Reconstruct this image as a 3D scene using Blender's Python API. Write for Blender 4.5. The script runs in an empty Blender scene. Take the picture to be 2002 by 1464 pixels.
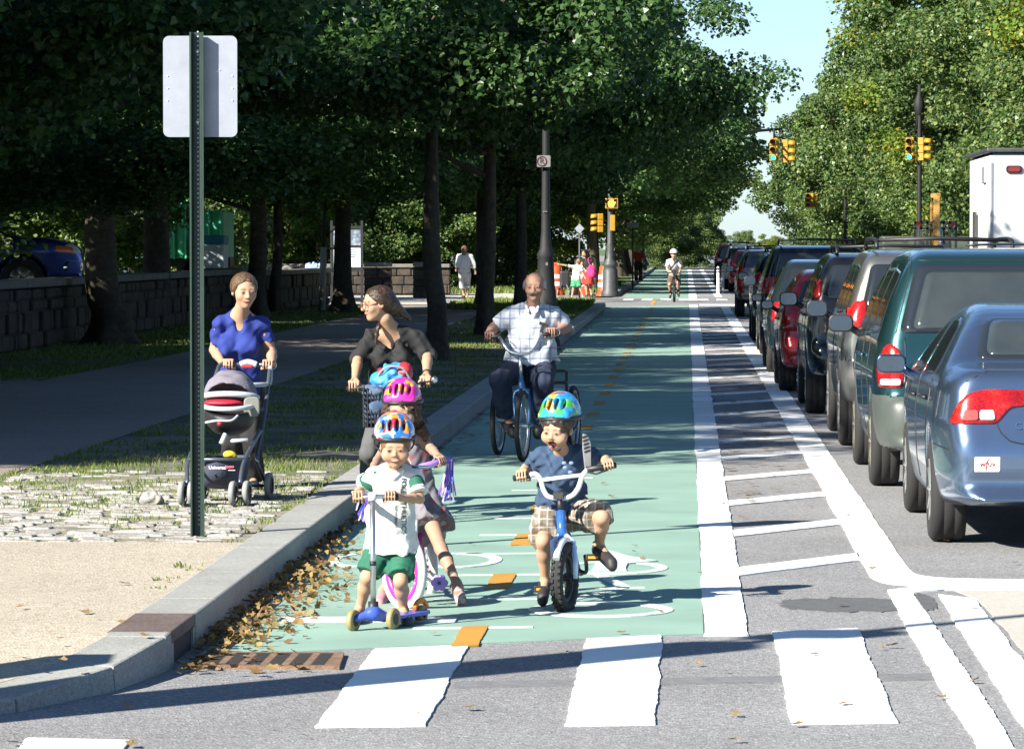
import bpy, bmesh, math, random
import numpy as np
from mathutils import Vector, Matrix
from mathutils.bvhtree import BVHTree

scene = bpy.context.scene
COL = scene.collection
R = math.radians
# ------------------------------------------------------------------ camera, world, sun
FPX, HZ, CAMZ = 7900.0, 480.0, 1.80          # focal length in photo pixels, horizon row, camera height
PITCH = math.atan((732 - HZ) / FPX)
YAW = math.atan((1342 - 1001) / FPX)         # the bike lane runs along +Y
cd = bpy.data.cameras.new('camera'); cam = bpy.data.objects.new('camera', cd); COL.objects.link(cam)
cam.location = (0, 0, CAMZ); cam.rotation_euler = (math.pi / 2 - PITCH, 0, YAW)
cd.lens = 36 * FPX / 2002; cd.sensor_width = 36; cd.clip_start = 0.5; cd.clip_end = 3000
scene.camera = cam
SUN_EL, SUN_AZ = R(31), R(225)               # sun behind the camera's left shoulder
w = bpy.data.worlds.new('World'); scene.world = w; w.use_nodes = True
nt = w.node_tree; nt.nodes.clear()
so = nt.nodes.new('ShaderNodeOutputWorld'); sb = nt.nodes.new('ShaderNodeBackground')
sk = nt.nodes.new('ShaderNodeTexSky'); sk.sky_type = 'NISHITA'; sk.sun_disc = False
sk.sun_elevation = SUN_EL; sk.sun_rotation = SUN_AZ; sk.air_density = 1.0; sk.dust_density = 0.25; sk.ozone_density = 1.0
sb.inputs[1].default_value = 0.05
tc_ = nt.nodes.new('ShaderNodeTexCoord'); sx_ = nt.nodes.new('ShaderNodeSeparateXYZ'); nt.links.new(tc_.outputs['Generated'], sx_.inputs[0])
tr_ = nt.nodes.new('ShaderNodeValToRGB'); tr_.color_ramp.elements[0].color = (.72, .94, 1.42, 1); tr_.color_ramp.elements[1].position = .45; tr_.color_ramp.elements[1].color = (.74, .90, 1.04, 1)   # clear blue, less yellow haze low down
nt.links.new(sx_.outputs[2], tr_.inputs[0])
tn = nt.nodes.new('ShaderNodeMix'); tn.data_type = 'RGBA'; tn.blend_type = 'MULTIPLY'; tn.inputs[0].default_value = 1
nt.links.new(sk.outputs[0], tn.inputs[6]); nt.links.new(tr_.outputs[0], tn.inputs[7]); nt.links.new(tn.outputs[2], sb.inputs[0])
nt.links.new(sb.outputs[0], so.inputs[0])
ld = bpy.data.lights.new('sun', 'SUN'); ld.energy = 5.0; ld.angle = R(0.5); ld.color = (1.0, 0.95, 0.86)
sun = bpy.data.objects.new('sun', ld); COL.objects.link(sun)
sdir = Vector((math.sin(SUN_AZ) * math.cos(SUN_EL), math.cos(SUN_AZ) * math.cos(SUN_EL), math.sin(SUN_EL)))
sun.rotation_euler = (-sdir).to_track_quat('-Z', 'Y').to_euler(); sun.location = sdir * 60
vs = scene.view_settings; vs.view_transform = 'Standard'; vs.look = 'None'; vs.exposure = 1.45; vs.gamma = 1.0
scene.cycles.max_bounces = 6; scene.cycles.diffuse_bounces = 2; scene.cycles.glossy_bounces = 3
scene.cycles.transparent_max_bounces = 8; scene.cycles.caustics_reflective = False; scene.cycles.caustics_refractive = False
scene.cycles.use_denoising = True

# ------------------------------------------------------------------ layout helpers
CR = cam.rotation_euler.to_matrix()
def ray(px, py):
    return CR @ Vector(((px - 1001) / FPX, -(py - 732) / FPX, -1))
def B(px, py, v):
    """point seen at a photo pixel, at distance v along the lane"""
    d = ray(px, py); t = v / d.y
    return np.array((d.x * t, v, CAMZ + d.z * t))
def G(px, py, z=0.0):
    d = ray(px, py); t = (z - CAMZ) / d.z
    return np.array((d.x * t, d.y * t, z))
KERB = 0.15
rng = np.random.default_rng(7)

# ------------------------------------------------------------------ things and parts
def tag(o, label=None, cat=None, group=None, kind=None):
    if label: o['label'] = label
    if cat: o['category'] = cat
    if group: o['group'] = group
    if kind: o['kind'] = kind
    return o
def thing(name, label, cat, loc=(0, 0, 0), group=None, rz=0.0):
    o = bpy.data.objects.new(name, None); COL.objects.link(o)
    o.location = Vector([float(x) for x in loc]); o.rotation_euler = (0, 0, rz); o.empty_display_size = .2
    return tag(o, label, cat, group)
def copy_tree(o, parent=None):
    c = o.copy(); COL.objects.link(c)
    if parent is not None:
        c.parent = parent
    for ch in list(o.children):
        copy_tree(ch, c)
    return c
def root_loc(p):
    while p is not None and p.parent is not None:
        p = p.parent
    return np.array(p.location) if p is not None else np.zeros(3)
def link_mesh(name, V, F, mats, parent=None, smooth=True, local=False, fmat=None, cols=None, bevel=0, origin=None):
    """V (n,3) array; F list or array of faces"""
    V = np.asarray(V, float)
    if parent is not None and not local:
        V = V - root_loc(parent)
    me = bpy.data.meshes.new(name)
    if isinstance(F, np.ndarray):
        k = F.shape[1]; n = len(F)
        me.vertices.add(len(V)); me.vertices.foreach_set('co', V.astype(np.float32).ravel())
        me.loops.add(n * k); me.loops.foreach_set('vertex_index', F.astype(np.int32).ravel())
        me.polygons.add(n); me.polygons.foreach_set('loop_start', np.arange(0, n * k, k, dtype=np.int32))
        try: me.polygons.foreach_set('loop_total', np.full(n, k, dtype=np.int32))
        except Exception: pass
        me.update(calc_edges=True)
    else:
        me.from_pydata([tuple(v) for v in V], [], F); me.update()
    np_ = len(me.polygons)
    if isinstance(smooth, (list, np.ndarray)):
        me.polygons.foreach_set('use_smooth', np.asarray(smooth, bool))
    else:
        me.polygons.foreach_set('use_smooth', np.full(np_, bool(smooth)))
    for m in (mats if isinstance(mats, (list, tuple)) else [mats]):
        me.materials.append(m)
    if fmat is not None:
        me.polygons.foreach_set('material_index', np.asarray(fmat, np.int32))
    if cols is not None:
        a = me.color_attributes.new('Col', 'FLOAT_COLOR', 'POINT')
        c4 = np.ones((len(V), 4), np.float32); c4[:, :3] = cols
        a.data.foreach_set('color', c4.ravel())
    me.validate()
    o = bpy.data.objects.new(name, me); COL.objects.link(o)
    if parent is not None: o.parent = parent
    if origin is not None: o.location = origin
    if bevel:
        b = o.modifiers.new('bevel', 'BEVEL'); b.width = bevel; b.segments = 2; b.limit_method = 'ANGLE'; b.angle_limit = R(40)
        b.harden_normals = False
    return o

def frame_from(d):
    d = np.asarray(d, float); d = d / (np.linalg.norm(d) + 1e-12)
    a = np.array((0, 0, 1.)) if abs(d[2]) < .9 else np.array((1., 0, 0))
    u = np.cross(a, d); u /= np.linalg.norm(u); v = np.cross(d, u)
    return u, v, d
def smooth_path(pts, n=6, closed=False):
    P = np.asarray(pts, float); out = []
    m = len(P)
    for i in range(m if closed else m - 1):
        if closed: p0, p1, p2, p3 = P[(i - 1) % m], P[i], P[(i + 1) % m], P[(i + 2) % m]
        else: p0, p1, p2, p3 = P[max(i - 1, 0)], P[i], P[i + 1], P[min(i + 2, m - 1)]
        for t in np.arange(n) / n:
            out.append(.5 * (2 * p1 + (p2 - p0) * t + (2 * p0 - 5 * p1 + 4 * p2 - p3) * t * t + (3 * p1 - p0 - 3 * p2 + p3) * t ** 3))
    if not closed: out.append(P[-1])
    return np.array(out)

class MB:
    def __init__(s): s.v = []; s.f = []; s.s = []; s.m = []; s.n = 0
    def add(s, V, F, smooth=True, m=0):
        V = [tuple(map(float, v)) for v in V]
        s.v += V; s.f += [tuple(int(i) + s.n for i in f) for f in F]; s.s += [smooth] * len(F); s.m += [m] * len(F); s.n += len(V)
        return s
    def box(s, c, d, rot=None, m=0, taper=1.0):
        c = np.asarray(c, float); h = np.asarray(d, float) / 2
        V = np.array([(x, y, z) for z in (-1, 1) for y in (-1, 1) for x in (-1, 1)], float)
        V[V[:, 2] > 0, :2] *= taper
        V = V * h
        if rot is not None: V = V @ np.array(rot).T
        return s.add(V + c, [(0, 2, 3, 1), (4, 5, 7, 6), (0, 1, 5, 4), (2, 6, 7, 3), (0, 4, 6, 2), (1, 3, 7, 5)], False, m)
    def tube(s, pts, r, seg=10, closed=False, caps=True, m=0, flat=None):
        P = np.asarray(pts, float); n = len(P)
        r = np.full(n, r, float) if np.isscalar(r) else np.asarray(r, float)
        T = np.roll(P, -1, 0) - np.roll(P, 1, 0)
        if not closed: T[0] = P[1] - P[0]; T[-1] = P[-1] - P[-2]
        T /= (np.linalg.norm(T, axis=1)[:, None] + 1e-12)
        u, _, _ = frame_from(T[0]); V = []
        a = np.arange(seg) * 2 * math.pi / seg
        for i in range(n):
            u = u - T[i] * np.dot(u, T[i]); u /= np.linalg.norm(u) + 1e-12; w_ = np.cross(T[i], u)
            ring = P[i] + r[i] * (np.cos(a)[:, None] * u + np.sin(a)[:, None] * w_)
            V.append(ring)
        V = np.concatenate(V); F = []
        for i in range(n if closed else n - 1):
            j = (i + 1) % n
            for k in range(seg):
                l = (k + 1) % seg
                F.append((i * seg + k, i * seg + l, j * seg + l, j * seg + k))
        s.add(V, F, True, m)
        if caps and not closed:
            b = s.n - len(V)
            s.f += [tuple(b + k for k in range(seg))[::-1], tuple(b + (n - 1) * seg + k for k in range(seg))]; s.s += [False, False]; s.m += [m, m]
        return s
    def bar(s, a, b, r, seg=10, r2=None, m=0):
        return s.tube([a, b], [r, r if r2 is None else r2], seg, m=m)
    def lathe(s, prof, c=(0, 0, 0), axis=(0, 0, 1), seg=20, m=0, smooth=True):
        """prof: (radius, height) pairs"""
        u, v, d = frame_from(axis); c = np.asarray(c, float); n = len(prof)
        a = np.arange(seg) * 2 * math.pi / seg
        V = np.concatenate([c + d * h + max(r, 1e-4) * (np.cos(a)[:, None] * u + np.sin(a)[:, None] * v) for r, h in prof])
        F = [(i * seg + k, i * seg + (k + 1) % seg, (i + 1) * seg + (k + 1) % seg, (i + 1) * seg + k) for i in range(n - 1) for k in range(seg)]
        return s.add(V, F, smooth, m)
    def torus(s, c, axis, Rr, r, seg=36, rs=10, m=0, sq=1.0):
        u, v, d = frame_from(axis); c = np.asarray(c, float); V = []; F = []
        for i in range(seg):
            A = 2 * math.pi * i / seg; e = math.cos(A) * u + math.sin(A) * v
            for k in range(rs):
                b = 2 * math.pi * k / rs
                V.append(c + e * (Rr + r * math.cos(b)) + d * r * sq * math.sin(b))
        for i in range(seg):
            for k in range(rs):
                j = (i + 1) % seg; l = (k + 1) % rs
                F.append((i * rs + k, j * rs + k, j * rs + l, i * rs + l))
        return s.add(V, F, True, m)
    def prism(s, outline, c, u, v, depth, m=0, smooth=False):
        """flat outline in the (u,v) plane through c, given a thickness along u x v"""
        u = np.asarray(u, float); v = np.asarray(v, float); w_ = np.cross(u, v); w_ /= np.linalg.norm(w_)
        c = np.asarray(c, float); n = len(outline)
        A = [c + u * x + v * y - w_ * depth / 2 for x, y in outline]; Bv = [p + w_ * depth for p in A]
        return s.add(A + Bv, [tuple(range(n))[::-1], tuple(range(n, 2 * n))] + [(i, (i + 1) % n, n + (i + 1) % n, n + i) for i in range(n)], smooth, m)
    def sphere(s, c, r, seg=14, rings=9, m=0, rot=None):
        r = np.array([r, r, r], float) if np.isscalar(r) else np.asarray(r, float)
        V = [(0, 0, -1)]; F = []
        for i in range(1, rings):
            t = -math.pi / 2 + math.pi * i / rings
            V += [(math.cos(t) * math.cos(2 * math.pi * k / seg), math.cos(t) * math.sin(2 * math.pi * k / seg), math.sin(t)) for k in range(seg)]
        V.append((0, 0, 1)); N = len(V) - 1
        for k in range(seg):
            F.append((0, 1 + (k + 1) % seg, 1 + k)); F.append((N, N - seg + k, N - seg + (k + 1) % seg))
        for i in range(rings - 2):
            for k in range(seg):
                a = 1 + i * seg + k; b = 1 + i * seg + (k + 1) % seg
                F.append((a, b, b + seg, a + seg))
        V = np.array(V) * r
        if rot is not None: V = V @ np.array(rot).T
        return s.add(V + np.asarray(c, float), F, True, m)
    def build(s, name, mats, parent=None, local=False, bevel=0, cols=None):
        return link_mesh(name, np.array(s.v), s.f, mats, parent, s.s, local, s.m, cols, bevel)
def rrect(w_, h, r, n=4, cx=0, cy=0):
    o = []
    for sx, sy, a0 in ((1, 1, 0), (-1, 1, 90), (-1, -1, 180), (1, -1, 270)):
        for i in range(n + 1):
            a = R(a0 + 90 * i / n); o.append((cx + sx * (w_ / 2 - r) + r * math.cos(a), cy + sy * (h / 2 - r) + r * math.sin(a)))
    return o
def rot_to(d, up=(0, 0, 1)):
    """columns: right, forward (d), up"""
    f = np.asarray(d, float); f = f / np.linalg.norm(f); r = np.cross(f, up); r /= np.linalg.norm(r); u = np.cross(r, f)
    return np.stack([r, f, u], 1)
def unit(a): a = np.asarray(a, float); return a / (np.linalg.norm(a) + 1e-12)
def text_mesh(txt, size, bold=False, space=1.0):
    c = bpy.data.curves.new('t', 'FONT'); c.body = txt; c.size = size; c.align_x = 'CENTER'; c.align_y = 'CENTER'; c.space_character = space
    if bold: c.offset = size * .018
    c.resolution_u = 3
    o = bpy.data.objects.new('t', c); COL.objects.link(o)
    dg = bpy.context.evaluated_depsgraph_get(); me = bpy.data.meshes.new_from_object(o.evaluated_get(dg))
    V = np.array([v.co[:] for v in me.vertices]); F = [tuple(p.vertices) for p in me.polygons]
    bpy.data.objects.remove(o); bpy.data.curves.remove(c); bpy.data.meshes.remove(me)
    return V, F

# ------------------------------------------------------------------ signed-distance modelling
class Pr:
    def __init__(s, f, lo, hi, k=.0, op='u', col=None): s.f, s.lo, s.hi, s.k, s.op, s.col = f, np.array(lo, float), np.array(hi, float), k, op, col
def Cone(a, b, ra, rb=None, k=.02, op='u', col=None, flat=None, cut=None, cuta=False):
    """round cone; flat=(normal, ratio) squeezes it along normal; cut: True = flat end at b; cuta = flat end at a"""
    a = np.asarray(a, float); b = np.asarray(b, float); rb = ra if rb is None else rb
    ab = b - a; L = np.linalg.norm(ab); dr = ab / (L + 1e-12)
    def f(P):
        pa = [P[i] - a[i] for i in range(3)]; bb = ab
        if flat is not None:
            n = unit(flat[0]); q = 1 / flat[1] - 1
            dn = sum(pa[i] * n[i] for i in range(3)); pa2 = [pa[i] + n[i] * dn * q for i in range(3)]; bb = ab + n * np.dot(ab, n) * q
        else: pa2 = pa
        t = np.clip(sum(pa2[i] * bb[i] for i in range(3)) / (np.dot(bb, bb) + 1e-12), 0, 1)
        d = np.sqrt(sum((pa2[i] - t * bb[i]) ** 2 for i in range(3))) - (ra + t * (rb - ra))
        if flat is not None: d = d * (.5 + .5 * flat[1])
        if cut: d = np.maximum(d, sum(pa[i] * dr[i] for i in range(3)) - L)
        if cuta: d = np.maximum(d, -sum(pa[i] * dr[i] for i in range(3)))
        return d
    m = max(ra, rb)
    return Pr(f, np.minimum(a, b) - m, np.maximum(a, b) + m, k, op, col)
def Ell(c, r, rot=None, k=.02, op='u', col=None):
    c = np.asarray(c, float); r = np.array([r] * 3, float) if np.isscalar(r) else np.asarray(r, float)
    M = np.eye(3) if rot is None else np.asarray(rot, float)
    def f(P):
        q = [P[i] - c[i] for i in range(3)]
        l = [sum(q[i] * M[i, j] for i in range(3)) for j in range(3)]
        k0 = np.sqrt(sum((l[j] / r[j]) ** 2 for j in range(3))); k1 = np.sqrt(sum((l[j] / r[j] ** 2) ** 2 for j in range(3)))
        return k0 * (k0 - 1) / (k1 + 1e-9)
    ext = np.sqrt(((M * r) ** 2).sum(1))
    return Pr(f, c - ext, c + ext, k, op, col)
def RBox(c, h, rot=None, rad=.01, k=.01, op='u', col=None):
    c = np.asarray(c, float); h = np.asarray(h, float); M = np.eye(3) if rot is None else np.asarray(rot, float)
    def f(P):
        q = [P[i] - c[i] for i in range(3)]
        l = [np.abs(sum(q[i] * M[i, j] for i in range(3))) - (h[j] - rad) for j in range(3)]
        return np.sqrt(sum(np.maximum(x, 0) ** 2 for x in l)) + np.minimum(np.maximum(np.maximum(l[0], l[1]), l[2]), 0) - rad
    ext = (np.abs(M) * h).sum(1)
    return Pr(f, c - ext, c + ext, k, op, col)
def Half(p, n, k=.0):
    """keep only the side the normal points away from"""
    p = np.asarray(p, float); n = unit(n)
    return Pr(lambda P: sum((P[i] - p[i]) * n[i] for i in range(3)), [-1e3] * 3, [1e3] * 3, k, 'i')
def smin(a, b, k):
    if k <= 0: return np.minimum(a, b)
    h = np.maximum(k - np.abs(a - b), 0) / k
    return np.minimum(a, b) - h * h * k * .25
def nets(D, lo, h):
    S = D < 0
    c = np.zeros(tuple(n - 1 for n in S.shape), np.int8)
    for i in (0, 1):
        for j in (0, 1):
            for k in (0, 1):
                c += S[i:S.shape[0] - 1 + i, j:S.shape[1] - 1 + j, k:S.shape[2] - 1 + k]
    act = (c > 0) & (c < 8); idx = np.argwhere(act); vid = np.full(act.shape, -1, np.int64); vid[act] = np.arange(len(idx))
    pos = np.zeros((len(idx), 3)); cnt = np.zeros(len(idx))
    C = [np.array(q) for q in ((0, 0, 0), (1, 0, 0), (0, 1, 0), (1, 1, 0), (0, 0, 1), (1, 0, 1), (0, 1, 1), (1, 1, 1))]
    for i in range(8):
        for j in range(i + 1, 8):
            if np.abs(C[i] - C[j]).sum() != 1: continue
            d0 = D[tuple((idx + C[i]).T)]; d1 = D[tuple((idx + C[j]).T)]; x = (d0 < 0) != (d1 < 0)
            t = d0[x] / (d0[x] - d1[x]); pos[x] += C[i] + (C[j] - C[i]) * t[:, None]; cnt[x] += 1
    V = np.asarray(lo) + h * (idx + pos / cnt[:, None]); Fs = []
    for a in range(3):
        u, v = (a + 1) % 3, (a + 2) % 3
        s0 = [slice(None)] * 3; s1 = [slice(None)] * 3; s0[a] = slice(0, -1); s1[a] = slice(1, None)
        A = S[tuple(s0)]; Bq = S[tuple(s1)]; e = np.argwhere(A != Bq)
        n = np.array(S.shape); ok = (e[:, u] >= 1) & (e[:, v] >= 1) & (e[:, u] <= n[u] - 2) & (e[:, v] <= n[v] - 2); e = e[ok]
        ins = A[tuple(e.T)]; eu = np.zeros(3, int); eu[u] = 1; ev = np.zeros(3, int); ev[v] = 1
        q = np.stack([vid[tuple((e - eu - ev).T)], vid[tuple((e - ev).T)], vid[tuple(e.T)], vid[tuple((e - eu).T)]], 1)
        q[~ins] = q[~ins][:, ::-1]; Fs.append(q)
    F = np.concatenate(Fs); F = F[(F >= 0).all(1)]
    return V, F
def sdf_mesh(prims, h, noise=None, relax=1):
    us = [p for p in prims if p.op == 'u']
    lo = np.min([p.lo for p in us], 0) - 4 * h - .01; hi = np.max([p.hi for p in us], 0) + 4 * h + .01
    n = np.ceil((hi - lo) / h).astype(int) + 1; D = np.full(n, .5, np.float32); ax = [lo[i] + h * np.arange(n[i]) for i in range(3)]
    for p in prims:
        if p.op == 'p': continue
        pad = p.k + 5 * h
        i0 = np.clip(np.floor((p.lo - pad - lo) / h).astype(int), 0, n - 1); i1 = np.clip(np.ceil((p.hi + pad - lo) / h).astype(int) + 1, 1, n)
        if (i1 <= i0).any(): continue
        sl = tuple(slice(i0[i], i1[i]) for i in range(3))
        P = (ax[0][sl[0]][:, None, None], ax[1][sl[1]][None, :, None], ax[2][sl[2]][None, None, :])
        d = p.f(P)
        if p.op == 'u': D[sl] = smin(D[sl], d, p.k)
        elif p.op == 's': D[sl] = -smin(-D[sl], d, p.k)
        elif p.op == 'i': D[sl] = -smin(-D[sl], -d, p.k)
    if noise is not None:
        X, Y, Z = ax[0][:, None, None], ax[1][None, :, None], ax[2][None, None, :]
        D = D + noise(X, Y, Z).astype(np.float32)
    V, F = nets(D, lo, h)
    for _ in range(relax):
        E = np.concatenate([F[:, [0, 1]], F[:, [1, 2]], F[:, [2, 3]], F[:, [3, 0]]])
        acc = np.zeros_like(V); ct = np.zeros(len(V))
        for k in range(3):
            acc[:, k] = np.bincount(E[:, 0], V[E[:, 1], k], len(V)) + np.bincount(E[:, 1], V[E[:, 0], k], len(V))
        ct = np.bincount(E[:, 0], minlength=len(V)) + np.bincount(E[:, 1], minlength=len(V))
        V = V + .5 * (acc / ct[:, None] - V)
    cols = None
    if any(p.col is not None for p in prims):
        best = np.full(len(V), 1e3); cols = np.zeros((len(V), 3)); P = (V[:, 0], V[:, 1], V[:, 2])
        for p in prims:
            if p.col is None: continue
            if p.op == 'u':
                d = p.f(P); m = d < best; best[m] = d[m]; cols[m] = p.col
        for p in prims:
            if p.op == 'p':
                d = p.f(P); a = np.clip(.5 - d / h, 0, 1)[:, None]; cols = cols * (1 - a) + np.array(p.col) * a
    return V, F, cols
def folds(amp, wl=.09, seed=0, up=.5):
    g = np.random.default_rng(seed); ws = []
    for _ in range(6):
        k = g.normal(size=3); k[2] *= up; k /= np.linalg.norm(k); ws.append((k * 2 * math.pi / (wl * g.uniform(.7, 1.6)), g.uniform(0, 6.28)))
    return lambda X, Y, Z: amp / 2 * sum(np.sin(k[0] * X + k[1] * Y + k[2] * Z + p + 1.3 * np.sin(k[1] * Z * .6 + k[2] * X)) for k, p in ws) / 1.7
def blob(name, prims, h, mat, parent, noise=None, relax=1):
    V, F, c = sdf_mesh(prims, h, noise, relax)
    o = link_mesh(name, V, F, mat, parent, True, False, None, c)
    return o

# ------------------------------------------------------------------ materials
def N(t, kind, **kw):
    n = t.nodes.new(kind)
    for k, v in kw.items():
        if k.startswith('i_'): n.inputs[k[2:].replace('_', ' ')].default_value = v
        else: setattr(n, k, v)
    return n
def ramp(t, stops, interp='LINEAR'):
    r = t.nodes.new('ShaderNodeValToRGB'); e = r.color_ramp; e.interpolation = interp
    while len(e.elements) < len(stops): e.elements.new(.5)
    for el, (p, c) in zip(e.elements, stops):
        el.position = p; el.color = (*c, 1) if len(c) == 3 else c
    return r
def mat(name, base=(.5, .5, .5), rough=.6, metal=0.0, spec=.5, coat=0.0, var=0.0, vscale=8.0, bump=0.0, bscale=60.0, c2=None, c2t=.5, c2w=.1, c2s=3.0, emis=None, dirt=0.0, sss=0, attr=False, detail=4.0):
    m = bpy.data.materials.new(name); m.use_nodes = True; t = m.node_tree; p = t.nodes['Principled BSDF']
    p.inputs['Base Color'].default_value = (*base, 1); p.inputs['Roughness'].default_value = rough; p.inputs['Metallic'].default_value = metal
    p.inputs['Specular IOR Level'].default_value = spec; p.inputs['Coat Weight'].default_value = coat; p.inputs['Coat Roughness'].default_value = .04
    if sss: p.inputs['Subsurface Weight'].default_value = sss; p.inputs['Subsurface Radius'].default_value = (.02, .008, .004); p.inputs['Subsurface Scale'].default_value = .3
    if emis: p.inputs['Emission Color'].default_value = (*emis[0], 1); p.inputs['Emission Strength'].default_value = emis[1]
    tc = N(t, 'ShaderNodeTexCoord'); out = None
    if attr:
        a = N(t, 'ShaderNodeVertexColor', layer_name='Col'); out = a.outputs[0]
    if var or c2 is not None:
        if c2 is not None:
            n2 = N(t, 'ShaderNodeTexNoise', i_Scale=c2s, i_Detail=6.0, i_Roughness=.65); t.links.new(tc.outputs['Object'], n2.inputs['Vector'])
            rr = ramp(t, [(max(0, c2t - c2w), base), (min(1, c2t + c2w), c2)]); t.links.new(n2.outputs[0], rr.inputs[0]); out = rr.outputs[0]
        if var:
            n1 = N(t, 'ShaderNodeTexNoise', i_Scale=vscale, i_Detail=detail, i_Roughness=.7); t.links.new(tc.outputs['Object'], n1.inputs['Vector'])
            rr = ramp(t, [(.25, (1 - var,) * 3), (.75, (1 + var,) * 3)]); t.links.new(n1.outputs[0], rr.inputs[0])
            mx = N(t, 'ShaderNodeMix', data_type='RGBA', blend_type='MULTIPLY'); mx.inputs[0].default_value = 1
            if out is not None: t.links.new(out, mx.inputs[6])
            else: mx.inputs[6].default_value = (*base, 1)
            t.links.new(rr.outputs[0], mx.inputs[7]); out = mx.outputs[2]
    if out is not None: t.links.new(out, p.inputs['Base Color'])
    if bump:
        nb = N(t, 'ShaderNodeTexNoise', i_Scale=bscale, i_Detail=4.0); t.links.new(tc.outputs['Object'], nb.inputs['Vector'])
        bp = N(t, 'ShaderNodeBump', i_Strength=bump, i_Distance=.02); t.links.new(nb.outputs[0], bp.inputs['Height']); t.links.new(bp.outputs[0], p.inputs['Normal'])
    return m
def pnode(m): return m.node_tree.nodes['Principled BSDF']
def worn_paint(name, col, under, wear=.42, scale=9.0, rough=.7):
    """road paint with chips of asphalt showing through"""
    m = mat(name, col, rough, bump=.25, bscale=180); t = m.node_tree; tc = N(t, 'ShaderNodeTexCoord')
    n1 = N(t, 'ShaderNodeTexNoise', i_Scale=scale, i_Detail=9.0, i_Roughness=.75); t.links.new(tc.outputs['Object'], n1.inputs['Vector'])
    n2 = N(t, 'ShaderNodeTexNoise', i_Scale=140.0, i_Detail=2.0); t.links.new(tc.outputs['Object'], n2.inputs['Vector'])
    ad = N(t, 'ShaderNodeMath', operation='MULTIPLY_ADD'); ad.inputs[1].default_value = .25; t.links.new(n2.outputs[0], ad.inputs[0]); t.links.new(n1.outputs[0], ad.inputs[2])
    r0 = ramp(t, [(wear - .015, under), (wear + .015, col)]); t.links.new(ad.outputs[0], r0.inputs[0])
    n3 = N(t, 'ShaderNodeTexNoise', i_Scale=1.3, i_Detail=5.0); t.links.new(tc.outputs['Object'], n3.inputs['Vector'])
    r1 = ramp(t, [(.3, (.82,) * 3), (.7, (1.06,) * 3)]); t.links.new(n3.outputs[0], r1.inputs[0])
    mx = N(t, 'ShaderNodeMix', data_type='RGBA', blend_type='MULTIPLY'); mx.inputs[0].default_value = 1
    t.links.new(r0.outputs[0], mx.inputs[6]); t.links.new(r1.outputs[0], mx.inputs[7]); t.links.new(mx.outputs[2], pnode(m).inputs['Base Color'])
    return m
def speckle(name, base, dark, light, scale=130.0, rough=.85, bump=.5, patch=.12, pscale=.7):
    m = mat(name, base, rough); t = m.node_tree; tc = N(t, 'ShaderNodeTexCoord'); p = pnode(m)
    vo = N(t, 'ShaderNodeTexVoronoi', i_Scale=scale); t.links.new(tc.outputs['Object'], vo.inputs['Vector'])
    sp = N(t, 'ShaderNodeSeparateColor'); t.links.new(vo.outputs['Color'], sp.inputs[0])
    r0 = ramp(t, [(0, dark), (.45, base), (.8, base), (1, light)]); t.links.new(sp.outputs[0], r0.inputs[0])
    n3 = N(t, 'ShaderNodeTexNoise', i_Scale=pscale, i_Detail=7.0, i_Roughness=.65); t.links.new(tc.outputs['Object'], n3.inputs['Vector'])
    r1 = ramp(t, [(.3, (1 - patch,) * 3), (.7, (1 + patch,) * 3)]); t.links.new(n3.outputs[0], r1.inputs[0])
    mx = N(t, 'ShaderNodeMix', data_type='RGBA', blend_type='MULTIPLY'); mx.inputs[0].default_value = 1
    t.links.new(r0.outputs[0], mx.inputs[6]); t.links.new(r1.outputs[0], mx.inputs[7]); t.links.new(mx.outputs[2], p.inputs['Base Color'])
    bp = N(t, 'ShaderNodeBump', i_Strength=bump, i_Distance=.008); t.links.new(vo.outputs['Distance'], bp.inputs['Height']); t.links.new(bp.outputs[0], p.inputs['Normal'])
    return m
def leaf_mat(name, cols, trans=.3, rough=.45):
    m = bpy.data.materials.new(name); m.use_nodes = True; t = m.node_tree; p = t.nodes['Principled BSDF']; o = t.nodes['Material Output']
    g = N(t, 'ShaderNodeNewGeometry'); oi = N(t, 'ShaderNodeObjectInfo')
    r0 = ramp(t, [(i / (len(cols) - 1), c) for i, c in enumerate(cols)]); t.links.new(g.outputs['Random Per Island'], r0.inputs[0])
    r1 = ramp(t, [(0, (.75, .8, .75)), (1, (1.2, 1.15, 1.1))]); t.links.new(oi.outputs['Random'], r1.inputs[0])
    mx = N(t, 'ShaderNodeMix', data_type='RGBA', blend_type='MULTIPLY'); mx.inputs[0].default_value = 1
    t.links.new(r0.outputs[0], mx.inputs[6]); t.links.new(r1.outputs[0], mx.inputs[7])
    t.links.new(mx.outputs[2], p.inputs['Base Color']); p.inputs['Roughness'].default_value = rough; p.inputs['Specular IOR Level'].default_value = .4
    tr = N(t, 'ShaderNodeBsdfTranslucent'); ms = N(t, 'ShaderNodeMixShader'); ms.inputs[0].default_value = trans
    hs = N(t, 'ShaderNodeHueSaturation', i_Value=1.3, i_Saturation=1.1); t.links.new(mx.outputs[2], hs.inputs['Color']); t.links.new(hs.outputs[0], tr.inputs[0])
    t.links.new(p.outputs[0], ms.inputs[1]); t.links.new(tr.outputs[0], ms.inputs[2]); t.links.new(ms.outputs[0], o.inputs[0])
    return m

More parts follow.
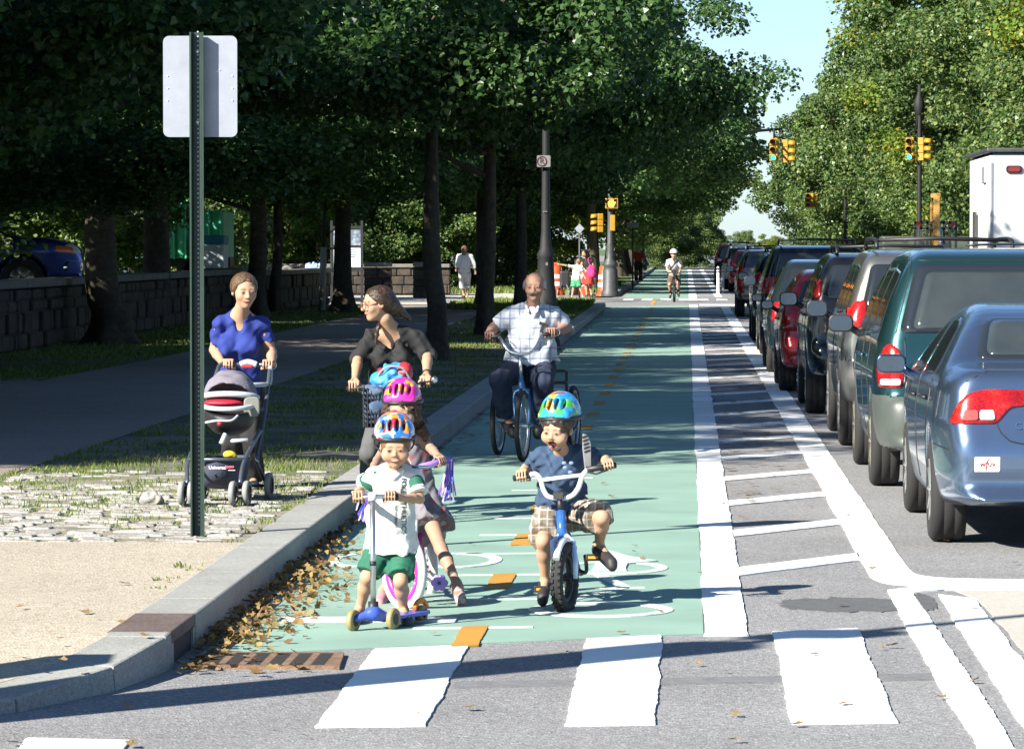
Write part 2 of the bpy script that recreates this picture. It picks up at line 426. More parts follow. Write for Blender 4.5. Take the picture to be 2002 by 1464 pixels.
ASPH = (.225, .222, .220)
M = dict(
    asphalt=speckle('asphalt', ASPH, (.12, .12, .125), (.36, .36, .37), 95, .9, .5, .16, .5),
    path=speckle('path_asphalt', (.27, .215, .185), (.14, .13, .13), (.3, .29, .27), 80, .9, .4, .1, .6),
    tan=speckle('exposed_aggregate', (.40, .35, .275), (.25, .21, .15), (.50, .46, .38), 75, .9, .55, .10, .6),
    pale=speckle('pale_concrete', (.43, .405, .355), (.37, .34, .29), (.49, .46, .41), 90, .9, .3, .06, .5),
    green=worn_paint('green_lane_paint', (.235, .365, .295), (.17, .24, .21), .40, 6),
    white=worn_paint('white_road_paint', (.82, .82, .80), ASPH, .455, 7),
    whiteg=worn_paint('thin_white_paint', (.55, .60, .57), (.235, .365, .295), .53, 9),
    yellow=worn_paint('orange_road_paint', (.46, .235, .03), (.2, .2, .15), .42, 9),
    kerb=speckle('kerb_stone', (.29, .29, .27), (.21, .21, .19), (.36, .36, .34), 110, .85, .25, .16, 1.1),
    kerbdark=speckle('rusty_slab', (.12, .085, .075), (.08, .055, .05), (.18, .14, .12), 110, .8, .3, .2, 5),
    tar=mat('tar_patch', (.10, .10, .10), .75, var=.25, vscale=12, bump=.3, bscale=120),
    soil=mat('verge_soil', (.15, .135, .11), .95, var=.35, vscale=2.5, c2=(.06, .075, .025), c2t=.5, c2w=.07, c2s=1.2, bump=.8, bscale=25),
    lawn=mat('lawn', (.07, .12, .025), .95, var=.4, vscale=3, c2=(.10, .11, .03), c2t=.55, c2w=.12, c2s=.5, bump=.8, bscale=30),
    cobble=mat('cobble_stone', (.36, .35, .325), .85, var=.3, vscale=4, bump=.7, bscale=40, c2=(.19, .17, .14), c2t=.55, c2w=.15, c2s=5),
    iron=mat('rusted_iron', (.22, .14, .09), .75, .3, var=.4, vscale=20, bump=.4),
    black=mat('flat_black', (.012, .012, .013), .8),
    bark=mat('bark', (.042, .034, .026), .95, var=.5, vscale=9, bump=1.0, bscale=22, c2=(.07, .062, .036), c2t=.58, c2w=.2, c2s=2),
    plane_bark=mat('pale_plane_bark', (.19, .17, .13), .9, var=.4, vscale=6, bump=.5, bscale=20, c2=(.09, .075, .055), c2t=.5, c2w=.08, c2s=2.5),
    greenpost=mat('dark_green_enamel', (.016, .036, .027), .5, .1, var=.25, vscale=15),
    galv=mat('galvanised_sheet', (.29, .31, .355), .5, .35, var=.14, vscale=7, detail=7),
    poleblack=mat('black_iron_pole', (.007, .008, .009), .7, 0, var=.3, vscale=8),
    lampgrey=mat('grey_iron_pole', (.06, .065, .065), .55, .3, var=.3, vscale=8),
    signal=mat('signal_yellow', (.36, .19, .008), .5, var=.1, vscale=8),
    white_paint=mat('white_enamel', (.78, .78, .76), .4, var=.05, vscale=5),
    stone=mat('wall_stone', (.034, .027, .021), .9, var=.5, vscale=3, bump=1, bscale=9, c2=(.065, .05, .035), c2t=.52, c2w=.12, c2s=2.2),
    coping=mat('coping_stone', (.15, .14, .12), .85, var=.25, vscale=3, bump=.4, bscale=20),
    orange=mat('orange_plastic', (.45, .07, .015), .5, var=.1, vscale=6),
    reflect=mat('white_reflective', (.8, .8, .78), .4),
)
L_DARK = leaf_mat('dark_maple_leaf', [(.022, .056, .020), (.044, .105, .030), (.078, .15, .042), (.13, .20, .07)], .38, .36)
L_MID = leaf_mat('mid_green_leaf', [(.034, .072, .024), (.072, .135, .038), (.125, .19, .055), (.20, .235, .07)], .33, .4)
L_LIGHT = leaf_mat('yellow_green_leaf', [(.050, .105, .017), (.10, .18, .025), (.16, .23, .038), (.26, .21, .04)], .36, .4)
L_FALL = leaf_mat('fallen_leaf', [(.12, .065, .028), (.20, .12, .045), (.30, .21, .085), (.14, .07, .03), (.24, .19, .07)], .1, .8)
L_GRASS = leaf_mat('grass_blade', [(.05, .10, .015), (.09, .15, .025), (.16, .20, .05), (.22, .22, .08)], .25, .7)
# ------------------------------------------------------------------ ground, road, kerb, markings
def jag(poly, amp=.006, step=.12):
    """an outline with slightly ragged edges"""
    out = []
    for (a, b) in zip(poly, poly[1:] + poly[:1]):
        a = np.array(a, float); b = np.array(b, float); L = np.linalg.norm(b - a); n = int(min(500, max(1, L / step)))
        w1 = np.zeros(2)
        for i in range(n):
            p = a + (b - a) * i / n; w1 = w1 * .86 + rng.normal(0, amp * .55, 2)
            out.append(p + (w1 + rng.normal(0, amp * .35, 2) if i and amp else 0))
    return out
def sheet(name, polys, z, m, jitter=0.0, step=.12, kind='structure', parent=None):
    V = []; F = []
    for p in polys:
        q = jag(p, jitter, step) if jitter else [np.array(a, float) for a in p]
        F.append(tuple(range(len(V), len(V) + len(q)))); V += [(a[0], a[1], z) for a in q]
    o = link_mesh(name, np.array(V), F, m, parent, False)
    me = o.data
    bm = bmesh.new(); bm.from_mesh(me)
    for f in bm.faces:
        f.normal_update()
        if f.normal.z < 0: f.normal_flip()
    if 0 < z < .1:                                     # paint and patches are bedded on the road: close their edges
        r_ = bmesh.ops.extrude_edge_only(bm, edges=list(bm.edges)); bmesh.ops.translate(bm, verts=[e for e in r_['geom'] if isinstance(e, bmesh.types.BMVert)], vec=(0, 0, -z - .004))
    bm.to_mesh(me); bm.free()
    return tag(o, kind=kind)
def rect(u0, u1, v0, v1): return [(u0, v0), (u1, v0), (u1, v1), (u0, v1)]

def ku(v): return -2.2 - .0012 * max(v - 20, 0)       # kerb face drifts slightly left with distance
sheet('ground', [rect(-900, 900, -60, 1800)], -.05, M['lawn'])
sheet('road', [rect(-60, 12, -10, 700)], 0, M['asphalt'])
# kerb faces: near corner (dropping into a ramp), long straight, far corner, then resuming beyond the side street
near = [(-14, 13.0), (-8, 13.35), (-5.2, 13.9), (-3.9, 14.35), (-3.1, 14.85), (-2.65, 15.35), (-2.38, 15.95), (-2.24, 16.6), (-2.2, 17.0)]
npth = smooth_path(near, 4)
straight = [(ku(v), v) for v in np.linspace(17.0, 116, 60)]
farc = [(-2.36, 117.3), (-2.6, 118.4), (-3.2, 119.3), (-4.2, 119.7), (-9, 119.8)]
kpath = [tuple(p) for p in npth[:-1]] + straight + [tuple(p) for p in smooth_path(farc, 3)]
def kerb_height(v): return KERB if v > 17.1 else max(.035, KERB - (17.1 - v) * .055)
def kerb_run(path, name, skip=None, width=.27, stone=1.75):
    P = np.array(path); d = np.r_[0, np.cumsum(np.linalg.norm(np.diff(P, axis=0), axis=1))]
    b = MB(); s = 0.0
    g = np.random.default_rng(3)
    def pt(x): return np.array((np.interp(x, d, P[:, 0]), np.interp(x, d, P[:, 1])))
    while s < d[-1] - .1:
        L = stone * g.uniform(.85, 1.2) if pt(s)[1] > 18.5 else .8
        if skip is not None and pt(s)[1] < skip[0] < pt(min(s + L, d[-1]))[1]:
            while pt(s + .01)[1] < skip[0]:
                e = s; 
                while pt(e)[1] < skip[0] and e < d[-1]: e += .02
                n = 2; xs = np.linspace(s, e, 3); add_stone(b, xs, pt, width); s = e
            while pt(s)[1] < skip[1]: s += .02
            continue
        e = min(s + L, d[-1]); add_stone(b, np.linspace(s + .004, e - .004, max(2, int(L / .35))), pt, width); s = e
    return tag(b.build(name, M['kerb'], None, bevel=.012), kind='structure')
def add_stone(b, xs, pt, width):
    V = []; F = []
    for x in xs:
        p = pt(x); t = unit(pt(x + .05) - pt(x - .05)); n = np.array((-t[1], t[0])); h = kerb_height(p[1])
        q = p + n * width
        V += [(p[0] + n[0] * -.012, p[1] + n[1] * -.012, -.05), (p[0], p[1], h), (q[0], q[1], h), (q[0], q[1], -.05)]
    for i in range(len(xs) - 1):
        a = i * 4; F += [(a, a + 4, a + 5, a + 1), (a + 1, a + 5, a + 6, a + 2), (a + 2, a + 6, a + 7, a + 3)]
    e = (len(xs) - 1) * 4; F += [(0, 1, 2, 3), (e + 3, e + 2, e + 1, e)]
    F = [f[::-1] for f in F]
    b.add(V, F, False)
kerb_run(kpath, 'kerb', skip=(17.15, 18.0))
k2 = [(-9, 138.5), (-4.5, 138.6), (-3.2, 139.2), (-2.7, 140.2), (-2.5, 141.5)] + [(-2.45, v) for v in np.linspace(143, 420, 60)]
kerb_run(k2, 'kerb', width=.25)
# raised left side (base), with the sheets laid over it
inner = [(x - .2, v) for x, v in kpath if v > 17.0]
def tri_ground(name, poly, z, m): return sheet(name, [poly], z, m)
left_in = [(ku(v) - .262, v) for v in (22.2, 40, 60, 80, 100, 116)]
sheet('verge', [[(-4.9, 22.2)] + left_in + [(-4.9, 116)]], KERB - .010, M['soil'])
sheet('lawn_strip', [[(-60, 28), (-4.95, 28), (-4.95, 119), (-60, 119)]], KERB - .016, M['lawn'])
sheet('lawn_strip', [[(-80, 139.2), (-2.72, 139.2), (-2.70, 420), (-80, 420)]], KERB - .016, M['lawn'])
ramp_in = []
for i, p in enumerate(npth):
    t = unit(npth[min(i + 1, len(npth) - 1)] - npth[max(i - 1, 0)]); n = np.array((-t[1], t[0])); ramp_in.append(p + n * .262)
tanp = [tuple(p) for p in ramp_in] + [(ku(20) - .262, 18.5), (ku(22) - .262, 22.42), (-14, 22.42)]
# the aggregate slab follows the kerb down into the ramp
Vt = []; 
g_ = np.linspace(0, 1, 9)
rin = np.array(ramp_in + [np.array((ku(20) - .262, 18.5)), np.array((ku(21) - .262, 20.5)), np.array((ku(22) - .262, 22.42))])
top = np.stack([np.interp(np.linspace(0, 1, len(rin)), [0, 1], [-14, ku(22) - .262 - .02]), np.full(len(rin), 22.42)], 1)
Ft = []
for i in range(len(rin)):
    for j, s in enumerate(g_):
        p = rin[i] * (1 - s) + top[i] * s; h = kerb_height(rin[i][1]) * (1 - s) ** 2 + KERB * (1 - (1 - s) ** 2) - .004
        Vt.append((p[0], p[1], h))
for i in range(len(rin) - 1):
    for j in range(8):
        a = i * 9 + j; Ft.append((a, a + 9, a + 10, a + 1))
o = link_mesh('sidewalk', np.array(Vt), Ft, M['tan'], None, True); tag(o, kind='structure')
if sum(p.normal.z for p in o.data.polygons) < 0: o.data.flip_normals()
path_poly = [(-4.9, 28.9), (-4.88, 60), (-4.92, 112), (-7.8, 112), (-7.75, 60), (-7.9, 51), (-8.6, 48.5), (-10.5, 46.6), (-20, 44.5), (-20, 28.3)]
sheet('park_path', [path_poly], KERB - .004, M['path'])
sheet('plaza', [[(-4.2, 113), (-3.6, 119.2), (-30, 119.2), (-30, 113)]], KERB - .003, M['pale'])
sheet('plaza', [[(-6.5, 121), (-6.5, 134), (-40, 134), (-40, 121)]], KERB - .003, M['pale'])
sheet('park_terrain', [[(-90, 40), (-10.75, 40), (-10.75, 112), (-90, 112)]], .80, M['lawn'])
# cobbles: one laid strip of stone blocks
b = MB(); g = np.random.default_rng(5); v = 22.44
while v < 29.5:
    dv = g.uniform(.11, .16); u = -5.6 if v < 28.6 else -4.85; u += g.uniform(0, .2)
    while u < -2.52:
        du = g.uniform(.17, .30)
        if g.random() > (.05 if v < 27 else .45) and u + du < ku(v) - .27:
            h = g.uniform(-.024, -.006)
            b.box((u + du / 2, v + dv / 2, KERB - .05 + h), (du - .015, dv - .012, .13), Matrix.Rotation(g.normal(0, .06), 3, 'Z') @ Matrix.Rotation(g.normal(0, .03), 3, 'X') @ Matrix.Rotation(g.normal(0, .03), 3, 'Y'), taper=.84)
        u += du
    v += dv
cob = b.build('cobble_strip', M['cobble'], None, bevel=.012); tag(cob, kind='structure')
sheet('sand_bed', [[(-5.8, 22.42), (ku(22) - .265, 22.42), (ku(29) - .265, 29), (-5.8, 29)]], KERB - .008, mat('sand_bed', (.23, .205, .16), .95, var=.35, vscale=6, bump=.6, bscale=50, c2=(.10, .13, .035), c2t=.56, c2w=.06, c2s=2.2))

# --- lane paint
GN = [(-2.13, 17.62), (.081, 18.7)]
sheet('bike_lane', [[GN[0], GN[1], (.081, 122.5), (ku(118) + .05, 118.2), (ku(60) + .05, 60)]], .004, M['green'])
sheet('bike_lane', [[(-2.2, 141), (.09, 133), (.09, 300), (-2.3, 300)]], .004, M['green'])
wl = [[(.082, 18.6), (.29, 18.62), (.30, 60), (.33, 123), (.085, 123)], [(.09, 133), (.36, 133), (.36, 300), (.09, 300)]]
wl.append([(1.0, 22.2), (1.24, 22.4), (1.25, 119), (1.0, 119)]); wl.append([(1.0, 142), (1.25, 142), (1.25, 300), (1.0, 300)])
v = 22.0
while v < 118:
    wl.append([(.294 if v < 60 else .32, v), (.998, v + 1.1), (.998, v + 1.62), (.294 if v < 60 else .32, v + .55)]); v += 2.95
v = 144
while v < 300:
    wl.append([(.37, v), (.998, v + 1.1), (.998, v + 1.7), (.37, v + .6)]); v += 4.0
# parking line turning across the end of the parking lane, double line of the kerb extension
c_ = smooth_path([(1.0, 22.2), (1.01, 21.85), (1.10, 21.5), (1.4, 21.36), (2.0, 21.32)], 5); d_ = smooth_path([(1.24, 22.4), (1.27, 22.05), (1.42, 21.86), (1.7, 21.8), (2.0, 21.78)], 5)
wl.append([tuple(p) for p in c_] + [(7, 21.3), (7, 21.75)] + [tuple(p) for p in d_[::-1]])
wl.append([(1.05, 6), (1.19, 6), (1.18, 17), (1.17, 21.0), (1.35, 21.14), (2.2, 21.18), (2.2, 21.3), (1.2, 21.27), (1.05, 21.1), (1.035, 17)])
wl.append([(1.27, 6), (1.47, 6), (1.45, 16), (1.47, 20.6), (1.30, 20.85), (1.26, 16)])
for (a, b2, c, d) in ((-1.385, -.975, 15.0, 17.93), (-.455, -.115, 15.08, 18.42), (.40, .80, 15.18, 18.8)):
    wl.append([(a, c), (b2, c + .06), (b2 - .0, d + .18), (a - .0, d)])
wl.append([(-2.35, 13.6), (-1.95, 13.7), (-2.02, 14.55), (-2.40, 14.6)])
# far crosswalk at the side street
for k in range(9): wl.append([(-2.1 + k * .62, 133.4), (-1.75 + k * .62, 133.4), (-1.75 + k * .62, 136), (-2.1 + k * .62, 136)])
wl.append([(.4, 121.5), (7, 121.5), (7, 123.5), (.4, 123.5)])
wl.append([(3.7, 24), (3.82, 24), (3.82, 118), (3.7, 118)])
sheet('road_marking', wl, .008, M['white'], .0035, .05)
yl = []; v = 18.0
while v < 118: yl.append([(-1.05, v), (-.93, v + .06), (-.93, v + 1.0), (-1.05, v + .94)]); v += 3.06
v = 123
while v < 133: yl.append([(-1.1, v), (-.98, v), (-.98, v + 1.2), (-1.1, v + 1.2)]); v += 2.2
sheet('lane_dash', yl, .010, M['yellow'], .003, .06)
# thin white layout lines that flank the dashes, bike symbols and arrows on the green
tl = []; v = 18.85
while v < 40: tl.append([(-1.28, v), (-.72, v + .1), (-.72, v + .16), (-1.28, v + .06)]); v += 1.53
sheet('layout_line', tl, .008, M['whiteg'], .003, .06)
def ring2(cx, cy, rx, ry, w_, n=28):
    q = []
    for i in range(n):
        a0, a1 = 2 * math.pi * i / n, 2 * math.pi * (i + 1) / n
        q.append([(cx + (rx - w_) * math.cos(a0), cy + (ry - w_ * 1.6) * math.sin(a0)), (cx + rx * math.cos(a0), cy + ry * math.sin(a0)), (cx + rx * math.cos(a1), cy + ry * math.sin(a1)), (cx + (rx - w_) * math.cos(a1), cy + (ry - w_ * 1.6) * math.sin(a1))])
    return q
def seg2(a, b2, w_):
    a = np.array(a, float); b2 = np.array(b2, float); t = unit(b2 - a); n = np.array((-t[1], t[0])) * w_ / 2
    return [tuple(a - n), tuple(b2 - n), tuple(b2 + n), tuple(a + n)]
def symbol(cx, v0, sgn):
    q = ring2(cx, v0, .36, .42, .07) + ring2(cx + .02, v0 + 2.6 * 1, .30, .46, .065)
    q += [seg2((cx - .2, v0 + .45), (cx + .1, v0 + 1.3), .07), seg2((cx + .1, v0 + 1.3), (cx - .05, v0 + 2.1), .07), seg2((cx - .25, v0 + 1.2), (cx + .2, v0 + 1.3), .06)]
    return q
sheet('bike_symbol', symbol(-.42, 19.9, 1) + ring2(-1.30, 23.0, .25, .55, .07) + ring2(-1.86, 23.0, .18, .5, .06), .008, M['whiteg'])
sheet('bike_symbol', [[(-1.95, 19.15), (-1.42, 19.2), (-1.42, 19.42), (-1.95, 19.4)], [(-1.35, 19.2), (-1.1, 19.22), (-1.1, 19.4), (-1.35, 19.4)]] + [[(-.52, 22.3), (-.33, 22.3), (-.33, 22.75), (-.16, 22.95), (-.33, 23.3), (-.50, 23.9)]], .012, M['whiteg'], .003, .1)
# beige slab of the kerb extension on the right, darker tar repairs and the joint across the crossing
sheet('kerb_extension', [[(1.475, 4), (12, 4), (12, 21.17), (2.21, 21.17), (1.40, 21.1), (1.48, 20.6)]], .004, M['pale'], .006, .2)
def ovl(cx, cy, rx, ry, n=40, seed=0):
    g = np.random.default_rng(seed)
    return [(cx + rx * (1 + .14 * g.normal() * .5) * math.cos(a), cy + ry * (1 + .25 * g.normal() * .5) * math.sin(a)) for a in np.linspace(0, 2 * math.pi, n, endpoint=False)]
tarp = [ovl(.80, 20.25, .34, .42, seed=1), ovl(1.21, 20.45, .05, .5, seed=2)]
sheet('tar_patch', tarp, .004, M['tar'])
sheet('road_joint', [[(-.95, 16.35), (1.03, 16.75), (1.03, 17.02), (-.95, 16.60)], [(1.5, 16.9), (4, 17.4), (4, 17.6), (1.5, 17.12)]], .0035, mat('old_joint', (.155, .155, .16), .9, var=.3, vscale=14, bump=.3))

# --- catch basin in the kerb and the grate in front of it
cb = thing('catch_basin', 'dark rusty catch basin slab with a black opening in the corner kerb', 'drain', (-2.2, 17.55, 0))
b = MB(); b.box((-2.335, 17.575, .125), (.275, .86, .056)); b.build('top_slab', M['kerbdark'], cb, bevel=.008)
b = MB(); b.box((-2.33, 17.20, .045), (.26, .10, .10)); b.build('side_stone', M['kerb'], cb); b = MB(); b.box((-2.33, 17.96, .045), (.26, .07, .10)); b.build('side_stone', M['kerb'], cb)
b = MB(); b.box((-2.285, 17.58, .037), (.15, .70, .124)); b.build('opening', M['black'], cb)  # solid black block stands in for the shade inside the hole
gr = thing('drain_grate', 'rusty iron drain grate with slots set in the gutter', 'drain', (-1.78, 17.2, 0))
b = MB()
b.prism([(-.33, -.30), (.33, -.30), (.30, .30), (-.30, .30)], (-1.80, 17.36, .008), (1, 0, 0), (0, 1, 0), .016)
for i in range(6):
    for k in range(10): b.prism(rrect(.060, .030, .008, 2), (-2.03 + i * .092, 17.13 + k * .050, .0168), (1, 0, 0), (0, 1, 0), .002, m=1)  # flat black shapes on the plate stand in for the shaded gaps
b.build('plate', [M['iron'], M['black']], gr)

# --- leaves and grass
def blades(area, n, hmin, hmax, z, clump=.0, wid=.006, seed=0, clumps=40):
    g = np.random.default_rng(seed); u0, u1, v0, v1 = area
    if clump:
        c = np.stack([g.uniform(u0, u1, clumps), g.uniform(v0, v1, clumps)], 1); k = g.integers(0, clumps, n)
        P = c[k] + g.normal(0, clump, (n, 2)) * (g.uniform(.4, 1.6, clumps)[k][:, None]); hs = g.uniform(.5, 1.2, clumps)[k]
        P = np.clip(P, [u0, v0], [u1, v1])
    else: P = np.stack([g.uniform(u0, u1, n), g.uniform(v0, v1, n)], 1); hs = np.ones(n)
    h = g.uniform(hmin, hmax, n) * hs; a = g.uniform(0, 6.28, n); l = g.uniform(.1, .8, n) * h
    side = np.stack([np.cos(a), np.sin(a) * .5], 1) * wid * (1 + h[:, None] * 3); tip = np.stack([np.cos(a + 1.3), np.sin(a + 1.3)], 1) * l[:, None]
    V = np.zeros((n, 4, 3)); V[:, 0, :2] = P - side; V[:, 1, :2] = P + side; V[:, 2, :2] = P + tip + side * .2; V[:, 3, :2] = P + tip * .4 - side * .9
    V[:, 0, 2] = V[:, 1, 2] = z; V[:, 2, 2] = z + h; V[:, 3, 2] = z + h * .55
    return V.reshape(-1, 3)
def grass(name, sets):
    V = np.concatenate(sets); F = np.arange(len(V)).reshape(-1, 4)
    return tag(link_mesh(name, V, F, L_GRASS, None, False), kind='stuff')
grass('verge_grass', [blades((-4.9, -2.5, 25.2, 32), 6000, .015, .045, KERB - .01, .18, .0035, 1, 70), blades((-4.9, -2.5, 22.6, 26), 900, .015, .05, KERB - .01, .07, .0035, 2, 30),
                      blades((-7, -4.8, 26.5, 29.3), 2500, .015, .05, KERB - .01, .16, .0035, 9, 36),
                      blades((-4.85, -2.6, 29.5, 60), 9000, .015, .05, KERB - .01, .30, .006, 3, 90), blades((-4.85, -2.6, 60, 112), 12000, .02, .06, KERB - .01, .5, .010, 4, 110),
                      blades((-2.62, -2.46, 19, 27), 200, .015, .045, KERB - .01, .05, .005, 6, 14)])
grass('lawn_grass', [blades((-10.4, -7.9, 49, 112), 12000, .03, .07, KERB - .016, .5, .012, 5, 120), blades((-6.3, -2.7, 104, 119), 9000, .06, .18, KERB - .016, .7, .02, 7, 60),
                     blades((-12, -2.8, 140, 175), 9000, .08, .22, KERB - .016, .9, .03, 8, 60)])
def leaf_outline(g):
    n = 11; q = []
    for i in range(n):
        a = 2 * math.pi * i / n; r = (.75 + .35 * (i % 2)) * g.uniform(.85, 1.1); q.append((r * math.cos(a) * 1.15, r * math.sin(a) * .8))
    return q
def leaf_geo(g, s):
    q = leaf_outline(g); V = [(0, 0, .12 * s)]; c1, c2 = g.uniform(.05, .5, 2)
    for x, y in q: V.append((x * s, y * s, s * (c1 * x * x + c2 * y * y) * .6 + .1 * s))
    return np.array(V), [(0, i + 1, (i + 1) % len(q) + 1) for i in range(len(q))]
g = np.random.default_rng(11); b = MB()
for i in range(1000):
    v = 17.9 + 9.5 * g.beta(1.1, 2.2); wd = .30 * math.exp(-((v - 20.5) / 3.6) ** 2) + .06
    u = ku(v) + .02 + abs(g.normal(0, wd * .55)); 
    V, F = leaf_geo(g, g.uniform(.011, .028)); Rm = np.array(Matrix.Rotation(g.uniform(0, 6.28), 3, 'Z') @ Matrix.Rotation(g.normal(0, .5), 3, 'X') @ Matrix.Rotation(g.normal(0, .5), 3, 'Y'))
    b.add(V @ Rm.T + (u, v, .012 + max(0, .05 - (u - ku(v)) * .12) * g.random()), F, False)
for i in range(90):
    u, v = g.uniform(-2.15, -1.6), g.uniform(16.7, 17.9) 
    if g.random() < .6: u = g.uniform(-2.17, -2.0)
    V, F = leaf_geo(g, g.uniform(.014, .03)); Rm = np.array(Matrix.Rotation(g.uniform(0, 6.28), 3, 'Z') @ Matrix.Rotation(g.normal(0, .4), 3, 'X')); b.add(V @ Rm.T + (u, v, .022), F, False)
tag(b.build('leaf_litter', L_FALL), kind='stuff')
b = MB()
for i in range(900):                                                # small bits of leaf further up the lane and in the shade
    v = g.uniform(27, 110); u = ku(v) + .03 + abs(g.normal(0, .12)) if g.random() < .5 else g.uniform(.3, 1.0)
    V, F = leaf_geo(g, g.uniform(.02, .05)); b.add(V + (u, v, .012), F, False)
tag(b.build('leaf_litter', L_FALL), kind='stuff')
protos = []
for k in range(5):
    V, F = leaf_geo(g, 1.0)
    protos.append((V, F))
meshes = []
spots = [(598, 1438), (248, 1380), (28, 1452), (258, 1455), (1438, 1446), (1440, 1395), (1560, 1415), (1592, 1278), (1366, 1297), (1420, 1311), (1725, 1265), (1745, 1262), (1646, 1182), (1900, 1187), (1905, 1330), (1840, 1362), (1985, 1100), (1370, 1120), (1240, 1066), (1240, 1078), (1637, 993), (1660, 1008), (1452, 1012), (1180, 945), (1195, 970), (1256, 1092), (1215, 1236), (1290, 1194), (848, 1238), (1112, 1275), (815, 1395), (920, 1383), (1650, 1375), (1710, 1110), (1415, 985), (1425, 945), (1535, 980), (1850, 1057), (1080, 1010), (920, 1063)]
lspots = [(328, 1136), (243, 1141), (168, 1196), (233, 1216), (285, 1243), (122, 1290), (50, 1288), (40, 1185), (110, 1250), (390, 1115), (100, 1235), (8, 1005), (108, 1000)]
for i, (px, py) in enumerate(spots + lspots):
    V, F = protos[i % 5]; on = i >= len(spots); p = G(px, py, KERB + .002 if on else .013); s = .017 + .017 * ((i * 7919) % 10) / 10
    o = link_mesh('fallen_leaf', V * s, F, L_FALL, None, False, origin=p); o.rotation_euler = (.2 * math.sin(i), .2 * math.cos(i * 2), i * 1.7)
    tag(o, 'small dry fallen leaf lying loose on the tan corner pavement' if on else 'small dry fallen leaf lying loose on the sunlit roadway', 'leaf', 'fallen leaves on the pavement' if on else 'fallen leaves on the road')
# a weathered stone lying by the stroller wheel
st = thing('rubble_stone', 'pale weathered stone lying on the cobbles beside the stroller', 'stone', G(300, 985, KERB))
p = G(300, 985, KERB)
blob('stone_body', [Ell(p + (0, 0, .02), (.075, .07, .065), k=0), Ell(p + (-.05, 0, .0), (.05, .05, .05), k=.02)], .012, M['cobble'], st, folds(.02, .12, 4))
# ------------------------------------------------------------------ trees
def leaf_quads(C, rad, n_per, size, g, flat=.65, droop=.35):
    m = len(C); n = m * n_per; k = np.repeat(np.arange(m), n_per)
    d = g.normal(size=(n, 3)); d /= np.linalg.norm(d, axis=1)[:, None]; r = g.random(n) ** .45
    P = C[k] + d * (r * rad[k])[:, None] * np.array((1, 1, flat))
    nrm = g.normal(size=(n, 3)) * .75 + np.array((0, 0, .8)) + d * .5; nrm /= np.linalg.norm(nrm, axis=1)[:, None]
    a = g.normal(size=(n, 3)) + d * .8 + np.array((0, 0, -droop)); a -= nrm * (a * nrm).sum(1)[:, None]; a /= np.linalg.norm(a, axis=1)[:, None] + 1e-9
    s = np.cross(nrm, a); L = size * g.uniform(.6, 1.3, n)[:, None]
    V = np.zeros((n, 6, 3)); W = L * .46
    V[:, 0] = P - a * L * .5; V[:, 1] = P - a * L * .15 + s * W + nrm * L * .12; V[:, 2] = P + a * L * .25 + s * W * .7 + nrm * L * .1
    V[:, 3] = P + a * L * .55 - nrm * L * .08; V[:, 4] = P + a * L * .25 - s * W * .7 + nrm * L * .1; V[:, 5] = P - a * L * .15 - s * W + nrm * L * .12
    return V.reshape(-1, 3), np.arange(n * 6).reshape(-1, 6)
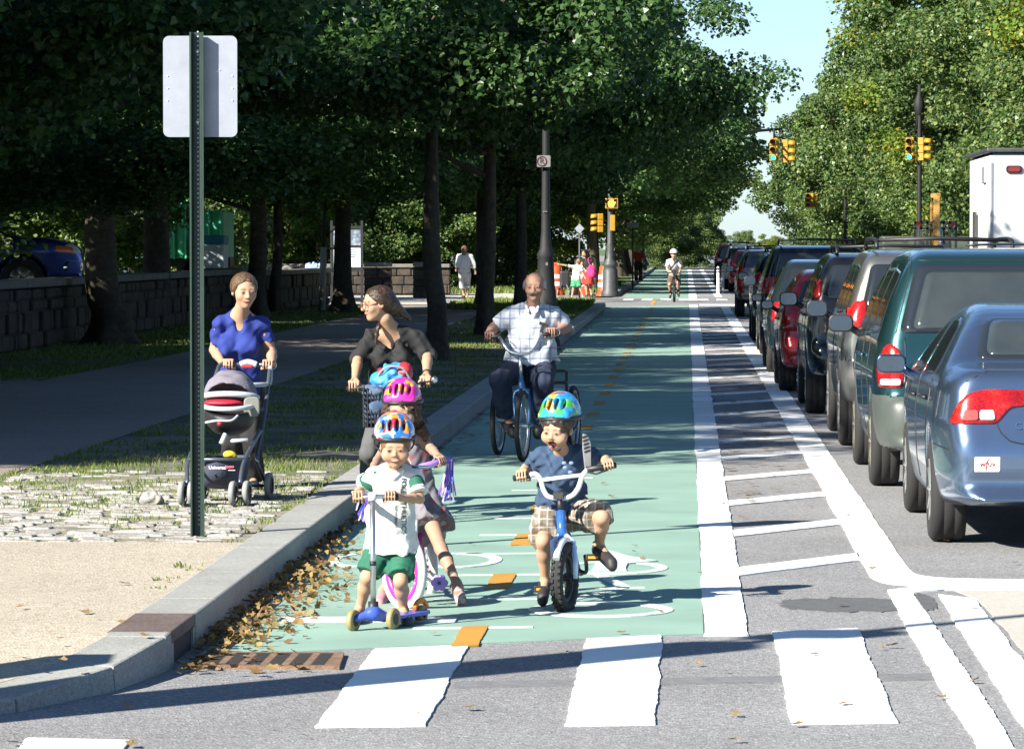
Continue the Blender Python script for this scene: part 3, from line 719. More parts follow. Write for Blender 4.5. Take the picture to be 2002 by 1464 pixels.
def make_tree(name, H, Rc, z0, r0, seed, leafm, barkm, nclump=150, n_per=230, size=.19, crad=(.16, .26), low=.45, flare=1.7, lean=0.0, cat='tree', ivy=False):
    g = np.random.default_rng(seed); root = thing(name, 'tree', cat)
    n = nclump; d = g.normal(size=(n, 3)); d[:, 2] *= .9; d /= np.linalg.norm(d, axis=1)[:, None]
    lob = 1 + .20 * np.sin(3 * np.arctan2(d[:, 1], d[:, 0]) + seed) + .13 * np.sin(5 * d[:, 2] + 2 * d[:, 0] + seed * 2) + .08 * g.normal(size=n)
    r = (.30 + .70 * g.random(n) ** .42) * lob
    zc = z0 + (H - z0) * low; hz = np.where(d[:, 2] > 0, H - zc, zc - z0)
    C = np.stack([d[:, 0] * r * Rc * .86, d[:, 1] * r * Rc * .86, zc + d[:, 2] * r * hz * .93], 1)
    rad = Rc * g.uniform(*crad, n)
    V, F = leaf_quads(C, rad, n_per, size, g)
    link_mesh('crown', V, F, leafm, root, False, local=True)
    b = MB(); tp = H * .78
    zs = np.array([-.1, .12, .35, .8, 1.6, z0 + .2, z0 + 1.4, H * .5, H * .65, tp]); zs = np.sort(zs)
    px = lean * zs + np.cumsum(g.normal(0, .05, len(zs))) * (zs > 1); py = np.cumsum(g.normal(0, .05, len(zs))) * (zs > 1)
    rr = r0 * np.interp(zs, [-.1, .35, 1.0, z0, H * .5, tp], [flare, flare * .72, 1.03, .85, .5, .12])
    P = np.stack([px, py, zs], 1); 
    # buttressed foot
    seg = 14; ring = np.arange(seg) * 2 * math.pi / seg; Q = smooth_path(P, 3); q = np.interp(np.arange(len(Q)) / 3, np.arange(len(P)), rr)
    VV = []; ph = g.uniform(0, 6)
    for (c, rad_) in zip(Q, q):
        f = max(0, 1 - c[2] / 1.0) * .22 * (flare - 1) * 2
        rr_ = rad_ * (1 + f * np.cos(4 * ring + ph) + .05 * np.cos(3 * ring + c[2]))
        VV.append(np.stack([c[0] + rr_ * np.cos(ring), c[1] + rr_ * np.sin(ring), np.full(seg, c[2])], 1))
    VV = np.concatenate(VV); FF = [(i * seg + k, i * seg + (k + 1) % seg, (i + 1) * seg + (k + 1) % seg, (i + 1) * seg + k) for i in range(len(Q) - 1) for k in range(seg)]
    b.add(VV, FF, True)
    nl = 13
    for i in range(nl):                                              # limbs reach out to leaf clumps
        t = C[g.integers(0, n)]; z = np.clip(z0 * .9 + (tp - z0) * (i / nl) * .9, 1.8, tp - .3); s = np.array((np.interp(z, zs, px), np.interp(z, zs, py), z))
        t = t * np.array((1, 1, 1)); mid = s + (t - s) * .5 + np.array((0, 0, .25 * np.linalg.norm(t[:2] - s[:2]) * .5)) + g.normal(0, .15, 3)
        ra = np.interp(z, zs, rr) * .5
        b.tube(smooth_path([s, s + (mid - s) * .5 + g.normal(0, .08, 3), mid, t], 3), np.linspace(ra, .02, 10), 6, caps=False)
        for _ in range(2):
            t2 = C[np.argsort(((C - t) ** 2).sum(1))[g.integers(1, 6)]]; b.tube([mid, (mid + t2) / 2 + g.normal(0, .12, 3), t2], [ra * .4, ra * .25, .012], 5, caps=False)
    b.build('trunk', barkm, root, local=True)
    return root
def place(proto, u, v, z, s, rz, label, group=None, first=None, sx=1.0):
    o = proto if proto.get('used') is None else copy_tree(proto)
    proto['used'] = 1
    o.location = (u, v, z); o.scale = (s * sx, s * sx, s); o.rotation_euler = (0, 0, rz)
    tag(o, label, None, group); return o
STREET = make_tree('street_tree', 11.5, 5.2, 3.3, .14, 1, L_DARK, M['bark'], 210, 430, .108, low=.2, crad=(.11, .19))
STREET2 = make_tree('street_tree', 12.5, 5.6, 3.4, .17, 2, L_DARK, M['bark'], 220, 430, .112, low=.2, crad=(.11, .19))
BIG = make_tree('park_tree', 12.5, 6.2, 5.0, .28, 3, L_DARK, M['bark'], 200, 400, .14, flare=1.75, low=.25, crad=(.11, .19))
PARK = make_tree('park_tree', 15, 6.0, 2.6, .26, 4, L_MID, M['bark'], 160, 330, .185)
PLANE = make_tree('plane_tree', 17, 6.0, 2.8, .27, 5, L_MID, M['plane_bark'], 220, 380, .155, crad=(.12, .22))
PLANE2 = make_tree('plane_tree', 18, 6.2, 2.4, .27, 6, L_LIGHT, M['plane_bark'], 210, 380, .15, crad=(.12, .22))
FAR = make_tree('street_tree', 15, 6.2, 2.6, .25, 8, L_MID, M['bark'], 180, 260, .225, crad=(.13, .23))
SHRUB = make_tree('park_shrub', 4.2, 2.6, .15, .06, 9, L_LIGHT, M['bark'], 70, 300, .115, low=.5, cat='shrub')
UNDER = make_tree('understorey_tree', 8, 4.2, .6, .10, 10, L_MID, M['bark'], 120, 300, .15, low=.5)
Z = KERB - .01
ct = lambda o, c: o
# the row along the kerb
SLIM = make_tree('street_tree', 7.8, 4.0, 3.7, .135, 12, L_DARK, M['bark'], 160, 420, .098, low=.12, crad=(.12, .2))
place(SLIM, -3.62, 58.5, Z, 1.0, .3, 'slender dark trunked street tree directly right of the woman in black')
place(STREET2, -3.70, 74.5, Z, .95, 1.9, 'stout leaning street tree trunk left of the moustached man, foot flared in grass', sx=.82)
place(STREET, -4.15, 101, Z, 1.0, 2.2, 'straight street tree just left of the black lamp post', sx=1.0)
place(STREET2, -5.4, 107, Z, .85, 4.0, 'street tree standing at the corner lawn left of the man on the tricycle')
place(STREET2, -3.4, 149, 0.1, 1.05, 5.2, 'broad street tree whose low crown overhangs the lane at the intersection', sx=1.08)
far_lab = 'dense street tree in the distant row shading the bike lane'
for k, (u, v, s) in enumerate([(-3.7, 164, 1.1), (-3.5, 180, 1.05), (-3.8, 198, 1.1), (-3.6, 218, 1.05), (-3.6, 240, 1.1), (-3.6, 268, 1.1), (-3.7, 300, 1.1), (-3.6, 340, 1.1), (-3.5, 390, 1.1)]):
    place(FAR if v > 190 else STREET2, u, v, .1, s, k * 1.3, far_lab, 'far trees along the lane').scale.z = s * .82
# the inner row between path and wall
place(BIG, -9.75, 68, Z, 1.0, .6, 'thick old park tree with a sunlit flared foot left of the sign post').scale.z = .62
place(BIG, -10.9, 81, Z, 1.0, 2.6, 'dark thick park tree just behind the flared one, near the green truck', sx=1.0).scale.z = .62
place(STREET2, -9.95, 93, Z, 1.25, 1.0, 'tall slim park tree rising behind the woman in blue').scale.z = .8
place(STREET, -10.1, 99, Z, .9, 3.0, 'thin dark park tree between the woman in blue and the young white wrapped tree')
place(STREET2, -10.6, 56.5, Z, .9, 2.0, 'dark tree trunk cut off by the left edge beside the path').scale.z = .62
place(BIG, -8.6, 101, Z, .9, 4.4, 'park tree rising behind the woman in black at the plaza edge', sx=.9).scale.z = .62
# trees left of the frame whose crowns shade the path and the lane
sh = 'leafy park tree whose shade falls across the path'
for k, (u, v, s, pr) in enumerate([(-12.5, 29.5, 1.0, STREET2), (-20, 22.5, 1.0, BIG), (-10.8, 35.0, 1.0, STREET2), (-14.2, 27.6, 1.0, STREET2), (-9.6, 41, .95, STREET2), (-18.8, 26.6, 1.05, STREET2), (-16, 36.5, 1.05, STREET2), (-19.5, 39, 1.1, STREET2), (-13.5, 41, 1.0, BIG), (-21.5, 33, 1.05, BIG), (-11.5, 49.5, .95, STREET2), (-20, 46, 1.0, PARK), (-28, 26, 1.1, BIG), (-30, 40, 1.1, PARK), (-16, 57, 1.0, BIG), (-28, 14, 1.1, BIG), (-15.5, 70, 1.0, PARK)]):
    place(pr, u, v, Z, s, k * 2.1, sh, 'trees shading the path').scale.z = s * (.9 if k < 14 or k == 15 else .6)
# deep park beyond the wall
g = np.random.default_rng(21); pk = 'dark dense tree deep in the park beyond the stone wall'; n_ = 0
cells = [(u, v) for v in (100, 116, 134, 152, 172, 194, 220, 250, 285) for u in (-17, -26, -36, -47, -58)]
for (u, v) in cells:
    uu, vv = u + g.uniform(-3, 3), v + g.uniform(-5, 5)
    if uu < -.19 * vv - 12: continue
    if 108 < vv - uu < 147 and uu > -26: continue
    place((PARK, BIG, UNDER, PARK)[n_ % 4], uu, vv, Z, g.uniform(.9, 1.25), g.uniform(0, 6), pk, 'park trees beyond the wall'); n_ += 1
un = 'sunlit bushy undergrowth in the park beyond the wall'
for k, (u, v, s) in enumerate([(-13.5, 88, .9), (-16.5, 98, 1.2), (-15, 106, 1.0), (-20, 110, 1.3), (-24, 104, 1.3), (-17, 136, 1.2), (-10, 150, 1.0), (-12, 152, 1.2), (-26, 124, 1.3), (-7.5, 160, 1.1), (-18, 78, 1.1), (-22, 92, 1.3), (-10, 170, 1.2), (-6.5, 186, 1.2), (-30, 112, 1.4), (-15, 120, 1.3)]):
    place(SHRUB if k % 3 else UNDER, u, v, Z, s * (1 if k % 3 else .7), k * 1.1, un, 'bushes beyond the wall')
# right side of the avenue
pl = 'leafy green plane tree in the row across the avenue'
rows = [(13.2, 97, .95, PLANE2), (12.6, 112, 1.0, PLANE2), (12.4, 128, .95, PLANE), (12.2, 144, 1.0, PLANE), (12.3, 161, 1.05, PLANE), (12.0, 179, 1.05, PLANE2), (12.2, 198, 1.0, PLANE), (12.0, 219, 1.0, PLANE), (12.2, 243, 1.0, FAR), (12, 270, 1.0, FAR), (12, 302, 1.0, FAR), (11.8, 340, 1.0, FAR), (11.5, 385, 1.0, FAR), (18, 120, 1.15, PLANE), (19, 140, 1.2, PLANE2), (19, 165, 1.2, PLANE), (20, 190, 1.25, PLANE2), (20, 220, 1.25, FAR), (26, 150, 1.3, FAR), (27, 180, 1.3, FAR), (28, 215, 1.4, FAR), (28, 255, 1.4, FAR), (20, 255, 1.3, FAR), (20, 295, 1.3, FAR)]
for k, (u, v, s, pr) in enumerate(rows):
    lab = pl if k else 'yellowing plane tree nearest the camera above the white box truck'
    place(pr, u + 1.3, v, 0.1, s, k * 1.7, lab, 'plane trees across the avenue')
for k, (u, v, s) in enumerate([(10.8, 118, .9), (11, 133, .9), (11, 150, 1.0), (10.9, 168, 1.0), (11, 186, 1.0), (11.2, 208, 1.1), (11, 232, 1.2), (10.5, 262, 1.2), (10.5, 300, 1.3)]):
    place(UNDER, u + 2.2, v, .1, s, k * 2.3, 'low bushy tree filling the gaps under the plane trees', 'low trees across the avenue')
# young tree in a pale wrap
yt = thing('young_tree', 'young street tree with a pale wrapped trunk and wooden tie stake beside the notice board', 'tree', (-9.35, 103.5, Z))
c_ = np.array((-9.35, 103.5, Z)); g = np.random.default_rng(31)
b = MB(); b.tube([c_ + (0, 0, -.05), c_ + (.02, 0, .9), c_ + (.04, 0, 1.62)], [.09, .085, .08], 12); b.build('trunk_wrap', mat('pale_wrap', (.40, .37, .29), .9, var=.3, vscale=8, bump=.4), yt)
b = MB(); b.tube([c_ + (.04, 0, 1.62), c_ + (.05, 0, 2.2), c_ + (.1, 0, 3.2), c_ + (.2, 0, 4.2)], [.055, .05, .035, .015], 8)
for k in range(8):
    a = k * 2.4; b.tube([c_ + (.05, 0, 1.9 + k * .2), c_ + (.05 + .5 * math.cos(a), .5 * math.sin(a), 2.2 + k * .22), c_ + (1.0 * math.cos(a), 1.0 * math.sin(a), 2.3 + k * .25)], [.02, .014, .006], 5)
b.build('trunk', M['bark'], yt)
b = MB(); b.bar(c_ + (-.12, 0, 1.58), c_ + (.34, .05, 1.58), .03, 6); b.bar(c_ + (-.12, 0, 1.5), c_ + (-.12, 0, 1.75), .03, 6); b.build('tie_stake', mat('stake_wood', (.34, .24, .10), .8, var=.2), yt)
C = np.array([(1.0 * math.cos(k * 2.4) * g.uniform(.3, 1.05), g.normal(0, .5), 2.1 + g.uniform(0, 1.9)) for k in range(26)]) + c_
V, F = leaf_quads(C, np.full(26, .34), 55, .15, g); link_mesh('crown', V, F, leaf_mat('young_leaf', [(.05, .12, .02), (.09, .18, .03), (.14, .24, .05), (.2, .28, .07)], .35), yt, False)

for k in range(14):
    place((SHRUB, UNDER)[k % 2], -3 + k * 3.6, 520 + (k * 37) % 43, 0, (.8, .5)[k % 2], k * 1.9, 'low dark tree in the far hedge closing the avenue', 'trees of the far hedge')
for k, (u, v, s) in enumerate([(-1.2, 312, .62), (.2, 330, .66), (-2.6, 322, .75), (1.2, 352, .6)]):
    place(UNDER, u, v, 0, s, k * 2.0, 'small leafy tree where the green lane ends in the distance', 'trees closing the lane')
# ------------------------------------------------------------------ street furniture and other fixed things
# sign seen from behind on a green U-channel post
p0 = G(388, 1045, KERB); sg = thing('sign_post', 'green punched channel post carrying a blank grey sign seen from the back', 'sign', p0)
X, Y = p0[0], p0[1]
prof = [(-.040, 0), (-.028, 0), (-.020, -.028), (.020, -.028), (.028, 0), (.040, 0), (.040, -.006), (.033, -.006), (.024, -.036), (-.024, -.036), (-.033, -.006), (-.040, -.006)]
prof = [(-.040, -.046), (-.030, -.046), (-.022, -.004), (.022, -.004), (.030, -.046), (.040, -.046), (.040, -.040), (.036, -.040), (.027, .004), (-.027, .004), (-.036, -.040), (-.040, -.040)]
b = MB(); n = len(prof)
V = [(X + x, Y + y, z) for z in (KERB - .1, KERB + 2.86) for x, y in prof]
b.add(V, [(i, (i + 1) % n, n + (i + 1) % n, n + i) for i in range(n)] + [tuple(range(n))[::-1], tuple(range(n, 2 * n))], False); po = b.build('post', M['greenpost'], sg)
b = MB()
for k in range(108):
    z = KERB + .06 + k * .0262
    b.lathe([(0, .003), (.0048, .003), (.0048, 0)], (X + .004, Y - .0045, z), (0, -1, 0), 8, smooth=False)
h1 = b.build('bright_hole_discs', mat('hole_glint', (.45, .46, .46), .5), po)  # pale discs: bright ground seen through the holes is put into their colour
b = MB(); b.prism(rrect(.424, .575, .035, 5), (X + .012, Y + .035, 2.705), (1, 0, 0), (0, 0, 1), .004); pl = b.build('sign_plate', M['galv'], sg)
b = MB()
for sx in (-.185, .185):
    for k in range(3): b.lathe([(0, .004), (.004, .0035), (.005, 0)], (X + .012 + sx, Y + .032, 2.705 - .08 + .07 * k), (0, -1, 0), 8)
b.lathe([(0, .004), (.004, .0035), (.005, 0)], (X + .11, Y + .032, 2.79), (0, -1, 0), 8); b.lathe([(0, .004), (.004, .0035), (.005, 0)], (X + .125, Y + .032, 2.80), (0, -1, 0), 8)
b.build('rivets', M['white_paint'], pl)
b = MB()
for z in (2.50, 2.90): b.bar((X, Y - .012, z), (X, Y + .04, z), .008, 8)
b.build('bolt', M['galv'], sg)

# unseen column added left of the frame, shaped to cast the long crossing shadow
pp = np.array((-5.02, 13.02, .06)); lp = thing('shadow_pole', 'unseen wide column with a thin mast and box, shaped to cast the crossing shadow', 'pole', pp)
b = MB(); b.lathe([(.27, 0), (.27, .5), (.25, .7), (.24, 4.3), (.05, 4.45)], pp, seg=16); b.build('shaft', M['lampgrey'], lp)
b = MB(); b.bar(pp + (0, 0, 4.3), pp + (0, 0, 6.6), .05, 8); b.build('upper_mast', M['lampgrey'], lp)
b = MB(); b.box(pp + (.0, 0, 4.75), (.50, .16, .26)); b.build('sign_box', M['lampgrey'], lp, bevel=.01)
b = MB(); b.bar(pp + (-.05, .02, 4.2), pp + (-.16, .1, 4.75), .016, 6); b.bar(pp + (-.16, .1, 4.75), pp + (0, 0, 4.95), .016, 6); b.build('bracket', M['lampgrey'], lp)
pp = np.array((-4.35, 14.55, .1)); cbx = thing('shadow_post', 'unseen red box on a pedestal, added left of the corner to cast a shadow', 'shadow caster', pp)  # invented object out of view, added only to cast the second sidewalk shadow
b = MB(); b.lathe([(.2, 0), (.2, .06), (.12, .12), (.09, .9), (.13, .95), (.13, 1.0)], pp, seg=16); b.build('pedestal', M['lampgrey'], cbx)
b = MB(); b.box(pp + (0, 0, 1.3), (.3, .26, .6)); b.build('box', mat('dull_red', (.35, .03, .02), .5, var=.15), cbx, bevel=.02)

# stone wall along the park
def stone_wall(name, label, a, b2, h, th, seed):
    a = np.array(a, float); b2 = np.array(b2, float); d = unit(b2 - a); nrm = np.array((-d[1], d[0])); L = np.linalg.norm(b2 - a); g = np.random.default_rng(seed)
    t = thing(name, label, 'wall', (*((a + b2) / 2), KERB - .02)); b = MB(); z = 0.0
    Rm = np.array([[d[0], nrm[0], 0], [d[1], nrm[1], 0], [0, 0, 1]])
    while z < h - .05:
        dz = min(g.uniform(.14, .36), h - z); s = 0.0
        while s < L - .02:
            ds = min(g.uniform(.2, .95), L - s); c = a + d * (s + ds / 2)
            b.box((c[0], c[1], KERB + z + dz / 2), (ds - .02, th + g.uniform(-.10, .07), dz - .02), Rm); s += ds
        z += dz
    c = (a + b2) / 2; b.box((c[0], c[1], KERB + h / 2 - .03), (L - .04, th - .12, h - .04), Rm)
    b.build('masonry', M['stone'], t, bevel=.035)
    b = MB(); s = 0
    while s < L - .05:
        ds = min(1.5, L - s); c = a + d * (s + ds / 2); b.box((c[0], c[1], KERB + h + .06), (ds - .015, th + .16, .13), Rm); s += ds
    b.build('coping', M['coping'], t, bevel=.03); return t
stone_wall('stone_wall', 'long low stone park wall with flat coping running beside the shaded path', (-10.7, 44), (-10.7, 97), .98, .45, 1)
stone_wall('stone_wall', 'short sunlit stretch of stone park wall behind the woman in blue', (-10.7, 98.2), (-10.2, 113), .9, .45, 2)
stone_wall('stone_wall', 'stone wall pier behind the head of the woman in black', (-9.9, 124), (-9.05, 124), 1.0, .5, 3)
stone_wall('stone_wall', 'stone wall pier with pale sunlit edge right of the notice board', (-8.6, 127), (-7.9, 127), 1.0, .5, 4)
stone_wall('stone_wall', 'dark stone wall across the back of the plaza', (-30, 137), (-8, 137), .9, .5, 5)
# curved stone bench end by the wall
bp = G(570, 598, KERB); be = thing('stone_bench', 'dark stepped stone bench with pale curled top beside the park wall', 'bench', bp)
b = MB(); ol = [(-.55, 0), (.5, 0), (.55, .35), (.52, .55), (.1, .62), (-.1, .9), (-.3, 1.0), (-.55, .98)]
b.prism(ol, bp + (0, .3, 0), (1, 0, 0), (0, 0, 1), .5); b.build('block', M['stone'], be, bevel=.05)
b = MB()
for k in range(2):
    x = -.36 + k * .22; b.tube(smooth_path([bp + (x - .16, .0, .95), bp + (x, -.02, 1.06), bp + (x + .14, -.02, .98), bp + (x + .3, -.03, .72), bp + (x + .42, -.03, .62)], 4), .055, 8)
b.tube(smooth_path([bp + (.0, 0, .62), bp + (.3, -.02, .64), bp + (.52, -.02, .58), bp + (.56, 0, .35)], 4), .06, 8); b.build('moulding', M['coping'], be)

# notice board
q = B(678, 590, 116.5); q[2] = KERB; S = 116.5 / 7900
nb = thing('notice_board', 'dark framed park notice board with a picture above a white text panel', 'notice board', q)
b = MB(); zt, zb = 2.32, 1.12
for x in (-.44, .44): b.box(q + (x, 0, (zt + .15) / 2 - KERB / 2), (.07, .08, zt + .1))
b.box(q + (0, 0, zt - KERB), (.94, .09, .08)); b.box(q + (0, 0, zb - KERB - .03), (.94, .09, .08)); b.box(q + (0, 0, 1.77 - KERB), (.82, .07, .05)); b.build('frame', M['poleblack'], nb)
b = MB(); b.box(q + (0, .0, (1.16 + 1.74) / 2 - KERB), (.80, .03, .56)); tp = b.build('text_panel', mat('notice_white', (.55, .60, .68), .5), nb)
b = MB(); g = np.random.default_rng(2)
for k, (wd, x) in enumerate([(.22, .08), (.34, .1), (.6, 0), (.5, .03), (.28, .1)]): b.box(q + (x, -.018, 1.68 - KERB - k * .052), (wd, .004, .022))
b.build('printed_lines', mat('notice_ink', (.08, .08, .1), .6), tp)
b = MB(); b.box(q + (0, .0, (1.80 + 2.27) / 2 - KERB), (.80, .03, .46)); pn = b.build('picture_panel', mat('notice_photo', (.10, .13, .17), .4, c2=(.38, .42, .5), c2t=.55, c2w=.1, c2s=3.5), nb)
# park lamp post in front of the board
q = G(668, 588, KERB); pk_ = thing('park_lamp', 'black cast iron park lamp post with flared base in front of the notice board', 'lamp post', q)
b = MB(); b.lathe([(.30, 0), (.30, .08), (.24, .14), (.20, .4), (.16, .55), (.15, .95), (.18, 1.0), (.13, 1.1), (.10, 1.2), (.12, 1.25), (.075, 1.35), (.06, 1.6)], q, seg=16); b.build('base', M['poleblack'], pk_)
b = MB(); b.lathe([(.062, 1.6), (.058, 1.86)], q, seg=12); b.build('sticker_band', mat('pale_sticker', (.42, .43, .40), .6), pk_)
b = MB(); b.lathe([(.055, 1.86), (.045, 3.4), (.09, 3.5), (.05, 3.6), (.16, 3.75), (.19, 4.1), (.1, 4.35), (.03, 4.5)], q, seg=14); b.build('shaft', M['poleblack'], pk_)
# litter bin with bag
q = G(618, 580, KERB); lb = thing('litter_bin', 'dark litter bin with a pale blue bag liner behind the young tree', 'bin', q)
b = MB(); b.lathe([(.26, 0), (.30, .9), (.31, .95), (.29, .97), (.28, .9)], q, seg=18); b.build('basket', M['poleblack'], lb)
b = MB(); g = np.random.default_rng(4)
for k in range(26): b.sphere(q + (.29 * math.cos(k * .242), .29 * math.sin(k * .242), .93 + g.uniform(-.03, .08)), (.07, .07, g.uniform(.05, .13)), 8, 5)
b.build('bag_liner', mat('blue_bag', (.26, .38, .68), .4, var=.3, vscale=9), lb)

# tall black lamp post with a no-parking plate
q = B(1067, 600, 66); q[2] = KERB; v0 = q[1]; tl_ = thing('lamp_post', 'tall black lamp post with a round no parking plate, behind the tricycle rider', 'lamp post', q)
b = MB(); b.lathe([(.24, 0), (.24, .1), (.19, .16), (.17, .9), (.15, 1.0), (.13, 1.45), (.15, 1.5), (.10, 1.6), (.075, 1.9), (.06, 3.2), (.05, 7.2)], q, seg=16); b.build('shaft', M['poleblack'], tl_)
b = MB(); b.tube(smooth_path([q + (0, 0, 6.9), q + (.3, 0, 7.5), q + (1.0, 0, 7.7), q + (1.5, 0, 7.5)], 5), .05, 8); b.sphere(q + (1.7, 0, 7.45), (.28, .14, .1)); b.build('lamp_arm', M['poleblack'], tl_)
b = MB(); zc = 3.17; b.prism(rrect(.22, .19, .02), q + (-.03, -.13, zc - KERB), (1, 0, 0), (0, 0, 1), .01); pp_ = b.build('parking_plate', mat('plate_grey', (.17, .165, .17), .5), tl_)
b = MB(); b.torus(q + (-.06, -.14, zc - KERB), (0, 1, 0), .075, .009, 24, 6); b.bar(q + (-.11, -.142, zc - KERB + .055), q + (-.01, -.142, zc - KERB - .055), .007, 6); b.build('ring', mat('sign_red', (.09, .02, .02), .5), pp_)
V, F = text_mesh('P', .12, True); b = MB(); b.add(np.stack([V[:, 0] + q[0] - .06, np.full(len(V), q[1] - .139), V[:, 1] + zc], 1), F, False); b.build('letter', M['black'], pp_)
b = MB(); b.box(q + (-.01, -.09, 2.2), (.07, .01, .02)); b.box(q + (.02, -.13, 1.35), (.04, .01, .05)); b.build('stickers', M['coping'], tl_)

# traffic signals
def head(b_h, b_v, b_l, c, fwd, lit=None, tall=.78, wd=.27, M_=None):
    """three-lens signal head centred at c facing fwd"""
    c = np.array(c, float); f = unit(fwd); r = np.cross(f, (0, 0, 1)); Rm = np.stack([r, f, (0, 0, 1)], 1); k = tall / 3
    for i in range(3):
        cc = c + np.array((0, 0, (1 - i) * k)); b_h.box(cc, (wd, wd * .75, k - .012), Rm)
        lens = cc + f * (wd * .375)
        o = b_l[i]; o.lathe([(0, .012), (k * .33, .004), (k * .35, 0)], lens, f, 14)
        seg = 14; a = np.linspace(R(-25), R(205), seg); V = []
        for q_ in (0, 1):
            for t in a: V.append(lens + f * (.0 if q_ == 0 else wd * .85) + (r * math.cos(t) + np.array((0, 0, 1)) * math.sin(t)) * k * .40 - np.array((0, 0, .02)) * q_)
        b_v.add(V, [(i_, i_ + 1, seg + i_ + 1, seg + i_) for i_ in range(seg - 1)], True)
LENS_G = mat('green_lens_lit', (.02, .35, .25), .3, emis=((.05, .9, .62), 1.3)); LENS_D = mat('dark_lens', (.03, .012, .01), .3)
def signal_heads(root, heads):
    for (c, fwd, lit, tall, wd) in heads:
        bh, bv = MB(), MB(); bl = [MB(), MB(), MB()]; head(bh, bv, bl, c, fwd, lit, tall, wd)
        h_ = bh.build('signal_head', M['signal'], root, bevel=.02)
        vz = bv.build('visor', M['signal'], h_); vz.modifiers.new('s', 'SOLIDIFY').thickness = .012
        for i in range(3): bl[i].build('lens', LENS_G if (lit and i == 2) else LENS_D, h_)
q = G(1193, 579, KERB); vq = q[1]; sp_ = thing('signal_pole', 'grey corner signal pole with a long mast arm over the bike lane', 'traffic light', q)
b = MB(); b.lathe([(.30, 0), (.30, .12), (.25, .2), (.24, .85), (.20, .95), (.26, 1.0), (.22, 1.08), (.13, 1.25), (.15, 1.4), (.12, 1.5), (.14, 1.6), (.105, 1.75), (.09, 2.5), (.085, 6.2), (.03, 6.5)], q, seg=16); b.build('shaft', M['lampgrey'], sp_)
tip = B(1530, 252, vq); b = MB(); b.tube([q + (0, 0, 4.9), (q + tip + (0, 0, 4.9)) / 2 * np.array((1, 1, 0)) + np.array((0, 0, 5.35)), tip], [.075, .06, .045], 10); b.bar(q + (0, 0, 6.1), (q * .45 + tip * .55) * np.array((1, 1, 0)) + np.array((0, 0, 5.50)), .02, 6); b.build('mast_arm', M['poleblack'], sp_)
c1 = B(1513, 293, vq - .1); c2_ = B(1536, 296, vq + .1)
b = MB(); b.bar(c1 + (0, 0, .38), c1 + (.0, 0, .68), .03, 8); b.bar(c2_ + (-.1, 0, .40), c2_ + (-.1, 0, .68), .03, 8); b.bar(c1 + (0, 0, .42), c2_ + (-.1, 0, .44), .025, 8); b.build('hanger', M['poleblack'], sp_)
ph = B(1196, 398, vq - .25); ps = B(1198, 436, vq - .2); pl_ = B(1173, 436, vq)
signal_heads(sp_, [(c1, (-.15, -1, 0), True, .76, .27), (c2_, (1, -.25, 0), False, .76, .27), (pl_, (-1, -.2, 0), False, .62, .24)])
b = MB(); b.box(ph, (.42, .2, .34)); pb = b.build('walk_signal', M['signal'], sp_, bevel=.02)
b = MB(); b.box(ph + (0, -.103, .0), (.34, .006, .27)); b.build('face', M['black'], pb)
hand = [(-.07, -.11), (.05, -.11), (.09, -.02), (.12, .03), (.09, .05), (.05, .0), (.055, .10), (.03, .105), (.025, .02), (.01, .02), (.01, .12), (-.018, .12), (-.02, .02), (-.035, .02), (-.04, .10), (-.065, .095), (-.065, .01), (-.08, .01), (-.09, .06), (-.11, .05), (-.10, -.05)]
b = MB(); b.prism(hand, ph + (0, -.11, .0), (1.1, 0, 0), (0, 0, 1.1), .006); b.build('hand_symbol', mat('amber_lit', (.6, .2, .02), .4, emis=((1, .27, .02), 3.0)), pb)
b = MB(); b.box(ps, (.16, .25, .52)); b.build('signal_back', M['signal'], sp_, bevel=.02)
b = MB(); b.bar(ps + (-.05, 0, .3), q + (0, 0, 2.9), .02, 6); b.bar(ps + (-.05, 0, -.26), q + (0, 0, 2.3), .02, 6); b.build('bracket', M['lampgrey'], sp_)
def far_pole(name, label, base, heads, armto, hgt):
    t = thing(name, label, 'traffic light', base); base = np.array(base, float)
    b = MB(); b.lathe([(.28, 0), (.24, .9), (.13, 1.2), (.09, 2.5), (.08, hgt)], base, seg=12); b.build('shaft', M['poleblack'], t)
    b = MB(); b.tube([base + (0, 0, hgt - .3), armto], [.06, .04], 8)
    for h_ in heads: b.bar(np.array(h_[0]) + (0, 0, .36), np.array(h_[0]) + (0, 0, .62), .025, 6); b.bar(np.array(h_[0]) + (0, 0, .62), armto, .03, 6)
    b.build('mast_arm', M['poleblack'], t); signal_heads(t, heads); return t
V1 = 147.0; cA, cB = B(1779, 292, V1), B(1803, 292, V1)
t = far_pole('signal_pole', 'dark signal pole with two yellow heads in front of the plane trees right of centre', B(1797, 560, V1) * np.array((1, 1, 0)), [(cA, (-.2, -1, 0), True, .84, .3), (cB, (1, -.5, 0), False, .84, .3)], (cA + cB) / 2 + np.array((0, 0, .7)), 7.6)
b = MB(); lp_ = B(1797, 228, V1); b.lathe([(.05, 0), (.16, .1), (.20, .5), (.10, .75), (.03, 1.0)], lp_, seg=12); b.build('lantern', M['poleblack'], t)
V2 = 225.0; cA, cB = B(1579, 392, V2), B(1590, 392, V2)
far_pole('signal_pole', 'distant signal with paired yellow heads above the far end of the parked row', (8.8, V2, 0), [(cA, (0, -1, 0), False, .8, .3), (cB, (1, -.8, 0), False, .8, .3)], (cA + cB) / 2 + np.array((0, 0, .62)), 5.6)
V3 = 270.0; cA = B(1407, 393, V3)
far_pole('signal_pole', 'farthest small yellow signal hanging in the gap of sky over the lane', (-2.9, V3, 0), [(cA, (.6, -1, 0), False, .62, .3)], cA + np.array((.0, 0, .62)), 5.9)

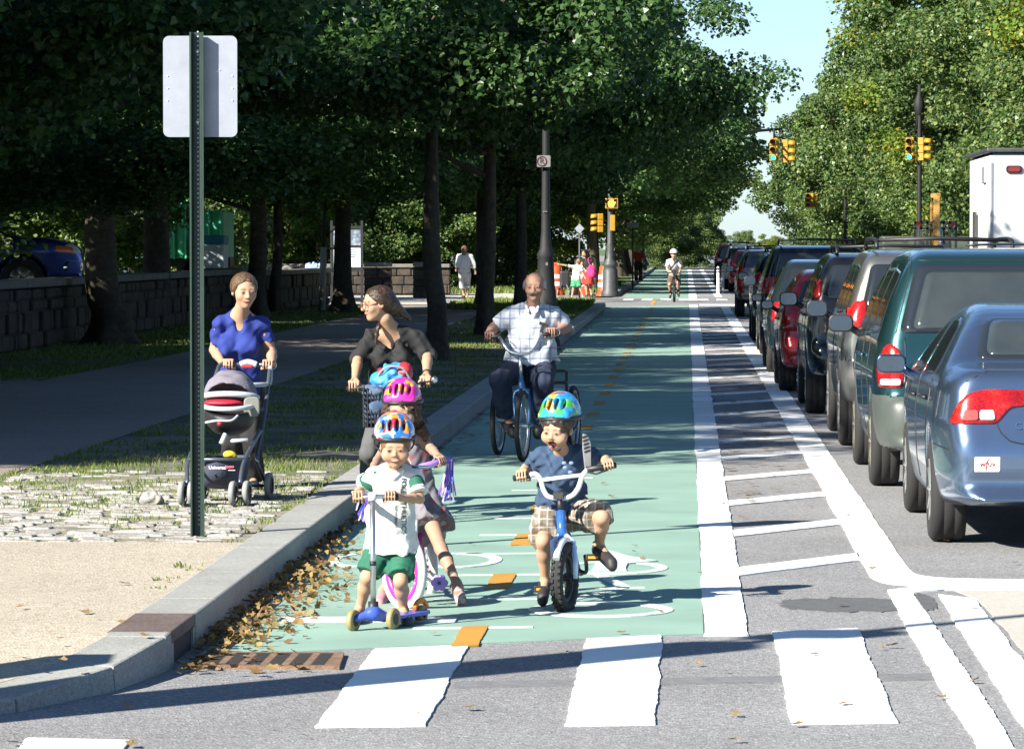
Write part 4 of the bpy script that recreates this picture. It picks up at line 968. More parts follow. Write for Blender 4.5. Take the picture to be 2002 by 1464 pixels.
# orange drums
def drum(px, py, label, group=None):
    q = G(px, py, KERB - .02); t = thing('traffic_drum', label, 'traffic drum', q); 
    b = MB(); b.lathe([(.33, 0), (.33, .08), (.27, .10), (.26, .3), (.255, .31), (.245, .55), (.24, .56), (.225, .78), (.22, .79), (.2, .98), (.16, 1.0), (0, 1.0)], q, seg=20); b.build('body', M['orange'], t)
    for z0_, r_ in ((.33, .258), (.58, .243)):
        b = MB(); b.lathe([(r_ + .002, z0_ - .015), (r_ - .005, z0_ + .12)], q, seg=20); b.build('reflective_band', M['reflect'], t)
    b = MB(); b.box(q + (0, 0, 1.05), (.16, .04, .1)); b.build('grip', M['orange'], t, bevel=.02)
drum(1184, 579, 'orange and white traffic drum standing at the foot of the grey signal pole')
drum(1086, 577, 'orange and white traffic drum just right of the black lamp post')
drum(1138, 577.5, 'orange traffic drum behind the legs of the child in white')
# flexible white posts
for k, (px, py, lab) in enumerate([(1404, 576, 'white flexible lane post with grey bands left of the parked red hatchback'), (1413, 574, 'flexible lane post behind the white one, shade put into its grey')]):
    q = G(px, py, .0); t = thing('lane_post', lab, 'bollard', q, 'flexible lane posts')
    b = MB(); b.lathe([(.10, 0), (.10, .03), (.06, .06), (.058, .98), (.04, 1.03), (0, 1.04)], q, seg=14); b.build('post', M['white_paint'] if k == 0 else mat('shaded_white', (.35, .36, .38), .6), t)  # the second post's shade is put into its grey colour
    for z_ in (.80, .92): b = MB(); b.lathe([(.061, z_), (.061, z_ + .05)], q, seg=14); b.build('band', M['lampgrey'], t)
# street name plates deep in the trees
for (px, py, w_, h_, v_, lab, col) in ((1133, 447, .22, .22, 128, 'small pale diamond sign half hidden in leaves left of the signal pole', 'd'), (1237, 440, .5, .22, 165, 'pale street name plate on a thin post right of the signal pole', 's')):
    c = B(px, py, v_); t = thing('street_sign', lab, 'sign', (c[0], c[1], 0.1)); b = MB(); b.bar((c[0], c[1], 0), (c[0], c[1], c[2] + .15), .03, 8); b.build('post', M['lampgrey'], t)
    b = MB(); b.prism([(0, -h_ * .7), (w_ * .7, 0), (0, h_ * .7), (-w_ * .7, 0)] if col == 'd' else rrect(w_, h_, .03), c + (0, -.04, 0), (1, 0, 0), (0, 0, 1), .01); b.build('plate', M['galv'], t)
# ------------------------------------------------------------------ vehicles
def sd_poly(poly, Y, Zz):
    P = np.array(poly, float); d = np.full(np.broadcast(Y, Zz).shape, 1e9); s = np.ones_like(d)
    for i in range(len(P)):
        a, b2 = P[i], P[i - 1]; e = b2 - a; wy, wz = Y - a[0], Zz - a[1]
        t = np.clip((wy * e[0] + wz * e[1]) / (e @ e + 1e-12), 0, 1); d = np.minimum(d, (wy - e[0] * t) ** 2 + (wz - e[1] * t) ** 2)
        c1, c2, c3 = Zz >= a[1], Zz < b2[1], e[0] * wz > e[1] * wy
        fl = (c1 & c2 & c3) | (~c1 & ~c2 & ~c3); s = np.where(fl, -s, s)
    return s * np.sqrt(d)
def fillet(pts, r=.03, n=4, step=.05):
    P = np.array(pts, float); m = len(P); out = []
    for i in range(m):
        a, p, c = P[i - 1], P[i], P[(i + 1) % m]; da, dc = np.linalg.norm(a - p), np.linalg.norm(c - p); q = min(r, da * .45, dc * .45)
        s, e = p + (a - p) / da * q, p + (c - p) / dc * q
        if out:
            L = np.linalg.norm(s - out[-1])
            for t in np.linspace(0, 1, max(1, int(L / step)) + 1)[1:-1]: out.append(out[-1] * 0 + o0 + (s - o0) * t)
        for t in np.linspace(0, 1, n): out.append((1 - t) ** 2 * s + 2 * t * (1 - t) * p + t * t * e)
        o0 = out[-1]
    L = np.linalg.norm(out[0] - o0)
    for t in np.linspace(0, 1, max(1, int(L / step)) + 1)[1:-1]: out.append(o0 + (out[0] - o0) * t)
    return np.array(out)
class Skin:
    """projects outlines on a surface: 'r' seen from the rear (x,z), 'l' from the left (y,z), 't' from above (x,y), 'f' from the front"""
    def __init__(s, V, F): s.bvh = BVHTree.FromPolygons([tuple(v) for v in V], [tuple(int(i) for i in f) for f in F])
    def hit(s, a, b2, mode):
        o, d = {'r': ((a, -3, b2), (0, 1, 0)), 'l': ((-3, a, b2), (1, 0, 0)), 't': ((a, b2, 5), (0, 0, -1)), 'R': ((3, a, b2), (-1, 0, 0)), 'f': ((a, 9, b2), (0, -1, 0))}[mode]
        h = s.bvh.ray_cast(Vector(o), Vector(d))
        if h[0] is None:
            q = Vector({'r': (a, .15, b2), 'l': (-.8, a, b2), 't': (a, b2, 1.4), 'R': (.8, a, b2), 'f': (a, 4, b2)}[mode]); h = s.bvh.find_nearest(q)
        n = np.array(h[1]); dd = np.array(d, float)
        if n @ dd > 0: n = -n
        return np.array(h[0]), n
    def patch(s, name, pts, mode, mtl, parent, off=.004, r=.03, K=7, bulge=0.0, centre=None, raw=False, skirt=.015):
        O = np.array(pts, float) if raw else fillet(pts, r); c = O.mean(0) if centre is None else np.array(centre, float); n = len(O); V = []; F = []
        p, nn = s.hit(*c, mode); V.append(p + nn * (off + bulge))
        for k in range(1, K + 1):
            t = k / K
            for q in O:
                x = c + (q - c) * t; p, nn = s.hit(*x, mode); V.append(p + nn * (off + bulge * (1 - t ** 3)))
        for q in O: p, nn = s.hit(*q, mode); V.append(p - nn * skirt)
        for i in range(n): F.append((0, 1 + i, 1 + (i + 1) % n))
        for k in range(K):
            for i in range(n):
                a = 1 + k * n; b2 = a + n; F.append((a + i, b2 + i, b2 + (i + 1) % n, a + (i + 1) % n))
        o = link_mesh(name, np.array(V), F, mtl, parent, True, local=True); bm = bmesh.new(); bm.from_mesh(o.data); bmesh.ops.recalc_face_normals(bm, faces=bm.faces); bm.to_mesh(o.data); bm.free()
        # make sure it faces outward
        h = s.hit(*c, mode)[1]; f = o.data.polygons[0]
        if f.normal @ Vector(h) < 0: o.data.flip_normals()
        return o
    def seam(s, b, pts, mode, r=.004, off=0.0, step=.04):
        P = np.array(pts, float); Q = []
        for a, c in zip(P[:-1], P[1:]):
            for t in np.linspace(0, 1, max(2, int(np.linalg.norm(c - a) / step)))[:-1]: Q.append(a + (c - a) * t)
        Q.append(P[-1]); W_ = []
        for q in Q: p, nn = s.hit(*q, mode); W_.append(p + nn * off)
        b.tube(W_, r, 6)
def paint(name, col, rough=.32, metal=.55):
    metal = max(metal, .5) if metal > .25 else metal; rough = rough * .85; metal = metal + .25 if metal >= .5 else metal
    m = mat(name, col, rough, metal, coat=.6, var=.05, vscale=3); return m
GLASS = mat('car_glass', (.016, .02, .024), .06, spec=.8); GLASS_L = mat('grey_car_glass', (.022, .03, .034), .08, spec=.8, c2=(.045, .052, .05), c2t=.5, c2w=.2, c2s=1.4)
TRIM = mat('black_trim', (.012, .012, .013), .5); RUBBER = mat('tyre_rubber', (.019, .0185, .018), .85, bump=.08, bscale=90); RIM = mat('alloy', (.55, .55, .55), .35, .8, var=.15)
RED_L = mat('tail_red', (.22, .003, .005), .2, spec=.5, coat=.3, c2=(.42, .015, .008), c2t=.56, c2w=.10, c2s=14); CLEAR_R = mat('clear_red_lens', (.42, .07, .06), .15, coat=.6, var=.3, vscale=60)
WHITE_L = mat('lens_white', (.72, .68, .68), .15, coat=.8, var=.15, vscale=30); AMBER_L = mat('tail_amber', (.85, .20, .01), .15, coat=.8)
MIRR = mat('mirror_glass', (.15, .19, .25), .12, .9); CHROME = mat('chrome', (.7, .7, .7), .15, 1.0)
def facets(m, sc=150.0, strength=.5, dark=(.15, .003, .005), light=(.40, .010, .010)):
    t = m.node_tree; tc = N(t, 'ShaderNodeTexCoord'); vo = N(t, 'ShaderNodeTexVoronoi', i_Scale=sc); t.links.new(tc.outputs['Object'], vo.inputs['Vector']); sp = N(t, 'ShaderNodeSeparateColor'); t.links.new(vo.outputs['Color'], sp.inputs[0])
    nz = N(t, 'ShaderNodeTexNoise', i_Scale=7.0, i_Detail=3.0); t.links.new(tc.outputs['Object'], nz.inputs['Vector']); ad = N(t, 'ShaderNodeMath', operation='MULTIPLY_ADD'); ad.inputs[1].default_value = .35; t.links.new(sp.outputs[0], ad.inputs[0]); t.links.new(nz.outputs[0], ad.inputs[2])
    r0 = ramp(t, [(.4, dark), (.8, light), (1.0, (.6, .06, .02))]); t.links.new(ad.outputs[0], r0.inputs[0]); t.links.new(r0.outputs[0], pnode(m).inputs['Base Color'])
facets(RED_L)
def tyre_mesh(b, c, r, w_, seg=36):
    p = [(r * .60, -w_ * .42), (r * .64, -w_ * .5), (r * .90, -w_ * .5), (r * .975, -w_ * .42), (r, -w_ * .33), (r, -w_ * .17), (r * .985, -w_ * .15), (r, -w_ * .13), (r, w_ * .13), (r * .985, w_ * .15), (r, w_ * .17), (r, w_ * .33), (r * .975, w_ * .42), (r * .90, w_ * .5), (r * .64, w_ * .5), (r * .60, w_ * .42)]
    b.lathe(p, c, (1, 0, 0), seg)
def wheel(root, c, r, w_, spokes=7, rimcol=None, steer=0.0):
    wr = MB(); tyre_mesh(wr, (0, 0, 0), r, w_); t = wr.build('wheel', RUBBER, root, local=True); t.location = c; t.rotation_euler = (0, 0, steer)
    b = MB(); sx = -1 if c[0] < 0 else 1
    b.lathe([(r * .64, sx * w_ * .46), (r * .60, sx * w_ * .44), (r * .57, sx * w_ * .2), (r * .2, sx * w_ * .22), (0, sx * w_ * .25)], (0, 0, 0), (1, 0, 0), 28)
    for k in range(spokes):
        a = 2 * math.pi * k / spokes; d = np.array((0, math.cos(a), math.sin(a))); b.bar(np.array((sx * w_ * .40, 0, 0)) + d * r * .08, np.array((sx * w_ * .43, 0, 0)) + d * r * .6, r * .055, 6)
    b.lathe([(r * .14, sx * w_ * .36), (r * .12, sx * w_ * .43), (0, sx * w_ * .45)], (0, 0, 0), (1, 0, 0), 14)
    b.build('rim', rimcol or RIM, t, local=True); return t
def car(name, label, uc, vr, sp):
    root = thing(name, label, sp.get('cat', 'car'), (uc, vr, 0), 'cars parked along the buffer'); h = sp.get('h', .03)
    L, W, H = sp['L'], sp['W'] / 2, sp['H']; prof = smooth_path(sp['prof'], 3, True); zs, ws = np.array(sp['wz']).T
    X = np.arange(-W - .09, W + .1, h); Yg = np.arange(-.16, L + .17, h); Zg = np.arange(.05, H + .14, h)
    d2 = sd_poly(prof, Yg[:, None], Zg[None, :]); e0 = np.clip(1 - Yg / sp.get('tr', .55), 0, 1.2); e1 = np.clip(1 - (L - Yg) / .9, 0, 1.2)
    taper = 1 - sp.get('tq', .10) * e0 ** 2.2 - .16 * e1 ** 2.2
    Wf = W * np.interp(Zg, zs, ws)[None, :] * taper[:, None]
    A = np.abs(X)[:, None, None] - Wf[None]; D = -smin(-np.broadcast_to(d2[None], A.shape), -A * .93, sp.get('k', .11))
    r = sp['wr']
    for yw in sp['wy']:
        cy = np.sqrt((Yg[:, None] - yw) ** 2 + (Zg[None, :] - r) ** 2) - (r + .065); ar = np.maximum(cy[None], (W - .30) - np.abs(X)[:, None, None]); D = np.maximum(D, -ar)
    V, F = nets(D.astype(np.float32), (X[0], Yg[0], Zg[0]), h)
    for _ in range(2):
        E = np.concatenate([F[:, [0, 1]], F[:, [1, 2]], F[:, [2, 3]], F[:, [3, 0]]]); ct_ = np.bincount(E[:, 0], minlength=len(V)) + np.bincount(E[:, 1], minlength=len(V))
        acc = np.stack([np.bincount(E[:, 0], V[E[:, 1], k], len(V)) + np.bincount(E[:, 1], V[E[:, 0], k], len(V)) for k in range(3)], 1); V = V + .55 * (acc / ct_[:, None] - V)
    link_mesh('body', V, F, sp['paint'], root, True, local=True); S = Skin(V, F)
    b = MB(); b.box((0, L / 2 + .25, .27), (W * 1.3, L * .66, .10)); b.build('underbody', TRIM, root, local=True)
    for yw in sp['wy']:
        for sx in (-1, 1): wheel(root, (sx * (W - .115), yw, r), r, .215, sp.get('spokes', 7), sp.get('rim'), sp.get('steer', 0) if yw > L / 2 else 0)
    # glass
    if 'rw' in sp:
        o = S.patch('rear_window', sp['rw'], 'r', GLASS, root, .009, .05, K=10)
        if 'rwi' in sp: S.patch('pane', sp['rwi'], 'r', GLASS_L, o, .014, .05, K=10)
    for q in sp.get('sw', []):
        S.patch('side_window', q, 'l', GLASS, root, .004, .05); S.patch('side_window', q, 'R', GLASS, root, .004, .05)
    for q in sp.get('tl', []):
        for sx in (-1, 1):
            o = S.patch('tail_light', [(x * -sx, z) for x, z in q][::1 if sx < 0 else -1], 'r', sp.get('tlm', RED_L), root, .008, .03, bulge=.012)
            for (mm, qq) in sp.get('tli', []): S.patch('lens', [(x * -sx, z) for x, z in qq], 'r', mm, o, .024, .015)
    for q, modes in [(q, 'r') for q in sp.get('seam_r', [])] + [(q, 'lR') for q in sp.get('seam_l', [])]:
        for md in modes: b = MB(); S.seam(b, q, md, .0045); b.build('panel_gap', TRIM, root, local=True)
    if 'bump' in sp:                                    # rear bumper cover: the skin itself, set 6 mm proud
        z0, z1, y1 = sp['bump']; cc = V[F].mean(1); ok = (cc[:, 2] > z0) & (cc[:, 2] < z1) & (cc[:, 1] < y1); f_ = F[ok]
        fn = np.cross(V[F[:, 2]] - V[F[:, 0]], V[F[:, 3]] - V[F[:, 1]]); vn = np.zeros_like(V)
        for c_ in range(4): np.add.at(vn, F[:, c_], fn)
        vn /= np.linalg.norm(vn, axis=1)[:, None] + 1e-9; us = np.unique(f_); mp = np.full(len(V), -1); mp[us] = np.arange(len(us))
        link_mesh('bumper', (V + vn * .007)[us], mp[f_], sp['bump_m'], root, True, local=True)
    for q in sp.get('clad', []): S.patch('side_cladding', q, 'l', sp['bump_m'], root, .006, .03)
    for (y, z) in sp.get('handles', []):
        b = MB(); p, n = S.hit(y, z, 'l'); b.tube([p + n * .002 + (0, -.09, 0), p + n * .03 + (0, -.06, 0), p + n * .034 + (0, .05, 0), p + n * .002 + (0, .09, 0)], .013, 8); b.build('door_handle', sp.get('handle_m', sp['paint']), root, local=True)
    if 'mirror' in sp:
        y, z, mw, mh = sp['mirror']; p, n = S.hit(y, z - .05, 'l'); c = np.array((p[0] - .06 - mw / 2, y, z))
        for sx in (1, -1):
            cc = c * np.array((sx, 1, 1)); b = MB(); b.prism(rrect(mw, mh, min(mw, mh) * .33, 5), cc + (0, .03, 0), (1, 0, 0), (0, 0, 1), .10); b.bar(cc + (sx * mw * .4, .04, -mh * .25), (sx * (p[0] + .02), y + .05, z - .10), .03, 8)
            o = b.build('mirror', sp.get('mirror_m', TRIM), root, local=True, bevel=.015)
            b = MB(); b.prism(rrect(mw - .025, mh - .025, min(mw, mh) * .3, 5), cc + (0, -.022, 0), (1, 0, 0), (0, 0, 1), .004); b.build('mirror_glass', MIRR, o, local=True)
    if 'rack' in sp:
        y0, y1, xr, zr = sp['rack']; b = MB()
        for sx in (-1, 1):
            pts = [(sx * xr, y0, zr - .07), (sx * xr, y0 + .12, zr), (sx * xr, (y0 + y1) / 2, zr + .015), (sx * xr, y1 - .15, zr), (sx * xr, y1, zr - .07)]; b.tube(smooth_path(pts, 4), .019, 8)
        for y in (y0 + .35, y1 - .5): b.tube([(-xr, y, zr), (0, y, zr + .02), (xr, y, zr)], .017, 8)
        b.build('roof_rack', sp.get('rack_m', TRIM), root, local=True)
    return root, S
def tm(sill, mid, belt, roof, H, zb):
    return [(.2, sill), (.5, mid), (zb - .18, 1.0), (zb, belt), (zb + (H - zb) * .5, (belt + roof) / 2 + .015), (H, roof)]
# --- blue sedan nearest the camera
SED = dict(L=4.5, W=1.75, H=1.435, wr=.315, wy=(.93, 3.63), h=.02, k=.10,
    prof=[(.10, .27), (.0, .40), (-.02, .58), (.02, .74), (.07, .92), (.10, 1.02), (.18, 1.065), (.50, 1.085), (.70, 1.12), (1.10, 1.31), (1.5, 1.405), (2.05, 1.435), (2.55, 1.41), (3.0, 1.30), (3.65, 1.0), (4.0, .93), (4.32, .82), (4.47, .66), (4.5, .5), (4.42, .26), (2.2, .20)],
    wz=[(.2, .93), (.45, .985), (.75, 1.0), (.95, .965), (1.06, .90), (1.25, .77), (1.44, .63)], tr=.7, tq=.12,
    sw=[[(1.30, 1.0), (1.22, 1.07), (1.52, 1.30), (1.80, 1.345), (2.28, 1.35), (2.28, .985)], [(2.36, .985), (2.36, 1.35), (2.62, 1.325), (3.02, 1.16), (3.28, .985)]],
    rw=[(-.60, 1.118), (-.53, 1.355), (.53, 1.355), (.60, 1.118)], rwi=[(-.54, 1.135), (-.48, 1.335), (.48, 1.335), (.54, 1.135)],
    tl=[[(-.80, .752), (-.745, .875), (-.69, .933), (-.58, .955), (-.33, .950), (-.33, .862), (-.445, .848), (-.525, .755)]],
    tli=[(WHITE_L, [(-.625, .775), (-.625, .83), (-.545, .832), (-.535, .775)]), (CLEAR_R, [(-.735, .772), (-.71, .83), (-.635, .832), (-.635, .772)])],
    seam_r=[[(-.585, 1.05), (-.565, .955), (-.53, .76), (-.50, .70), (-.45, .655), (-.38, .64), (.38, .64), (.45, .655), (.50, .70), (.53, .76), (.565, .955), (.585, 1.05)], [(-.70, 1.0), (-.58, 1.06), (.58, 1.06), (.70, 1.0)]],
    seam_l=[[(2.32, .32), (2.32, 1.0)], [(1.18, .98), (1.12, .8), (1.28, .62), (1.34, .34)], [(3.34, .95), (3.4, .6), (3.36, .33)], [(.1, .60), (.55, .62)]],
    handles=[(1.42, .86), (2.52, .84)], mirror=(3.02, 1.02, .195, .125), paint=paint('blue_metallic', (.135, .195, .30), .30, .6), handle_m=TRIM, spokes=9)
SED['mirror_m'] = paint('blue_dark_metallic', (.05, .08, .15), .3, .6)
c1_, S = car('parked_car', 'blue sedan nearest the camera with a radio station sticker on its bumper', 2.345, 23.75, SED)
o = S.patch('bumper_sticker', [(-.657, .475), (-.657, .563), (-.507, .563), (-.507, .475)], 'r', mat('sticker_white', (.8, .79, .77), .5), c1_, .003, .008)
def car_text(root, S, txt, cx, cz, size, mtl, name, off=.006, bold=True, mode='r'):
    V, F = text_mesh(txt, size, bold); Q = np.array([sum(np.array(a) * k for a, k in zip(S.hit(cx + v[0], cz + v[1], mode), (1, off))) for v in V]); return link_mesh(name, Q, F, mtl, root, False, local=True)
car_text(o, S, 'wfuv', -.582, .522, .048, mat('sticker_ink', (.16, .02, .03), .5), 'lettering', .005)
b = MB(); P = []
for (x, z) in ((-.592, .487), (-.586, .53), (-.578, .549), (-.566, .551)): p, n = S.hit(x, z, 'r'); P.append(p + n * .005)
b.tube(P, .0032, 5); b.build('red_stroke', mat('sticker_red', (.6, .02, .03), .5), o, local=True)
car_text(c1_, S, 'CIVIC', -.345, .742, .060, CHROME, 'badge', .006)
b = MB(); b.box((0, .01, .55), (.31, .006, .155)); b.build('licence_plate', mat('plate_dull', (.55, .42, .12), .5), c1_, local=True)
# --- teal minivan
VAN = dict(L=4.75, W=1.95, H=1.77, wr=.33, wy=(1.02, 3.95), h=.024, k=.13, tr=.55, tq=.085,
    prof=[(.10, .30), (-.03, .40), (-.06, .54), (-.03, .67), (.05, .72), (.06, .95), (.10, 1.12), (.22, 1.45), (.32, 1.66), (.50, 1.745), (1.0, 1.775), (2.4, 1.77), (3.05, 1.66), (3.9, 1.10), (4.35, .96), (4.68, .76), (4.76, .5), (4.66, .28), (2.4, .22)],
    wz=[(.2, .92), (.5, .98), (.85, 1.0), (1.1, .965), (1.4, .87), (1.77, .70)],
    sw=[[(.50, 1.16), (.55, 1.60), (1.42, 1.63), (1.42, 1.13)], [(1.5, 1.13), (1.5, 1.63), (2.42, 1.62), (2.42, 1.11)], [(2.5, 1.10), (2.5, 1.62), (2.9, 1.56), (3.6, 1.12)]],
    rw=[(-.795, 1.165), (-.665, 1.655), (.665, 1.655), (.795, 1.165)], rwi=[(-.70, 1.19), (-.59, 1.60), (.59, 1.60), (.70, 1.19)],
    tl=[[(-.945, .765), (-.955, .93), (-.90, 1.06), (-.86, 1.088), (-.80, 1.05), (-.765, .94), (-.765, .765)]], tli=[(WHITE_L, [(-.915, .785), (-.915, .83), (-.785, .83), (-.785, .785)])],
    seam_r=[[(-.755, 1.13), (-.75, .74), (.75, .74), (.755, 1.13)], [(-.82, 1.16), (-.69, 1.68)], [(-.69, 1.69), (.69, 1.69)]], seam_l=[[(1.46, .36), (1.46, 1.66)], [(2.46, .36), (2.46, 1.66)], [(3.5, .36), (3.66, 1.0)]],
    handles=[(2.25, .95), (2.75, .95)], mirror=(3.42, 1.17, .20, .14), paint=paint('teal_metallic', (.026, .085, .092), .28, .5), bump=(.33, .70, .62), bump_m=mat('grey_green_bumper', (.062, .074, .066), .45, var=.12, vscale=5),
    rim=mat('steel_rim', (.30, .27, .22), .5, .6, var=.2))
c2x, S = car('parked_minivan', 'dark teal minivan parked directly behind the blue sedan', 2.345, 29.4, VAN)
o = S.patch('quarter_emblem', [(-.02, .90), (-.02, .95), (.16, .95), (.16, .90)], 'r', CHROME, c2x, .004, .01)
b = MB(); b.tube(smooth_path([(-.30, .36, 1.80), (.0, .37, 1.81), (.3, .36, 1.80)], 3), .01, 6); b.build('roof_strip', TRIM, c2x, local=True)
# --- SUVs and others further along the row
def suv(H=1.76, L=4.7, W=1.84, **k):
    s = dict(L=L, W=W, H=H, wr=.37, wy=(.92, L - .95), h=.03, k=.10, tr=.4, tq=.07, prof=[(.10, .42), (-.02, .48), (-.05, .60), (-.02, .74), (.06, .78), (.07, 1.08), (.10, 1.2), (.24, H - .14), (.40, H - .03), (1.0, H), (2.3, H - .005), (2.75, H - .10), (3.35, 1.16), (3.9, 1.08), (L - .22, .98), (L - .02, .76), (L, .5), (L - .15, .38), (2.3, .32)],
        wz=[(.3, .93), (.6, .985), (.9, 1.0), (1.12, .97), (1.4, .88), (H, .74)], sw=[[(.30, 1.22), (.40, H - .16), (1.12, H - .13), (1.12, 1.19)], [(1.2, 1.19), (1.2, H - .13), (2.05, H - .13), (2.05, 1.17)], [(2.13, 1.17), (2.13, H - .13), (2.5, H - .15), (3.1, 1.17)]],
        rw=[(-.74, 1.24), (-.65, H - .13), (.65, H - .13), (.74, 1.24)], tl=[[(-.90, 1.02), (-.91, 1.28), (-.72, 1.30), (-.72, 1.02)]], mirror=(2.9, 1.20, .20, .155), handles=[(1.35, 1.05), (2.35, 1.05)], seam_l=[[(1.16, .5), (1.16, 1.2)], [(2.09, .5), (2.09, 1.2)]], rack=(.35, 2.5, .60, H + .085))
    s.update(k); return s
SIL = suv(paint=paint('silver_metallic', (.30, .29, .26), .32, .6), bump=(.40, .80, .6), bump_m=mat('grey_bumper', (.11, .11, .105), .5, var=.1), clad=[[(1.38, .42), (1.38, .68), (3.3, .68), (3.3, .42)]], tl=[[(-.91, 1.06), (-.90, 1.29), (-.70, 1.32), (-.70, 1.20), (-.74, 1.08)]])
car('parked_suv', 'silver grey SUV with black roof rack parked ahead of the teal minivan', 2.285, 35.6, SIL)
car('parked_suv', 'black SUV directly ahead of the silver one with roof rack', 2.18, 42.6, suv(H=1.72, paint=paint('black_paint', (.008, .009, .010), .22, .2), W=1.82, rack=(.5, 2.3, .58, 1.78), tl=[[(-.86, 1.25), (-.85, 1.45), (-.76, 1.45), (-.76, 1.25)]]))
def hatch(H=1.5, L=4.2, W=1.72, **k):
    s = suv(H, L, W); s.pop('rack'); s.update(wr=.31, wy=(.78, L - .82), prof=[(.08, .30), (-.02, .42), (-.03, .56), (.03, .70), (.06, .92), (.14, 1.02), (.48, H - .12), (.75, H - .02), (1.4, H), (2.1, H - .03), (2.6, H - .16), (3.1, 1.02), (3.6, .92), (L - .15, .78), (L, .5), (L - .1, .26), (2.1, .2)], wz=[(.2, .93), (.5, .985), (.8, 1.0), (1.0, .955), (1.25, .84), (H, .66)],
        sw=[[(.55, 1.05), (.72, H - .14), (1.5, H - .10), (1.5, 1.0)], [(1.58, 1.0), (1.58, H - .10), (2.1, H - .12), (2.85, 1.0)]], rw=[(-.66, 1.06), (-.54, H - .12), (.54, H - .12), (.66, 1.06)], tl=[[(-.83, .74), (-.80, 1.0), (-.66, 1.02), (-.64, .76)]], mirror=(2.6, 1.04, .16, .11), handles=[(1.75, .88)], seam_l=[[(1.54, .35), (1.54, 1.0)]])
    s.update(k); return s
car('parked_car', 'red car wedged between the black SUV and the pale blue roofed car', 2.0, 49.4, hatch(1.50, paint=paint('red_paint', (.42, .015, .015), .25, .15)))
car('parked_car', 'grey green car with pale sky reflected in its roof, ahead of the red one', 2.02, 56.6, hatch(1.60, 4.4, 1.78, paint=paint('grey_green_metallic', (.05, .075, .085), .25, .55)))
car('parked_suv', 'tall black SUV with a black roof rack ahead of the grey green car', 2.15, 66, suv(H=1.80, W=1.9, paint=paint('blue_black_paint', (.010, .012, .016), .22, .3)))
car('parked_suv', 'dark blue SUV mostly hidden behind the tall black one', 2.13, 76, suv(H=1.66, W=1.8, paint=paint('navy_paint', (.012, .02, .04), .22, .3)))
car('parked_suv', 'brown grey SUV with tall red and amber tail lights by the intersection', 2.15, 101.5, suv(H=1.69, W=1.8, paint=paint('brown_metallic', (.16, .135, .115), .33, .5), tl=[[(-.90, .62), (-.91, 1.2), (-.86, 1.30), (-.70, 1.26), (-.70, .62)]], tli=[(AMBER_L, [(-.87, .96), (-.87, 1.08), (-.74, 1.08), (-.74, .96)])]))
car('parked_car', 'bright red hatchback beyond the intersection beside the lane posts', 2.5, 157, hatch(1.62, paint=paint('bright_red_paint', (.5, .02, .03), .3, .1), rw=[(-.62, 1.08), (-.5, 1.48), (.5, 1.48), (.62, 1.08)]))
car('parked_suv', 'white SUV in the far row ahead of the red hatchback', 2.42, 166, suv(H=1.80, paint=paint('white_paint_car', (.7, .7, .68), .3, .0)))
car('parked_suv', 'dark SUV with red roof at the far end of the row', 2.2, 186, suv(H=1.86, paint=paint('maroon_paint', (.30, .02, .025), .3, .2), bump=(.40, 1.15, .2), bump_m=M['black']))
# --- white box truck
v0 = 63.6; t = thing('box_truck', 'white box truck with red marker lamps standing in the traffic lane', 'truck', (5.9, v0, 0)); T = lambda x, y, z: np.array((5.9 + x, v0 + y, z))
WT = mat('truck_white', (.74, .74, .72), .35, var=.05, vscale=1.5)
b = MB(); b.box(T(0, 2.3, 2.04), (2.3, 4.6, 2.4)); bx = b.build('cargo_box', WT, t, bevel=.05)
b = MB(); b.box(T(0, 2.3, 3.29), (2.42, 4.75, .07)); b.build('roof_cap', M['lampgrey'], bx, bevel=.02)
b = MB(); b.box(T(0, -.02, 3.235), (.22, .05, .05)); b.build('marker_lamp', RED_L, bx)
b = MB(); b.prism(rrect(.25, .12, .04), T(-.78, -.015, 2.99), (1, 0, 0), (0, 0, 1), .04); ml = b.build('lamp_surround', TRIM, bx)
b = MB(); b.prism(rrect(.19, .075, .03), T(-.78, -.04, 2.99), (1, 0, 0), (0, 0, 1), .02); b.build('marker_lens', mat('dark_red_lens', (.18, .01, .01), .2, coat=.6), ml)
b = MB(); b.box(T(-1.165, 1.1, 2.92), (.04, .5, .26)); b.build('side_vent', M['galv'], bx, bevel=.01)
b = MB()
for x in (-1.13, -.02, 1.13): b.box(T(x, -.012, 2.0), (.03, .02, 2.2))
b.build('door_frame', M['galv'], bx)
b = MB(); b.box(T(-1.165, 2.6, 1.5), (.035, .08, 1.6)); b.box(T(-1.17, 3.2, 1.75), (.02, .5, 1.2)); b.build('side_trim', M['lampgrey'], bx)
b = MB(); b.box(T(0, 5.5, 1.45), (2.0, 1.7, 1.7)); b.build('cab', WT, t, bevel=.12)
b = MB(); b.box(T(0, 2.7, .66), (1.0, 6.4, .3)); b.box(T(0, -.12, .7), (2.2, .2, .16)); b.build('chassis', TRIM, t)
for x in (-.95, .95):
    for y in (1.2, 5.4): wheel(t, tuple(np.array((x, y, .42))), .42, .26)
